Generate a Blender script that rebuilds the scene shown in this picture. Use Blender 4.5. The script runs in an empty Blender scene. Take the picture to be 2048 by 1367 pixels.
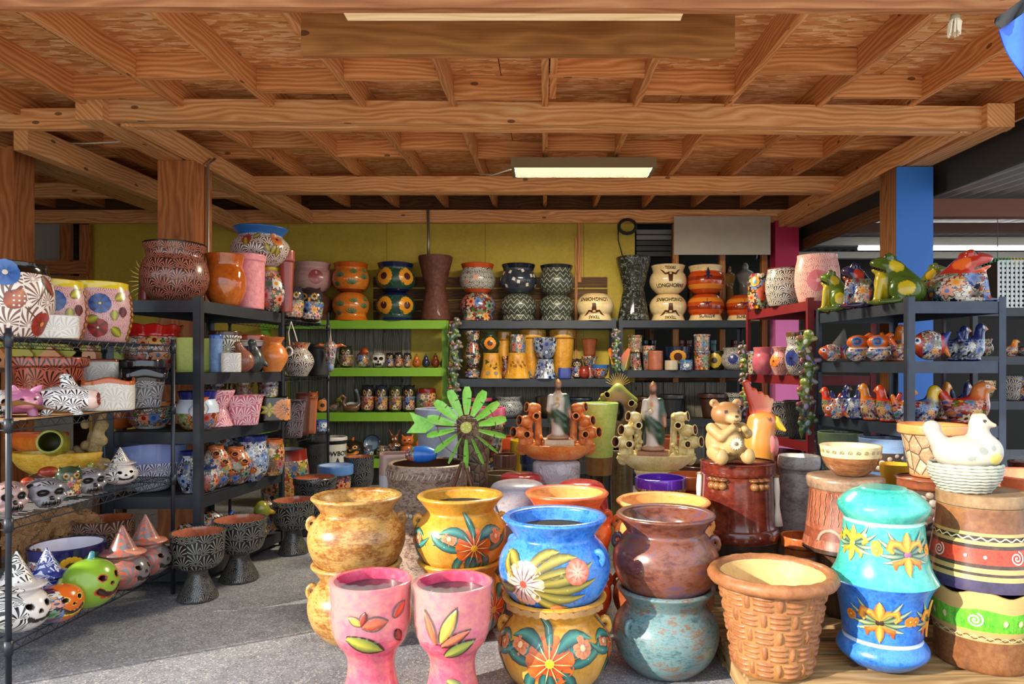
import bpy, math, random
import numpy as np
from mathutils import Vector, Matrix, Euler
random.seed(7)
SC = bpy.context.scene
COL = SC.collection
# ---------------------------------------------------------------- camera, sky, sun, exposure
F, PX, PY, CH = 1400.0, 1090.0, 735.0, 1.4          # focal length in px, principal point, camera height
cam = bpy.data.cameras.new('camera'); camo = bpy.data.objects.new('camera', cam); COL.objects.link(camo)
cam.sensor_width = 36.0; cam.lens = 36.0 * F / 2048.0
cam.shift_x = -(PX - 1024.0) / 2048.0; cam.shift_y = (PY - 683.5) / 2048.0
camo.location = (0, 0, CH); camo.rotation_euler = (math.pi / 2, 0, 0)
cam.clip_end = 200; SC.camera = camo
wd = bpy.data.worlds.new('sky'); SC.world = wd; wd.use_nodes = True
bg = wd.node_tree.nodes['Background']; bg.inputs[0].default_value = (0.80, 0.90, 1.0, 1); bg.inputs[1].default_value = 1.25
sun = bpy.data.lights.new('sun', 'SUN'); sun.energy = 5.0; sun.angle = math.radians(0.6); sun.color = (1.0, 0.90, 0.74)
suno = bpy.data.objects.new('sun', sun); COL.objects.link(suno)
SUNDIR = Vector((0.87, 0.49, -0.38)).normalized()
suno.rotation_euler = SUNDIR.to_track_quat('-Z', 'Y').to_euler(); suno.location = (-6, -8, 8)
vs = SC.view_settings; vs.view_transform = 'Standard'; vs.look = 'None'; vs.exposure = 0.94; vs.gamma = 1.0
try: vs.use_curve_mapping = False
except Exception: pass
SC.cycles.max_bounces = 8; SC.cycles.diffuse_bounces = 5; SC.cycles.glossy_bounces = 3
SC.cycles.caustics_reflective = False; SC.cycles.caustics_refractive = False
# ---------------------------------------------------------------- helpers
def X(px, d): return (px - PX) * d / F
def Z(py, d): return CH - (py - PY) * d / F
def hx(h):
    h = h.lstrip('#'); c = [int(h[i:i+2], 16) / 255.0 for i in (0, 2, 4)]
    return tuple(v / 12.92 if v <= 0.04045 else ((v + 0.055) / 1.055) ** 2.4 for v in c)
def c4(c):
    if isinstance(c, str): c = hx(c)
    return (c[0], c[1], c[2], 1.0)
class NB:
    """small node-graph builder"""
    def __init__(s, mat):
        mat.use_nodes = True; s.nt = mat.node_tree; s.nt.nodes.clear()
        s.out = s.n('ShaderNodeOutputMaterial'); s.bsdf = s.n('ShaderNodeBsdfPrincipled')
        s.l(s.bsdf.outputs[0], s.out.inputs[0])
    def n(s, t, **k):
        nd = s.nt.nodes.new(t)
        for a, b in k.items(): setattr(nd, a, b)
        return nd
    def l(s, a, b): s.nt.links.new(a, b)
    def put(s, sock, v):
        if isinstance(v, bpy.types.NodeSocket): s.l(v, sock)
        elif isinstance(v, str): sock.default_value = c4(v)
        else: sock.default_value = v
    def m(s, op, a, b=None, c=None, clamp=False):
        nd = s.n('ShaderNodeMath', operation=op); nd.use_clamp = clamp
        s.put(nd.inputs[0], a)
        if b is not None: s.put(nd.inputs[1], b)
        if c is not None: s.put(nd.inputs[2], c)
        return nd.outputs[0]
    def mix(s, f, a, b, mode='MIX'):
        nd = s.n('ShaderNodeMix', data_type='RGBA', blend_type=mode)
        s.put(nd.inputs[0], f)
        for i, v in ((6, a), (7, b)):
            if isinstance(v, tuple) and len(v) == 3: v = c4(v)
            s.put(nd.inputs[i], v)
        return nd.outputs[2]
    def ramp(s, f, stops, interp='LINEAR'):
        nd = s.n('ShaderNodeValToRGB'); r = nd.color_ramp; r.interpolation = interp
        while len(r.elements) < len(stops): r.elements.new(0.5)
        for e, (p, c) in zip(r.elements, stops): e.position = p; e.color = c4(c)
        s.put(nd.inputs[0], f); return nd.outputs[0]
    def noise(s, vec, scale, detail=2, rough=0.5, dist=0.0):
        nd = s.n('ShaderNodeTexNoise'); s.put(nd.inputs['Vector'], vec); nd.inputs['Scale'].default_value = scale
        nd.inputs['Detail'].default_value = detail; nd.inputs['Roughness'].default_value = rough; nd.inputs['Distortion'].default_value = dist
        return nd.outputs[0]
    def coord(s, kind):
        tc = s.n('ShaderNodeTexCoord')
        if kind == 'UV': return tc.outputs['UV']
        if kind == 'OBJ': return tc.outputs['Object']
        # planar x,z of the object with a little of y mixed in
        sp = s.n('ShaderNodeSeparateXYZ'); s.l(tc.outputs['Object'], sp.inputs[0])
        cb = s.n('ShaderNodeCombineXYZ')
        s.put(cb.inputs[0], s.m('ADD', sp.outputs[0], s.m('MULTIPLY', sp.outputs[1], 0.45)))
        s.put(cb.inputs[1], s.m('ADD', sp.outputs[2], s.m('MULTIPLY', sp.outputs[1], 0.25)))
        return cb.outputs[0]
    def vscale(s, v, sc):
        nd = s.n('ShaderNodeVectorMath', operation='MULTIPLY'); s.put(nd.inputs[0], v)
        nd.inputs[1].default_value = sc if isinstance(sc, tuple) else (sc, sc, sc); return nd.outputs[0]
    def vadd(s, v, w):
        nd = s.n('ShaderNodeVectorMath', operation='ADD'); s.put(nd.inputs[0], v); s.put(nd.inputs[1], w); return nd.outputs[0]
    def sep(s, v):
        sp = s.n('ShaderNodeSeparateXYZ'); s.put(sp.inputs[0], v); return sp.outputs
    def bump(s, h, strength=0.3, dist=0.01):
        nd = s.n('ShaderNodeBump'); nd.inputs['Strength'].default_value = strength; nd.inputs['Distance'].default_value = dist
        s.put(nd.inputs['Height'], h); s.l(nd.outputs[0], s.bsdf.inputs['Normal'])
    def fin(s, col, rough=0.5, coat=0.0, metal=0.0, spec=0.5):
        if isinstance(col, (tuple, str)): col = c4(col)
        s.put(s.bsdf.inputs['Base Color'], col); s.put(s.bsdf.inputs['Roughness'], rough)
        s.bsdf.inputs['Coat Weight'].default_value = coat * 0.5; s.bsdf.inputs['Coat Roughness'].default_value = 0.08
        s.bsdf.inputs['Metallic'].default_value = metal; s.bsdf.inputs['Specular IOR Level'].default_value = spec
MATS = {}
def mat(name, fn):
    if name not in MATS:
        m = bpy.data.materials.new(name); MATS[name] = m; fn(NB(m))
    return MATS[name]
def G(col, rough=0.25, coat=0.6):                      # plain glaze with slight colour drift
    def f(b):
        n = b.noise(b.coord('OBJ'), 9, 3)
        b.fin(b.mix(b.m('MULTIPLY', n, 0.35), c4(col), tuple(v * 0.6 for v in hx(col))), rough, coat)
    return mat('glaze_' + col.strip('#') + '_%d' % int(rough * 100), f)
def PL(col, rough=0.6, metal=0.0):                     # plain paint / metal
    return mat('paint_' + col.strip('#') + '_%d_%d' % (int(rough * 100), int(metal * 10)), lambda b: b.fin(col, rough, 0, metal))
def MOT(cs, scale=6, stretch=(1, 1, 1), rough=0.3, coat=0.4, bump=0.0, coord='OBJ'):   # mottled / brushed glaze
    def f(b):
        v = b.vscale(b.coord(coord), stretch)
        n = b.m('ADD', b.m('MULTIPLY', b.noise(v, scale, 6, 0.7), 0.65), b.m('MULTIPLY', b.noise(v, scale * 7, 4, 0.7), 0.35))
        k = len(cs)
        col = b.ramp(n, [(0.34 + 0.32 * i / max(1, k - 1), c) for i, c in enumerate(cs)])
        b.fin(col, rough, coat)
        if bump: b.bump(n, bump, 0.01)
    return mat('mottle_' + '_'.join(c.strip('#') for c in cs) + '_%g_%g_%g' % (scale, stretch[2], bump), f)
def FAN(bgc, line, size=0.07, coord='UV', n=15, rough=0.3, thr=0.08):                # feather-fan incised pattern
    def f(b):
        v = b.coord(coord); sz = size * (1.3 if coord == 'UV' else 1.0)
        vo = b.n('ShaderNodeTexVoronoi', voronoi_dimensions='2D', feature='F1'); b.l(v, vo.inputs['Vector'])
        vo.inputs['Scale'].default_value = 1.0 / (sz * 0.92); vo.inputs['Randomness'].default_value = 0.55
        sv = b.n('ShaderNodeVectorMath', operation='SUBTRACT'); b.l(v, sv.inputs[0]); b.l(vo.outputs['Position'], sv.inputs[1])
        lv = b.sep(b.vscale(sv.outputs[0], 1.0 / (sz * 0.92))); cr = b.sep(vo.outputs['Color'])
        ly = b.m('ADD', lv[1], 0.36); r = b.m('SQRT', b.m('ADD', b.m('MULTIPLY', lv[0], lv[0]), b.m('MULTIPLY', ly, ly)))
        a = b.m('ADD', b.m('ARCTAN2', lv[0], ly), b.m('MULTIPLY', b.m('SUBTRACT', cr[0], 0.5), 0.9))
        w = b.m('COSINE', b.m('MULTIPLY', b.m('ADD', a, b.m('MULTIPLY', r, b.m('SUBTRACT', cr[1], 0.5))), float(n)))
        pet = b.m('GREATER_THAN', w, b.m('SUBTRACT', b.m('MULTIPLY', r, 0.5), thr))
        k = b.m('MULTIPLY', b.m('MULTIPLY', pet, b.m('LESS_THAN', r, b.m('ADD', 0.93, b.m('MULTIPLY', w, 0.08)))), b.m('GREATER_THAN', r, 0.09))
        d2 = b.n('ShaderNodeTexVoronoi', voronoi_dimensions='2D', feature='DISTANCE_TO_EDGE'); b.l(v, d2.inputs['Vector'])
        d2.inputs['Scale'].default_value = 1.0 / (sz * 0.92); d2.inputs['Randomness'].default_value = 0.55
        k = b.m('MULTIPLY', k, b.m('GREATER_THAN', d2.outputs['Distance'], 0.022))
        col = b.mix(k, c4(bgc), c4(line))
        b.fin(col, rough, 0.5); b.bump(k, 0.3, 0.004)
    return mat('fan_%s_%s_%g_%s_%d_%g' % (bgc.strip('#'), line.strip('#'), size, coord, n, thr), f)
PALS = {
 'mex': ['#c8441c', '#f0a020', '#2a62b8', '#e8e0d0', '#3f7a35', '#a81f22', '#e87a28', '#16224e'],
 'blue': ['#1b2f78', '#3f6fc0', '#f2efe6', '#16205a', '#7fa6dc', '#24408e', '#d8e0ea', '#101840'],
 'warm': ['#d2491c', '#f0b030', '#b02a20', '#f3dcae', '#e88a34', '#6d8a2a', '#8e1d1a', '#2f62a8'],
 'pink': ['#c8606a', '#e9a0a0', '#a83a48', '#f2d8cc', '#d87a80', '#7a2030', '#f0c0b0', '#c04050'],
 'gold': ['#c8892c', '#e8b850', '#5d6a2a', '#a0521e', '#f0d080', '#8a6a2a', '#b8431c', '#3a4a20'],
 'dark': ['#303a30', '#6a4a28', '#8a3a20', '#3a4a6a', '#b08a40', '#55604a', '#7a2a20', '#c8b890'],
}
def TAL(base, pal='mex', size=0.09, coord='UV', dark='#1a1410', rough=0.22):            # hand painted majolica flowers
    P = PALS[pal]
    def f(b):
        vec = b.coord(coord)
        def layer(sz, off, np_, rr):
            v = b.vadd(vec, (off, off * 0.7, 0.0))
            vo = b.n('ShaderNodeTexVoronoi', voronoi_dimensions='2D', feature='F1'); b.l(v, vo.inputs['Vector'])
            vo.inputs['Scale'].default_value = 1.0 / sz; vo.inputs['Randomness'].default_value = 0.75
            d = vo.outputs['Distance']; cs = b.n('ShaderNodeSeparateColor'); b.l(vo.outputs['Color'], cs.inputs[0])
            sv = b.n('ShaderNodeVectorMath', operation='SUBTRACT'); b.l(v, sv.inputs[0]); b.l(vo.outputs['Position'], sv.inputs[1])
            lv = b.sep(sv.outputs[0]); a = b.m('ARCTAN2', lv[1], lv[0])
            w = b.m('COSINE', b.m('ADD', b.m('MULTIPLY', a, float(np_)), b.m('MULTIPLY', cs.outputs[1], 6.0)))
            return d, cs.outputs, b.m('ADD', rr, b.m('MULTIPLY', w, rr * 0.24))
        d2, c2, p2 = layer(size * 0.46, 0.31, 5, 0.36)
        col = b.mix(b.m('LESS_THAN', d2, b.m('ADD', p2, 0.07)), c4(base), c4(dark))
        col = b.mix(b.m('LESS_THAN', d2, p2), col, b.ramp(c2[2], [(i / 8.0, P[(i * 3 + 1) % 8]) for i in range(8)], 'CONSTANT'))
        d, c, p = layer(size, 0.0, 7, 0.44)
        st = [(i / 8.0, P[i]) for i in range(8)]
        st2 = [(i / 8.0, P[(i + 3) % 8]) for i in range(8)]
        col = b.mix(b.m('LESS_THAN', d, b.m('ADD', p, 0.055)), col, c4(dark))
        fl = b.ramp(c[0], st, 'CONSTANT'); ct = b.ramp(c[2], st2, 'CONSTANT')
        sh = b.mix(b.m('MULTIPLY', d, 1.5, clamp=True), fl, b.mix(0.4, fl, (1, 1, 1)))
        col = b.mix(b.m('LESS_THAN', d, p), col, sh)
        col = b.mix(b.m('LESS_THAN', d, 0.15), col, ct)
        gr = b.noise(vec, 2.2 / size, 3)
        col = b.mix(b.m('ADD', 0.18, b.m('MULTIPLY', gr, 0.3)), col, c4(dark))
        b.fin(col, rough, 0.6)
    return mat('talavera_%s_%s_%g_%s' % (base.strip('#'), pal, size, coord), f)
def ZIG(bgc='#232a26', line='#b9b4a0', size=0.085):
    def f(b):
        v = b.sep(b.vscale(b.coord('UV'), 1.0 / size))
        tri = b.m('MULTIPLY', b.m('ABSOLUTE', b.m('SUBTRACT', b.m('FRACT', v[0]), 0.5)), 1.6)
        q = b.m('ABSOLUTE', b.m('SUBTRACT', b.m('FRACT', b.m('ADD', b.m('MULTIPLY', v[1], 1.3), tri)), 0.5))
        k = b.m('LESS_THAN', q, 0.07); t = b.noise(b.coord('OBJ'), 40, 3)
        b.fin(b.mix(k, b.mix(t, c4(bgc), '#45504a'), c4(line)), 0.35, 0.3); b.bump(k, 0.4, 0.005)
    return mat('zigzag', f)
def STONE(cs, joint, size=0.06, coord='UV', lines=0.0):
    def f(b):
        vec = b.coord(coord)
        vo = b.n('ShaderNodeTexVoronoi', voronoi_dimensions='2D', feature='DISTANCE_TO_EDGE'); b.l(vec, vo.inputs['Vector']); vo.inputs['Scale'].default_value = 1 / size
        v1 = b.n('ShaderNodeTexVoronoi', voronoi_dimensions='2D', feature='F1'); b.l(vec, v1.inputs['Vector']); v1.inputs['Scale'].default_value = 1 / size
        e = vo.outputs['Distance']; rr = b.sep(v1.outputs['Color'])[0]
        n = b.noise(vec, 5 / size, 4)
        t = b.m('ADD', b.m('MULTIPLY', rr, 0.5), b.m('MULTIPLY', n, 0.5))
        col = b.ramp(t, [(0.2 + 0.6 * i / (len(cs) - 1), c) for i, c in enumerate(cs)])
        k = b.m('LESS_THAN', e, 0.045)
        b.fin(b.mix(k, col, c4(joint)), 0.5, 0.2)
        b.bump(b.m('MINIMUM', b.m('ADD', b.m('MULTIPLY', e, 3.0), b.m('MULTIPLY', n, 0.3)), 0.8), 0.6, 0.012)
    return mat('stone_%s_%s_%g' % (cs[0].strip('#'), joint.strip('#'), size), f)
def ATT(rough=0.25, coat=0.5, pat=None, tag=''):       # colour attribute, with a pattern where 'Pat' = 1
    def f(b):
        a = b.n('ShaderNodeAttribute'); a.attribute_name = 'Col'; col = a.outputs['Color']
        n = b.noise(b.coord('OBJ'), 8, 4)
        col = b.mix(b.m('MULTIPLY', n, 0.25), col, (0.05, 0.04, 0.03))
        b.fin(col, rough, coat)
    return mat('painted_%d_%s' % (int(rough * 100), tag), f)
def WOOD(c0='#7d4a20', c1='#b5763a', c2='#d09a5a', tag='', rough=0.62, gl=26.0):
    def f(b):
        uv = b.coord('UV'); oi = b.n('ShaderNodeObjectInfo')
        off = b.n('ShaderNodeCombineXYZ'); b.l(b.m('MULTIPLY', oi.outputs['Random'], 37.0), off.inputs[0]); b.l(b.m('MULTIPLY', oi.outputs['Random'], 11.0), off.inputs[1])
        v = b.vadd(uv, off.outputs[0])
        warp = b.noise(b.vscale(v, (0.9, 4.0, 1.0)), 1.6, 2)
        s = b.sep(v); y = b.m('ADD', b.m('MULTIPLY', s[1], gl), b.m('MULTIPLY', warp, 5.0))
        ring = b.m('ABSOLUTE', b.m('SUBTRACT', b.m('FRACT', y), 0.5))
        fine = b.noise(b.vscale(v, (3.0, 130.0, 1.0)), 1.0, 4, 0.65)
        k = b.noise(b.vscale(v, (1.0, 2.0, 1.0)), 1.1, 3)
        t = b.m('ADD', b.m('ADD', b.m('MULTIPLY', ring, 0.55), b.m('MULTIPLY', fine, 0.35)), b.m('MULTIPLY', k, 0.35))
        col = b.ramp(t, [(0.22, c0), (0.5, c1), (0.78, c2)])
        vo = b.n('ShaderNodeTexVoronoi', voronoi_dimensions='2D'); b.l(b.vscale(v, (1.0, 2.2, 1.0)), vo.inputs['Vector']); vo.inputs['Scale'].default_value = 1.9
        kn = b.m('MULTIPLY', b.m('LESS_THAN', vo.outputs['Distance'], 0.05), b.m('LESS_THAN', b.sep(vo.outputs['Color'])[0], 0.5))
        col = b.mix(b.m('MULTIPLY', kn, 0.75), col, '#3c1f0c')
        br = b.m('ADD', 0.82, b.m('MULTIPLY', oi.outputs['Random'], 0.3))
        hs = b.n('ShaderNodeHueSaturation'); b.put(hs.inputs['Value'], br); b.put(hs.inputs['Color'], col)
        b.fin(hs.outputs[0], rough, 0.0, 0, 0.3); b.bump(fine, 0.2, 0.004)
    return mat('wood_' + c1.strip('#') + tag, f)
# ---------------------------------------------------------------- mesh building
class MB:
    def __init__(s): s.v = []; s.f = []; s.uv = []; s.mi = []; s.c = []; s.cur = 0; s.col = None
    def add(s, vs_, fs, uvs=None, mi=None, col=None):
        o = len(s.v); s.v += [tuple(p) for p in vs_]
        col = col if col is not None else s.col
        if col is not None: s.c += list(col) if isinstance(col, list) else [col] * len(vs_)
        for i, f in enumerate(fs):
            s.f.append([o + k for k in f]); s.uv.append(uvs[i] if uvs else None); s.mi.append(s.cur if mi is None else mi)
        return s
    def box(s, x0, x1, y0, y1, z0, z1, M=None):
        V = [(x, y, z) for x in (x0, x1) for y in (y0, y1) for z in (z0, z1)]
        FS = [(0, 1, 3, 2), (4, 6, 7, 5), (0, 4, 5, 1), (2, 3, 7, 6), (0, 2, 6, 4), (1, 5, 7, 3)]
        dims = (x1 - x0, y1 - y0, z1 - z0); ax = max(range(3), key=lambda i: dims[i])
        offu, offv = random.uniform(0, 20), random.uniform(0, 20); uvs = []
        for k, f in enumerate(FS):
            u = []
            for i in f:
                p = V[i]; rest = [j for j in range(3) if j != ax]
                u.append((p[ax] + offu, p[rest[0]] + p[rest[1]] + offv + k * 0.37))
            uvs.append(u)
        if M is not None: V = [tuple(M @ Vector(p)) for p in V]
        return s.add(V, FS, uvs)
    def beam(s, a, b, w, h, up=(0, 0, 1)):                 # box from a to b
        a, b = Vector(a), Vector(b); x = (b - a); L = x.length; x.normalize()
        y = Vector(up).cross(x).normalized(); z = x.cross(y)
        M = Matrix((x, y, z)).transposed().to_4x4(); M.translation = a
        return s.box(0, L, -w / 2, w / 2, -h / 2, h / 2, M)
    def tube(s, pts, r, n=6, cap=True, col=None):
        pts = [Vector(p) for p in pts]; rs = r if isinstance(r, (list, tuple)) else [r] * len(pts)
        rings = []; prev = None
        for i, p in enumerate(pts):
            t = (pts[min(i + 1, len(pts) - 1)] - pts[max(i - 1, 0)])
            if t.length < 1e-9: t = Vector((0, 0, 1))
            t.normalize()
            if prev is None:
                u = t.orthogonal().normalized()
            else:
                u = prev - t * prev.dot(t); u = u.normalized() if u.length > 1e-6 else t.orthogonal().normalized()
            prev = u; w = t.cross(u)
            rings.append([p + (u * math.cos(2 * math.pi * k / n) + w * math.sin(2 * math.pi * k / n)) * rs[i] for k in range(n)])
        V = [q for rg in rings for q in rg]; FS = []
        for i in range(len(pts) - 1):
            for k in range(n):
                FS.append((i * n + k, i * n + (k + 1) % n, (i + 1) * n + (k + 1) % n, (i + 1) * n + k))
        if cap: FS.append(tuple(range(n - 1, -1, -1))); FS.append(tuple((len(pts) - 1) * n + k for k in range(n)))
        return s.add(V, FS, None, None, col)
    def mesh(s, name, mats, smooth=False):
        me = bpy.data.meshes.new(name); me.from_pydata(s.v, [], s.f)
        if not isinstance(mats, (list, tuple)): mats = [mats]
        for m in mats: me.materials.append(m)
        me.polygons.foreach_set('material_index', s.mi)
        if any(u is not None for u in s.uv):
            l = me.uv_layers.new(name='UVMap'); fl = []
            for f, u in zip(s.f, s.uv):
                for k in range(len(f)): fl += list(u[k]) if u else [0.0, 0.0]
            l.data.foreach_set('uv', fl)
        if s.c and len(s.c) == len(s.v):
            at = me.color_attributes.new('Col', 'FLOAT_COLOR', 'POINT')
            at.data.foreach_set('color', np.array([list(c)[:3] + [1.0] for c in s.c], dtype=np.float32).ravel())
        if smooth: me.polygons.foreach_set('use_smooth', [True] * len(me.polygons))
        me.update(); return me
    def build(s, name, mats, parent=None, smooth=False, loc=(0, 0, 0)):
        return ob(name, s.mesh(name, mats, smooth), parent, loc)
def ob(name, me, parent=None, loc=(0, 0, 0), rz=0.0, sc=None):
    o = bpy.data.objects.new(name, me); COL.objects.link(o); o.location = loc; o.rotation_euler = (0, 0, rz)
    if sc is not None: o.scale = sc if isinstance(sc, tuple) else (sc, sc, sc)
    if parent: o.parent = parent
    return o
def tag(o, label, cat, group=None):
    o['label'] = label; o['category'] = cat
    if group: o['group'] = group
    return o
def thing(name, label, cat, loc=(0, 0, 0), rz=0.0, group=None):
    return tag(ob(name, None, None, loc, rz), label, cat, group)
def struct(o, label=None):
    o['kind'] = 'structure'
    if label: o['label'] = label; o['category'] = 'structure'
    return o
def boxpart(name, m, parent, x0, x1, y0, y1, z0, z1):
    return MB().box(x0, x1, y0, y1, z0, z1).build(name, m, parent)
def copy_tree(o, parent=None):
    c = o.copy(); COL.objects.link(c); c.parent = parent
    for ch in list(o.children): copy_tree(ch, c)
    return c
# ---------------------------------------------------------------- lathe pots
def crom(pts, sub=4):
    out = []
    P = [np.array(p, float) for p in pts]; n = len(P)
    for i in range(n - 1):
        p0, p1, p2, p3 = P[max(i - 1, 0)], P[i], P[i + 1], P[min(i + 2, n - 1)]
        for k in range(sub):
            t = k / sub
            q = 0.5 * ((2 * p1) + (-p0 + p2) * t + (2 * p0 - 5 * p1 + 4 * p2 - p3) * t * t + (-p0 + 3 * p1 - 3 * p2 + p3) * t ** 3)
            out.append((max(0.001, q[0]), q[1]))
    out.append(tuple(P[-1])); return out
PROF = {
 'olla': [(.50, 0), (.64, .04), (.88, .20), (1, .42), (.96, .60), (.82, .73), (.74, .79), (.76, .84), (.86, .93), (.93, .98), (.93, 1)],
 'olla2': [(.52, 0), (.66, .05), (.90, .22), (1, .45), (.93, .66), (.83, .76), (.82, .82), (.88, .93), (.92, 1)],
 'goblet': [(.70, 0), (.74, .02), (.70, .07), (.56, .18), (.40, .32), (.36, .40), (.42, .44), (.78, .50), (.92, .62), (.95, .78), (.97, .92), (1, 1)],
 'taper': [(.62, 0), (.66, .02), (.74, .35), (.84, .7), (.93, .98), (1, 1)],
 'rimtaper': [(.62, 0), (.66, .02), (.76, .4), (.88, .80), (.90, .82), (.99, .84), (1, .90), (1, .98), (.99, 1)],
 'cyl': [(.86, 0), (.9, .03), (.92, .3), (.94, .7), (.95, .86), (1, .89), (1, .98), (.98, 1)],
 'straight': [(.96, 0), (.99, .02), (1, .3), (1, .7), (.99, .97), (.98, 1)],
 'bowl': [(.40, 0), (.52, .04), (.78, .28), (.93, .60), (.98, .88), (1, 1)],
 'dish': [(.45, 0), (.55, .05), (.80, .35), (.95, .75), (1, 1)],
 'hour': [(.86, 0), (.90, .03), (.80, .2), (.66, .42), (.60, .50), (.68, .60), (.84, .80), (.98, .94), (1, 1)],
 'bell': [(1, 0), (.98, .04), (.82, .35), (.72, .65), (.68, .9), (.70, 1)],
 'barrel': [(.74, 0), (.82, .05), (.96, .3), (1, .5), (.97, .72), (.88, .92), (.88, 1)],
 'vase': [(.55, 0), (.62, .05), (.9, .28), (1, .45), (.85, .66), (.60, .80), (.62, .88), (.80, 1)],
 'urn': [(.55, 0), (.62, .03), (.60, .07), (.80, .16), (.88, .26), (.80, .36), (.70, .42), (.74, .5), (.84, .7), (.97, .93), (1, 1)],
 'hgpot': [(.64, 0), (.72, .03), (.75, .08), (.68, .16), (.58, .30), (.57, .40), (.66, .48), (.84, .56), (.94, .68), (.96, .82), (.98, .95), (1, 1)],
 'fleur': [(.50, 0), (.56, .02), (.72, .05), (.98, .16), (1.0, .24), (.88, .33), (.86, .36), (.88, .40), (.92, .6), (1.02, .85), (1.18, 1.0)],
 'cone': [(1, 0), (.95, .06), (.62, .4), (.32, .75), (.08, .98), (.02, 1)],
 'ball': [(.45, 0), (.7, .08), (.95, .3), (1, .5), (.95, .7), (.72, .9), (.45, 1)],
 'egg': [(.42, 0), (.66, .06), (.94, .25), (1, .42), (.92, .62), (.7, .82), (.5, .92), (.5, 1)],
}
class Surf: pass
def lathe_mesh(prof, bands, seg, uvr, inner, t, wave, sq, sy, flip, H):
    """returns list of (partname, mesh); prof in metres"""
    n = len(prof); parts = []
    def ring(r, z, wz=0.0):
        out = []
        for k in range(seg + 1):
            th = math.pi + 2 * math.pi * k / seg
            c, s_ = math.sin(th), -math.cos(th)
            if sq: m = (abs(c) ** sq + abs(s_) ** sq) ** (-1.0 / sq)
            else: m = 1.0
            zz = z + (wz * math.cos(wave[1] * th) if wave else 0.0)
            if flip: zz = H - zz
            out.append((c * r * m, s_ * r * m * sy, zz))
        return out
    arc = [0.0]
    for i in range(1, n): arc.append(arc[-1] + math.hypot(prof[i][0] - prof[i-1][0], prof[i][1] - prof[i-1][1]))
    def strip(mb, rows, vv, mi, rev=False):
        vs_ = [p for r in rows for p in r]; fs = []; uvs = []
        for i in range(len(rows) - 1):
            for k in range(seg):
                a = i * (seg + 1) + k; q = (a, a + 1, a + seg + 2, a + seg + 1)
                u = [(k / seg * 6.2832 * uvr, vv[i]), ((k + 1) / seg * 6.2832 * uvr, vv[i]), ((k + 1) / seg * 6.2832 * uvr, vv[i + 1]), (k / seg * 6.2832 * uvr, vv[i + 1])]
                if rev != flip: q = q[::-1]; u = u[::-1]
                fs.append(q); uvs.append(u)
        mb.add(vs_, fs, uvs, mi)
    def wz(z): return (wave[0] * max(0.0, (z / H - 0.6) / 0.4)) if wave else 0.0
    lo = 0.0
    for bi, (top, m, pn) in enumerate(bands):
        idx = [i for i in range(n) if lo * H - 1e-6 <= prof[i][1] <= top * H + 1e-6]
        pr = [prof[i] for i in idx]; va = [arc[i] for i in idx]
        def interp(zc):
            for i in range(n - 1):
                if prof[i][1] <= zc <= prof[i+1][1] and prof[i+1][1] > prof[i][1]:
                    q = (zc - prof[i][1]) / (prof[i+1][1] - prof[i][1]); return prof[i][0] + q * (prof[i+1][0] - prof[i][0]), arc[i] + q * (arc[i+1] - arc[i])
            return prof[-1][0], arc[-1]
        if lo > 0 and (not pr or pr[0][1] > lo * H + 1e-5): r_, a_ = interp(lo * H); pr.insert(0, (r_, lo * H)); va.insert(0, a_)
        if top < 1 and (not pr or pr[-1][1] < top * H - 1e-5): r_, a_ = interp(top * H); pr.append((r_, top * H)); va.append(a_)
        mb = MB(); mats = [m]
        strip(mb, [ring(r, z, wz(z)) for r, z in pr], va, 0)
        if bi == 0:
            z0 = prof[0][1]; mb.add([(0, 0, H - z0 if flip else z0)] + ring(prof[0][0], z0, 0), [((0, k + 2, k + 1) if not flip else (0, k + 1, k + 2)) for k in range(seg)], [[(0, 0)] * 3] * seg, 0)
        if bi == len(bands) - 1:
            mats.append(inner); zt = H
            ip = [(prof[-1][0], H), (max(prof[-1][0] - t * 0.3, .002), H + t * 0.25), (max(prof[-1][0] - t, .002), H)]
            strip(mb, [ring(r, z, wz(z)) for r, z in ip], [arc[-1], arc[-1] + t * .3, arc[-1] + t], 0)
            inn = [(max(r - t, 0.002), max(z, t * 1.2)) for r, z in reversed(prof) if z < H - 1e-6 and r > t * 1.1]
            inn = [(ip[-1][0], H)] + [q for q in inn if q[1] > t * 1.3]
            inn.append((0.002, inn[-1][1]))
            inn = inn[:: 2] + ([inn[-1]] if (len(inn) % 2 == 0) else [])
            strip(mb, [ring(r, z, wz(z)) for r, z in inn], [0.02 * q for q in range(len(inn))], 1)
        parts.append((pn, mb.mesh(pn, mats, True))); lo = top
    return parts
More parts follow.
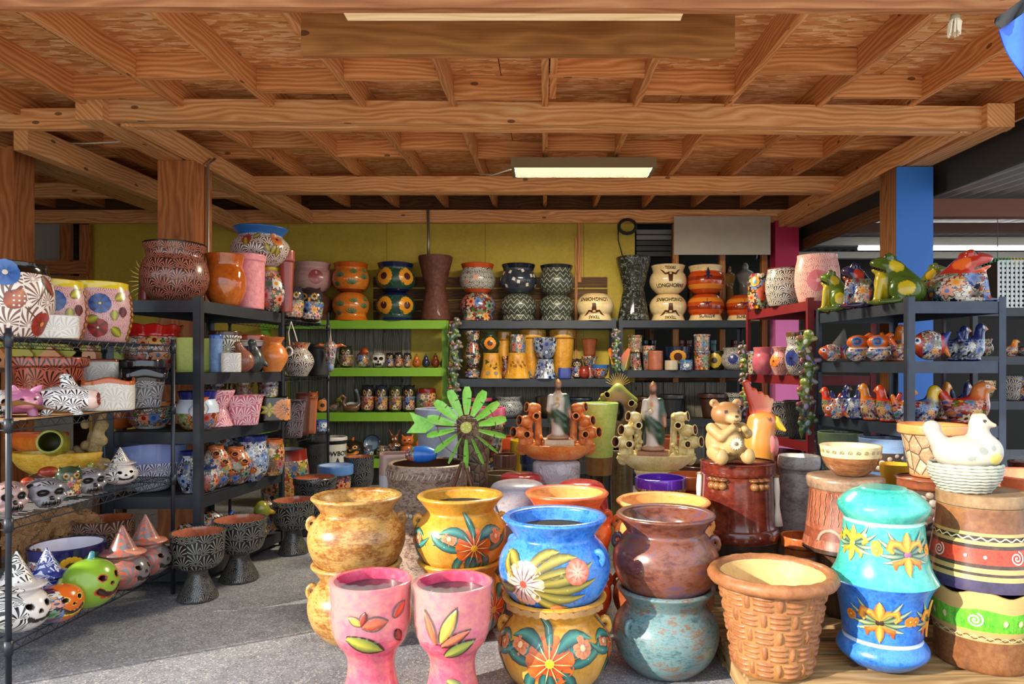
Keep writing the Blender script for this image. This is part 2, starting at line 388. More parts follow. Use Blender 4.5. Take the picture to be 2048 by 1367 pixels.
def pot(name, label, cat, px, d, z, wpx, hpx, prof='olla', bands=None, inner=None, inv=False, group=None, seg=32, t=None, wave=None, sq=0, sy=1.0, rz=None, tilt=None, sub=3, wm=None, hm=None, xy=None):
    """px: centre column in the photo, d: depth of the axis, z: height of what it stands on; wpx/hpx: size in photo pixels"""
    R = (wm if wm else wpx * d / F) / 2; H = (hm if hm else hpx * d / F)
    pr0 = PROF[prof] if isinstance(prof, str) else prof
    k = max(p[0] for p in pr0)
    pr = [(r * R / k, zz * H) for r, zz in crom(pr0, sub)]
    if bands is None: bands = G('#b86a3a')
    if not isinstance(bands, list): bands = [(1.0, bands, 'body')]
    t = t if t else max(0.008, R * 0.1)
    inner = inner or bands[-1][1]
    parts = lathe_mesh(pr, bands, seg, R, inner, t, wave, sq, sy, inv, H)
    x, y = xy if xy else (X(px, d), d)
    if rz is None: rz = -math.atan2(x, y)
    if len(parts) == 1: root = tag(ob(name, parts[0][1], None, (x, y, z), rz), label, cat, group)
    else:
        root = thing(name, label, cat, (x, y, z), rz, group)
        for pn, me in parts: ob(pn, me, root)
    if tilt: root.rotation_euler = (tilt[0], tilt[1], rz)
    s = Surf(); s.root = root; s.H = H; s.Rm = R; s.sq = sq; s.sy = sy; s.inv = inv
    zs = np.array([p[1] for p in pr]); rs = np.array([p[0] for p in pr])
    s.R = (lambda zz: float(np.interp(H - zz, zs, rs))) if inv else (lambda zz: float(np.interp(zz, zs, rs)))
    s.top = z + H; s.x, s.y, s.z, s.d = x, y, z, d
    return s
# ---------------------------------------------------------------- painted decoration that follows a pot's surface
class Deco:
    def __init__(s, surf, th=0.0, h=0.5, off=0.0022):
        s.s = surf; s.th = th; s.z0 = h * surf.H; s.mb = MB(); s.off = off; s.lay = 0; s.R0 = surf.R(s.z0)
    def pt(s, a, b, o):
        z = s.z0 + b; r = s.s.R(z) + o; th = s.th + a / s.R0
        c, q = math.sin(th), -math.cos(th)
        m = (abs(c) ** s.s.sq + abs(q) ** s.s.sq) ** (-1.0 / s.s.sq) if s.s.sq else 1.0
        return (c * r * m, q * r * m * s.s.sy, z)
    def stroke(s, path, w, cm, ce=None, ct=None, rise=0.0, sub=None):
        """path: 2D points (m), w: width list or peak width of a leaf; cm mid colour, ce edge colour, ct tip colour"""
        n = len(path); ce = ce or cm; ct = ct or cm
        cm, ce, ct = [hx(c) if isinstance(c, str) else c for c in (cm, ce, ct)]
        ws = w if isinstance(w, (list, tuple)) else [w * math.sin(math.pi * min(1, (0.08 + 0.92 * i / (n - 1)))) ** 0.8 if i < n - 1 else w * 0.06 for i in range(n)]
        s.lay = (s.lay + 1) % 6 if s.lay < 8 else 9; o = s.off + s.lay * 0.0004; V = []; Cc = []
        for i, (a, b) in enumerate(path):
            p, q = path[max(i - 1, 0)], path[min(i + 1, n - 1)]
            tx, ty = q[0] - p[0], q[1] - p[1]; L = math.hypot(tx, ty) or 1; nx, ny = -ty / L, tx / L
            f = i / (n - 1); cc = tuple(cm[j] + (ct[j] - cm[j]) * f for j in range(3))
            V += [s.pt(a + nx * ws[i] / 2, b + ny * ws[i] / 2, o), s.pt(a, b, o + rise + 0.0003), s.pt(a - nx * ws[i] / 2, b - ny * ws[i] / 2, o)]
            Cc += [ce, cc, ce]
        fs = []
        for i in range(n - 1):
            k = 3 * i; fs += [(k, k + 3, k + 4, k + 1), (k + 1, k + 4, k + 5, k + 2)]
        s.mb.add(V, [f[::-1] for f in fs], None, 0, Cc); return s
    def disc(s, a, b, r, c, n=10, rise=0.0015):
        c = hx(c) if isinstance(c, str) else c; o = s.off + 0.003
        V = [s.pt(a, b, o + rise)] + [s.pt(a + r * math.cos(2 * math.pi * k / n), b + r * math.sin(2 * math.pi * k / n), o) for k in range(n)]
        s.mb.add(V, [(0, k + 1, (k + 1) % n + 1) for k in range(n)], None, 0, [c] * (n + 1)); return s
    def poly(s, pts, c, o=0.0):
        c = hx(c) if isinstance(c, str) else c
        ca = sum(p[0] for p in pts) / len(pts); cb = sum(p[1] for p in pts) / len(pts); n = len(pts)
        V = [s.pt(ca, cb, s.off + o + 0.001)] + [s.pt(a, b, s.off + o) for a, b in pts]
        s.mb.add(V, [(0, k + 1, (k + 1) % n + 1) for k in range(n)], None, 0, [c] * (n + 1)); return s
    def flower(s, a, b, R, n=10, cin='#a02010', cout='#f08a3a', cen='#f0b020', edge=None, cr=0.2, rot=0.0, squash=1.0, rise=0.0, vein=None):
        for k in range(n):
            t = 2 * math.pi * k / n + rot; path = [(a + R * f * math.cos(t), b + R * f * math.sin(t) * squash) for f in (0.1, 0.35, 0.6, 0.85, 1.0)]
            w = 2 * math.pi * R / n; s.stroke(path, [w * 0.2, w * 0.62, w * 1.0, w * 1.08, w * 0.55], cin, edge or cout, cout, rise)
        if vein:
            for k in range(n):
                t = 2 * math.pi * (k + .5) / n + rot; s.lay = 8
                s.stroke([(a + R * f * math.cos(t), b + R * f * math.sin(t) * squash) for f in (0.15, 0.5, 0.9)], R * 0.05, vein)
        s.disc(a, b, R * cr, cen); return s
    def leaf(s, a, b, ang, L, w, c='#2c6a5a', e='#14352c', t=None, bend=0.0, rise=0.0):
        p = []
        for i in range(7):
            f = i / 6; g = ang + bend * f; p.append((a + L * f * math.cos(g), b + L * f * math.sin(g)))
        s.stroke(p, w, c, e, t, rise); return s
    def swirl(s, a, b, R, c, w=0.006, turns=2.2):
        n = 26; s.stroke([(a + R * i / n * math.cos(turns * 6.283 * i / n), b + R * i / n * math.sin(turns * 6.283 * i / n)) for i in range(n + 1)], [w] * (n + 1), c); return s
    def band(s, b, h, c, wav=0.0, nw=10, o=0.0, seg=48, full=True):
        c = hx(c) if isinstance(c, str) else c; V = []; W_ = 2 * math.pi * s.R0
        for k in range(seg + 1):
            a = -W_ / 2 + W_ * k / seg; w_ = wav * math.cos(nw * 2 * math.pi * k / seg)
            V += [s.pt(a, b + w_ - h / 2, s.off + o), s.pt(a, b + w_ + h / 2, s.off + o)]
        s.mb.add(V, [(2 * k, 2 * k + 2, 2 * k + 3, 2 * k + 1) for k in range(seg)], None, 0, [c] * len(V)); return s
    def text(s, txt, a, b, size, c, flip=False, arch=0.0):
        cu = bpy.data.curves.new('lettering', 'FONT'); cu.body = txt; cu.size = size; cu.align_x = 'CENTER'; cu.align_y = 'CENTER'; cu.offset = size * 0.018
        to = bpy.data.objects.new('lettering', cu); me = to.to_mesh(); c = hx(c) if isinstance(c, str) else c
        sg = -1 if flip else 1; V = []
        for v in me.vertices:
            x_, y_ = v.co.x, v.co.y + arch * (v.co.x ** 2)
            V.append(s.pt(a + sg * x_, b + sg * y_, s.off + 0.002))
        s.mb.add(V, [tuple(p.vertices) for p in me.polygons], None, 0, [c] * len(V))
        to.to_mesh_clear(); bpy.data.objects.remove(to); bpy.data.curves.remove(cu); return s
    def done(s, name='painted_decoration', rough=0.28):
        par = s.s.root
        if par.type == 'EMPTY':
            for ch in par.children:
                if 'body' in ch.name: par = ch; break
        return s.mb.build(name, ATT(rough, 0.4), par, True)
# ---------------------------------------------------------------- organic figures: smooth union of ellipsoids and capsules, one surface
def sdf_eval(prims, P, k):
    D = None; ds = []
    for p in prims:
        if p[0] == 'e' or p[0] == '-e' or p[0] == 'p':
            c, r, rot = np.array(p[1], float), np.array(p[2], float), p[3]
            q = P - c
            if rot: q = q @ np.array(Euler(rot).to_matrix())
            k0 = np.sqrt(((q / r) ** 2).sum(-1)) + 1e-9; k1 = np.sqrt(((q / (r * r)) ** 2).sum(-1)) + 1e-9
            dd = k0 * (k0 - 1) / k1
        else:
            a, b_ = np.array(p[1], float), np.array(p[2], float); ra, rb = p[3]
            ba = b_ - a; h = np.clip(((P - a) @ ba) / (ba @ ba), 0, 1)
            dd = np.linalg.norm(P - a - h[..., None] * ba, axis=-1) - (ra + (rb - ra) * h)
        ds.append((p[0], dd, p[4] if len(p) > 4 else None))
    for kind, dd, c in ds:
        if kind in ('e', 'c'):
            if D is None: D = dd
            else:
                h = np.clip(0.5 + 0.5 * (D - dd) / k, 0, 1); D = D * (1 - h) + dd * h - k * h * (1 - h)
    for kind, dd, c in ds:
        if kind in ('-e', '-c'): D = np.maximum(D, -dd)
    return D, ds
def blob(name, prims, k=0.04, n=38, mats=None, flat=True):
    """prims: ('e',centre,radii,rot,colour) ('c',a,b,(ra,rb),colour) '-e' carves, 'p' only paints"""
    lo = np.array([9.] * 3); hi = -lo
    for p in prims:
        if p[0] == 'e': m = max(p[2]) if p[3] else np.array(p[2]); lo = np.minimum(lo, np.array(p[1]) - m); hi = np.maximum(hi, np.array(p[1]) + m)
        elif p[0] == 'c':
            for q, r in ((p[1], p[3][0]), (p[2], p[3][1])): lo = np.minimum(lo, np.array(q) - r); hi = np.maximum(hi, np.array(q) + r)
    st = (hi - lo).max() / n; lo = lo - 2.3 * st; hi = hi + 2.3 * st
    if flat: lo[2] = -1.5 * st
    ax = [np.arange(lo[i], hi[i] + st, st) for i in range(3)]
    g = np.stack(np.meshgrid(*ax, indexing='ij'), -1)
    V, _ = sdf_eval(prims, g, k)
    if flat: V = np.maximum(V, -g[..., 2])
    S_ = V < 0; sh = V.shape
    cnt = np.zeros([q - 1 for q in sh]); acc = np.zeros([q - 1 for q in sh] + [3])
    def sl(o): return tuple(slice(o[i], sh[i] - 1 + o[i]) for i in range(3))
    cor = [(a, b_, c) for a in (0, 1) for b_ in (0, 1) for c in (0, 1)]
    for o in cor:
        for axi in range(3):
            if o[axi] == 0:
                o2 = list(o); o2[axi] = 1
                va, vb = V[sl(o)], V[sl(o2)]; cr = (S_[sl(o)] != S_[sl(o2)])
                t = np.where(cr, va / np.where(np.abs(va - vb) < 1e-12, 1, va - vb), 0)
                for j in range(3): acc[..., j] += np.where(cr, o[j] + (t if j == axi else 0), 0)
                cnt += cr
    act = cnt > 0; idx = -np.ones(act.shape, int); idx[act] = np.arange(act.sum())
    cells = np.argwhere(act); pos = lo + (cells + acc[act] / cnt[act][:, None]) * st
    if flat: pos[:, 2] = np.maximum(pos[:, 2], 0)
    quads = []
    for axi in range(3):
        a0 = [slice(None)] * 3; a1 = [slice(None)] * 3; a0[axi] = slice(0, -1); a1[axi] = slice(1, None)
        cr = S_[tuple(a0)] != S_[tuple(a1)]; ii = np.argwhere(cr); ins = S_[tuple(a0)][cr]
        u, w = (axi + 1) % 3, (axi + 2) % 3
        ok = (ii[:, u] > 0) & (ii[:, w] > 0) & (ii[:, u] < act.shape[u]) & (ii[:, w] < act.shape[w]); ii = ii[ok]; ins = ins[ok]
        def gi(du, dw):
            q = ii.copy(); q[:, u] += du; q[:, w] += dw; return idx[q[:, 0], q[:, 1], q[:, 2]]
        q = np.stack([gi(-1, -1), gi(0, -1), gi(0, 0), gi(-1, 0)], 1)
        q[~ins] = q[~ins][:, ::-1]; quads.append(q)
    quads = np.concatenate(quads); quads = quads[(quads >= 0).all(1)]
    me = bpy.data.meshes.new(name); me.from_pydata(pos.tolist(), [], quads.tolist())
    _, ds = sdf_eval(prims, pos, k)
    wsum = np.zeros(len(pos)); colr = np.zeros((len(pos), 3)); kk = k * 0.35
    for kind, dd, c in ds:
        if kind in ('e', 'c') and c:
            w = np.exp(-np.clip(dd, -0.0, 9) / kk) + 1e-9; wsum += w; colr += w[:, None] * np.array(hx(c))
    colr /= np.maximum(wsum, 1e-9)[:, None]
    for kind, dd, c in ds:
        if kind == 'p' and c: colr[dd < 0] = hx(c)
        if kind in ('-e', '-c') and c: colr[dd < st * 0.8] = hx(c)
    at = me.color_attributes.new('Col', 'FLOAT_COLOR', 'POINT')
    at.data.foreach_set('color', np.concatenate([colr, np.ones((len(pos), 1))], 1).astype(np.float32).ravel())
    for m in (mats or [ATT()]): me.materials.append(m)
    me.polygons.foreach_set('use_smooth', [True] * len(me.polygons)); me.update()
    return me
def mpaint(me, rules):
    """second material slot where a rule(x,y,z) holds, on face centres"""
    n = len(me.polygons); co = np.zeros(n * 3); me.polygons.foreach_get('center', co); co = co.reshape(-1, 3)
    mi = np.zeros(n, int)
    for slot, fn in rules: mi[fn(co[:, 0], co[:, 1], co[:, 2])] = slot
    me.polygons.foreach_set('material_index', mi.tolist()); me.update(); return me
def ball(mb, c, r, col=None, n=8, m=6, sc=(1, 1, 1)):
    V = [(c[0], c[1], c[2] - r * sc[2])]; fs = []
    for i in range(1, m):
        ph = -math.pi / 2 + math.pi * i / m
        for k in range(n):
            th = 2 * math.pi * k / n; V.append((c[0] + r * sc[0] * math.cos(ph) * math.cos(th), c[1] + r * sc[1] * math.cos(ph) * math.sin(th), c[2] + r * sc[2] * math.sin(ph)))
    V.append((c[0], c[1], c[2] + r * sc[2])); top = len(V) - 1
    for k in range(n):
        fs.append((0, 1 + (k + 1) % n, 1 + k)); fs.append((top, top - n + k, top - n + (k + 1) % n))
    for i in range(m - 2):
        for k in range(n): fs.append((1 + i * n + k, 1 + i * n + (k + 1) % n, 1 + (i + 1) * n + (k + 1) % n, 1 + (i + 1) * n + k))
    return mb.add(V, fs, None, None, [hx(col) if isinstance(col, str) else col] * len(V) if col else None)
# ================================================================ the place
def m_concrete(b):
    v = b.coord('OBJ'); n1 = b.noise(v, 1.3, 5, 0.6); n2 = b.noise(v, 160, 2, 0.6); n3 = b.noise(v, 14, 4, 0.6)
    vo = b.n('ShaderNodeTexVoronoi'); b.l(v, vo.inputs['Vector']); vo.inputs['Scale'].default_value = 150
    t = b.m('ADD', b.m('ADD', b.m('MULTIPLY', n1, 0.35), b.m('MULTIPLY', n2, 0.35)), b.m('MULTIPLY', n3, 0.3))
    col = b.ramp(t, [(0.33, '#5f6068'), (0.5, '#83858c'), (0.68, '#a3a5ab')])
    rs = b.sep(vo.outputs['Color'])
    col = b.mix(b.m('MULTIPLY', b.m('LESS_THAN', rs[0], 0.12), 0.55), col, '#4a433d')
    col = b.mix(b.m('MULTIPLY', b.m('GREATER_THAN', rs[0], 0.9), 0.5), col, '#d0c8bc')
    b.fin(col, 0.85, 0, 0, 0.2); b.bump(n2, 0.35, 0.004)
CONC = mat('washed_concrete', m_concrete)
def m_osb(b):
    uv = b.coord('UV'); lay = None; cols = None
    acc = None
    for k, (rot, sc, off) in enumerate([((0.0), (9, 38, 1), 0.0), ((0.5), (12, 46, 1), 3.1), ((-0.45), (11, 42, 1), 7.7)]):
        mp = b.n('ShaderNodeMapping'); b.l(uv, mp.inputs[0]); mp.inputs['Rotation'].default_value = (0, 0, rot); mp.inputs['Scale'].default_value = sc; mp.inputs['Location'].default_value = (off, off, 0)
        vo = b.n('ShaderNodeTexVoronoi', voronoi_dimensions='2D'); b.l(mp.outputs[0], vo.inputs['Vector']); vo.inputs['Scale'].default_value = 1.0
        r = b.sep(vo.outputs['Color'])
        c = b.ramp(r[0], [(0.0, '#b4743f'), (0.35, '#cc8a54'), (0.7, '#dc9f68'), (1.0, '#ecc090')])
        acc = c if acc is None else b.mix(b.m('GREATER_THAN', r[1], 0.55), acc, c)
    f = b.noise(b.vscale(uv, (12, 90, 1)), 1.0, 4, 0.7)
    dk = b.noise(b.vscale(uv, (3, 9, 1)), 1.0, 4, 0.7)
    col = b.mix(b.m('MULTIPLY', b.m('GREATER_THAN', f, 0.62), 0.45), acc, '#4c2a10')
    col = b.mix(b.m('MULTIPLY', b.m('GREATER_THAN', dk, 0.62), 0.35), col, '#6b3c18')
    b.fin(col, 0.7, 0, 0, 0.3); b.bump(f, 0.25, 0.004)
OSB = mat('oriented_strand_board', m_osb)
JW = WOOD('#96582f', '#cc8850', '#e4b282', 'joist', .62, 34); BW = WOOD('#ac6a3c', '#e0a066', '#f2c698', 'beam', 0.6, 28)
PW = WOOD('#74401f', '#a56236', '#bd7f50', 'post', 0.6, 16); DW = WOOD('#3a2413', '#5e3c22', '#7a5434', 'dark')
GREYW = WOOD('#504c42', '#827c70', '#a09a8c', 'grey', 0.8, 30)
FLOOR = struct(MB().box(-14, 14, 2.0, 14, -0.2, 0).build('floor', CONC))
def m_apron(b):
    v = b.coord('OBJ'); n = b.noise(v, 3, 5, .6); b.fin(b.mix(n, '#d6d0c4', '#bdb6a8'), .9, 0, 0, .2)
APR = MB().box(-22, 22, -24, 1.998, -0.2, 0).build('ground', mat('bounce_concrete', m_apron)); APR['kind'] = 'structure'  # unseen paving, made paler than the floor to bounce light to the ceiling
def HJ(y): return CH + 1.745 + 0.06 * (y - 4.7)            # underside of the joists
def ybox(mb, x0, x1, y0, y1, h0, h1, f0=HJ):              # box along Y that follows the roof slope; h above joist underside
    V = [(x, y, f0(y) + h) for x in (x0, x1) for y in (y0, y1) for h in (h0, h1)]
    FS = [(0, 1, 3, 2), (4, 6, 7, 5), (0, 4, 5, 1), (2, 3, 7, 6), (0, 2, 6, 4), (1, 5, 7, 3)]
    o = random.uniform(0, 20); uvs = [[(V[i][1] + o, V[i][0] + V[i][2] * 1.0 + k * .31 + o) for i in f] for k, f in enumerate(FS)]
    return mb.add(V, FS, uvs)
ceil = struct(ob('ceiling', None))
XL, XR, Y0, Y1 = -7.0, 3.35, 2.2, 8.95
JH = 0.15
k = 0
for i in range(7):                                          # roof sheets
    ya = Y0 - 0.1 + i * 1.22; yb = min(ya + 1.214, Y1)
    x = XL - (0.6 if i % 2 else 1.8)
    while x < XR:
        xa, xb = max(x, XL), min(x + 2.434, XR)
        if xb - xa > 0.05:
            mb = MB(); ybox(mb, xa, xb, ya, yb, JH + 0.001, JH + 0.014)
            mb.uv = [[(p[1] , p[0]) for p in u] for u in mb.uv]; mb.build('roof_sheet', OSB, ceil)
        x += 2.44
ybox(MB(), XL, XR, Y0 - .1, Y1, JH + .016, JH + .03).build('seam_light_seal', PL('#3a342c', .9), ceil)  # unseen layer added to stop sky light coming through the sheet seams
NJ = [i for i in range(-11, 6)]
for i in NJ:
    x = i * 0.61
    if x > XR: continue
    ybox(MB(), x - 0.021, x + 0.021, Y0, Y1, 0, JH).build('joist', JW, ceil)
    # sister joist stub as in the photo
rowsB = [(2.95, 2.7), (4.1, 4.45), (5.8, 6.05), (7.35, 7.6), (8.72, 8.72)]
for i in NJ[:-1]:
    xa, xb = i * 0.61 + 0.022, (i + 1) * 0.61 - 0.022
    if xb > XR: continue
    for r, (ya, yb) in enumerate(rowsB):
        y = (ya if i % 2 == 0 else yb) + random.uniform(-0.07, 0.07) * (r in (1, 2, 3))
        h = HJ(y); MB().box(xa, xb, y, y + 0.04, h + 0.005, h + JH - 0.002).build('blocking', JW, ceil)
ybox(MB(), XR - 0.04, XR + 0.02, 3.2, Y1, -0.02, JH + .02).build('edge_board', JW, ceil)
ybox(MB(), 0.03, 0.07, 3.2, 4.55, 0.01, JH).build('joist', JW, ceil)
# carrying beams
def xbeam(nm, xa, xb, y0, y1, ha, hb, hgt, m=BW, parent=None):
    V = [(x, y, CH + h + q) for x, h in ((xa, ha), (xb, hb)) for y in (y0, y1) for q in (0, hgt)]
    FS = [(0, 1, 3, 2), (4, 6, 7, 5), (0, 4, 5, 1), (2, 3, 7, 6), (0, 2, 6, 4), (1, 5, 7, 3)]; o = random.uniform(0, 20)
    uvs = [[(V[i][0] + o, V[i][1] + V[i][2] + k_ * .29 + o) for i in f] for k_, f in enumerate(FS)]
    return MB().add(V, FS, uvs).build(nm, m, parent or ceil)
xbeam('beam', -3.08, 3.12, 4.68, 4.74, 1.655, 1.595, .15); xbeam('beam', -2.9, 3.0, 4.78, 4.84, 1.645, 1.600, .145)
xbeam('beam', -2.94, 2.94, 6.82, 6.88, 1.715, 1.715, .15); xbeam('beam', -2.9, 2.9, 6.90, 6.96, 1.715, 1.715, .145)
xbeam('beam', -7, 3.15, 8.52, 8.57, 1.76, 1.77, .155); xbeam('beam', -7, 3.15, 8.6, 8.65, 1.78, 1.78, .16)
def hside(y): return CH + 1.635 + 0.028 * (y - 4.65)
for sx in (-1, 1):
    for a, b_ in ((2.82, 2.87), (2.92, 3.10)):
        f0 = (lambda y: hside(y) - (0.045 if sx > 0 else 0))
        ybox(MB(), *(sorted((sx * a, sx * b_))), 4.75 if a < 2.9 else 4.62, 8.5, 0, .155, f0).build('beam', BW, ceil)
ybox(MB(), -4.28, -4.0, 3.6, 8.5, -.02, .14, hside).build('beam', BW, ceil)
ybox(MB(), -3.72, -3.62, 4.9, 8.5, -.12, .06, hside).build('beam', BW, ceil)
xbeam('beam', -7, -3.1, 4.86, 4.92, 1.66, 1.66, .14); xbeam('beam', -7, -3.0, 6.9, 6.96, 1.68, 1.68, .14)
# front header with the paler soffit strip and hanging board
xbeam('header_beam', -4.5, 4.5, 2.50, 2.54, 1.295, 1.275, .24, WOOD('#7e4c2a', '#a66c44', '#bd8a60', 'front', .6, 24))
xbeam('header_shade_board', -4.5, 3.35, 2.14, 2.18, 1.46, 1.46, .25)  # added out of view to keep the sun off the header
xbeam('soffit_board', X(688, 2.58), X(1366, 2.58), 2.56, 2.63, 1.303, 1.303, .02, WOOD('#d8b080', '#f0d4a8', '#f8e4c4', 'pale'))
xbeam('hanging_board', X(602, 2.85), X(1470, 2.85), 2.85, 2.89, 1.277, 1.277, .165, WOOD('#7a4a22', '#9c6634', '#b98250', 'header', .6, 14))
for px in (700, 1380): xbeam('hanger', X(px, 2.9) - .02, X(px, 2.9) + .02, 2.895, 2.93, 1.30, 1.30, .38)
# posts
def post(nm, label, xa, xb, ya, yb, top, m, cladm=None):
    p = struct(ob(nm, None), label); p['label'] = label; p['category'] = 'post'
    boxpart('post_core', m, p, xa, xb, ya + .012, yb, 0, top)
    boxpart('face_board', cladm or m, p, xa + .002, xb - .002, ya, ya + .0115, 0, top - .004)
    return p
post('trim_1', 'thick brown timber post behind the black shelf of pots', X(315, 5.6), X(388, 5.6), 5.6, 5.9, hside(5.6), PW)
BLUEP = mat('blue_paint', lambda b: b.fin(b.mix(b.m('MULTIPLY', b.noise(b.coord('OBJ'), 3, 4), .4), '#2a70c8', '#1f58a8'), .55))
post('trim_2', 'timber post with its front board painted bright blue', X(1793, 5.6), X(1867, 5.6), 5.6, 5.88, hside(5.6) - .05, WOOD('#4f2d14', '#7a4a24', '#93603a', 'p2'), BLUEP)
post('trim_3', 'dark brown timber post at the left edge', X(-44, 5.2), X(26, 5.2), 5.2, 5.42, hside(5.2), PW)
MAG = mat('magenta_paint', lambda b: b.fin(b.mix(b.m('MULTIPLY', b.noise(b.coord('OBJ'), 2.5, 4), .35), '#b0164a', '#7f0f36'), .6))
PINK_LIT = mat('lit_pink', lambda b: b.fin('#e07abf', .6))  # lit lower part of the magenta post, its brightness put into the colour
pp = struct(ob('trim_4', None), 'magenta painted post beside the white board'); pp['category'] = 'post'
boxpart('post_core', MAG, pp, X(1548, 8.5), X(1595, 8.5), 8.45, 8.66, Z(615, 8.5), HJ(8.5) - .2)
boxpart('lit_lower_board', PINK_LIT, pp, X(1548, 8.5), X(1594, 8.5), 8.44, 8.66, 0, Z(618, 8.5))
# conduits on the brown post
for q, px in enumerate((405, 416)):
    c = MB().tube([(X(px, 5.78), 5.78, .5), (X(px, 5.78), 5.78, HJ(5.6) - .12), (X(px, 5.78), 5.9, HJ(5.6) - .04)], .011, 8).build('conduit', PL('#a8a49c', .4, .7), None, True)
    tag(c, ['left of two thin metal conduits on the brown post', 'right of two thin metal conduits on the brown post'][q], 'conduit')
# back wall: yellow sheets above, weathered boards below
YEL = mat('yellow_board', lambda b: b.fin(b.ramp(b.m('ADD', b.m('MULTIPLY', b.noise(b.coord('OBJ'), 1.5, 6, .6), .7), b.m('MULTIPLY', b.noise(b.coord('OBJ'), 30, 4), .3)), [(.3, '#a8902f'), (.55, '#c0a93d'), (.75, '#cfba52')]), .7))
wb = struct(ob('wall_back', None))
xs_ = [X(178, 8.66), -4.4, -3.18, -1.96, -.74, .48, X(1270, 8.66)]
for a, b_ in zip(xs_[:-1], xs_[1:]): boxpart('wall_panel', YEL, wb, a + .002, b_ - .002, 8.66, 8.69, 0, CH + 1.95)
boxpart('wall_panel', PL('#a09c94', .8), wb, -7, X(140, 8.66), 8.70, 8.72, 0, CH + 1.95)
for i in range(13):
    x = X(578, 8.6) + i * .115
    if x < X(812, 8.6): boxpart('weathered_board', GREYW, wb, x, x + .108, 8.625 + .01 * (i % 3), 8.655, 0, 1.93)
for i, (x0, x1) in enumerate(((745, 800), (800, 905), (905, 1010), (1010, 1215))):
    for j, py in enumerate((553, 577, 600, 622)):
        boxpart('horizontal_board', DW, wb, X(x0, 8.6), X(x1, 8.6), 8.632 + .006 * ((i + j) % 2), 8.655, Z(py + 20, 8.6), Z(py, 8.6))
for i in range(26):
    x = X(905, 8.6) + i * .13
    if x < X(1500, 8.6): boxpart('weathered_board', GREYW, wb, x, x + .122, 8.63 + .008 * (i % 2), 8.655 + (.2 if x > 1.0 else 0), 0, 1.22)
for px in (112, 152): boxpart('upright_board', PW, wb, X(px, 8.5), X(px + 22, 8.5), 8.56, 8.6, 1.6, CH + 1.75)
boxpart('cross_board', PW, wb, X(66, 8.5), X(172, 8.5), 8.50, 8.55, Z(547, 8.5), Z(520, 8.5))
boxpart('cross_board', PW, wb, X(66, 8.5), X(172, 8.5), 8.50, 8.55, Z(580, 8.5), Z(552, 8.5))
struct(MB().box(-7.15, -7.0, 1.2, 12, 0, 3.8).build('wall_left', DW))
MB().box(-7.1, 3.3, 8.96, 12.1, CH + 2.1, CH + 2.16).build('rear_roof', PL('#2a2620', .9), ceil)
MB().box(-7.1, XR, 8.70, 8.74, CH + 1.93, CH + 2.14).build('wall_plate', DW, ceil)
struct(MB().box(-7, 10, 12.0, 12.15, 0, 3.6).build('wall_rear', PL('#26241f', .9)))
# open stud frame to the right of the yellow wall
fr = struct(ob('trim_5', None), 'open stud frame beside the yellow wall'); fr['category'] = 'frame'
for px in (1345, 1438, 1522): boxpart('stud', JW, fr, X(px, 8.7), X(px + 11, 8.7), 8.66, 8.75, 0, CH + 1.78)
bt = struct(ob('trim_6', None), 'two thin battens nailed to the yellow wall'); bt['category'] = 'batten'
boxpart('batten', JW, bt, X(1156, 8.6), X(1163, 8.6), 8.63, 8.657, Z(563, 8.6), Z(440, 8.6)); boxpart('batten', JW, bt, X(1150, 8.6), X(1155, 8.6), 8.63, 8.657, 1.2, Z(475, 8.6))
lv = thing('louvre', 'grey metal louvre between yellow wall and white board', 'louvre', (0, 0, 0))
for i in range(5): MB().box(X(1273, 8.7), X(1343, 8.7), 8.70, 8.73 + .02 * i, Z(468 + i * 11, 8.7), Z(459 + i * 11, 8.7)).build('louvre_blade', PL('#7d8084' if i < 2 else '#3a3c3c', .4, .5), lv)
wbd = MB().box(X(1348, 8.4), X(1541, 8.4), 8.40, 8.415, Z(509, 8.4), Z(432, 8.4)).build('panel_board', mat('dusty_white', lambda b: b.fin(b.mix(b.noise(b.coord('OBJ'), 6, 6, .7), '#b9b1a0', '#a0988a'), .75)))
tag(wbd, 'plain off-white board hung from the rafters at the back', 'board')
cb = MB()
for q in range(3): cb.tube([(X(1254, 8.5) + .115 * (1 - .1 * q) * math.sin(t * .45 + q), 8.47 - .008 * q, Z(454, 8.5) + .095 * (1 - .12 * q) * math.cos(t * .45 + q)) for t in range(15)], .009, 5)
cb.tube([(X(1236, 8.5), 8.48, Z(455, 8.5)), (X(1236, 8.5), 8.48, Z(480, 8.5)), (X(1246, 8.5), 8.45, Z(520, 8.5))], .008, 5)
tag(cb.build('cable_coil', PL('#15140f', .5), None, True), 'coil of black cable hanging on the back beam', 'cable')
mp_ = MB().tube([(X(857, 8.45), 8.45, Z(520, 8.45)), (X(857, 8.45), 8.45, Z(480, 8.45)), (X(856, 8.45), 8.45, Z(420, 8.45))], .018, 8).build('metal_pipe', PL('#9a9488', .4, .7), None, True)
tag(mp_, 'thin metal pipe rising behind the brown hourglass planter', 'pipe')
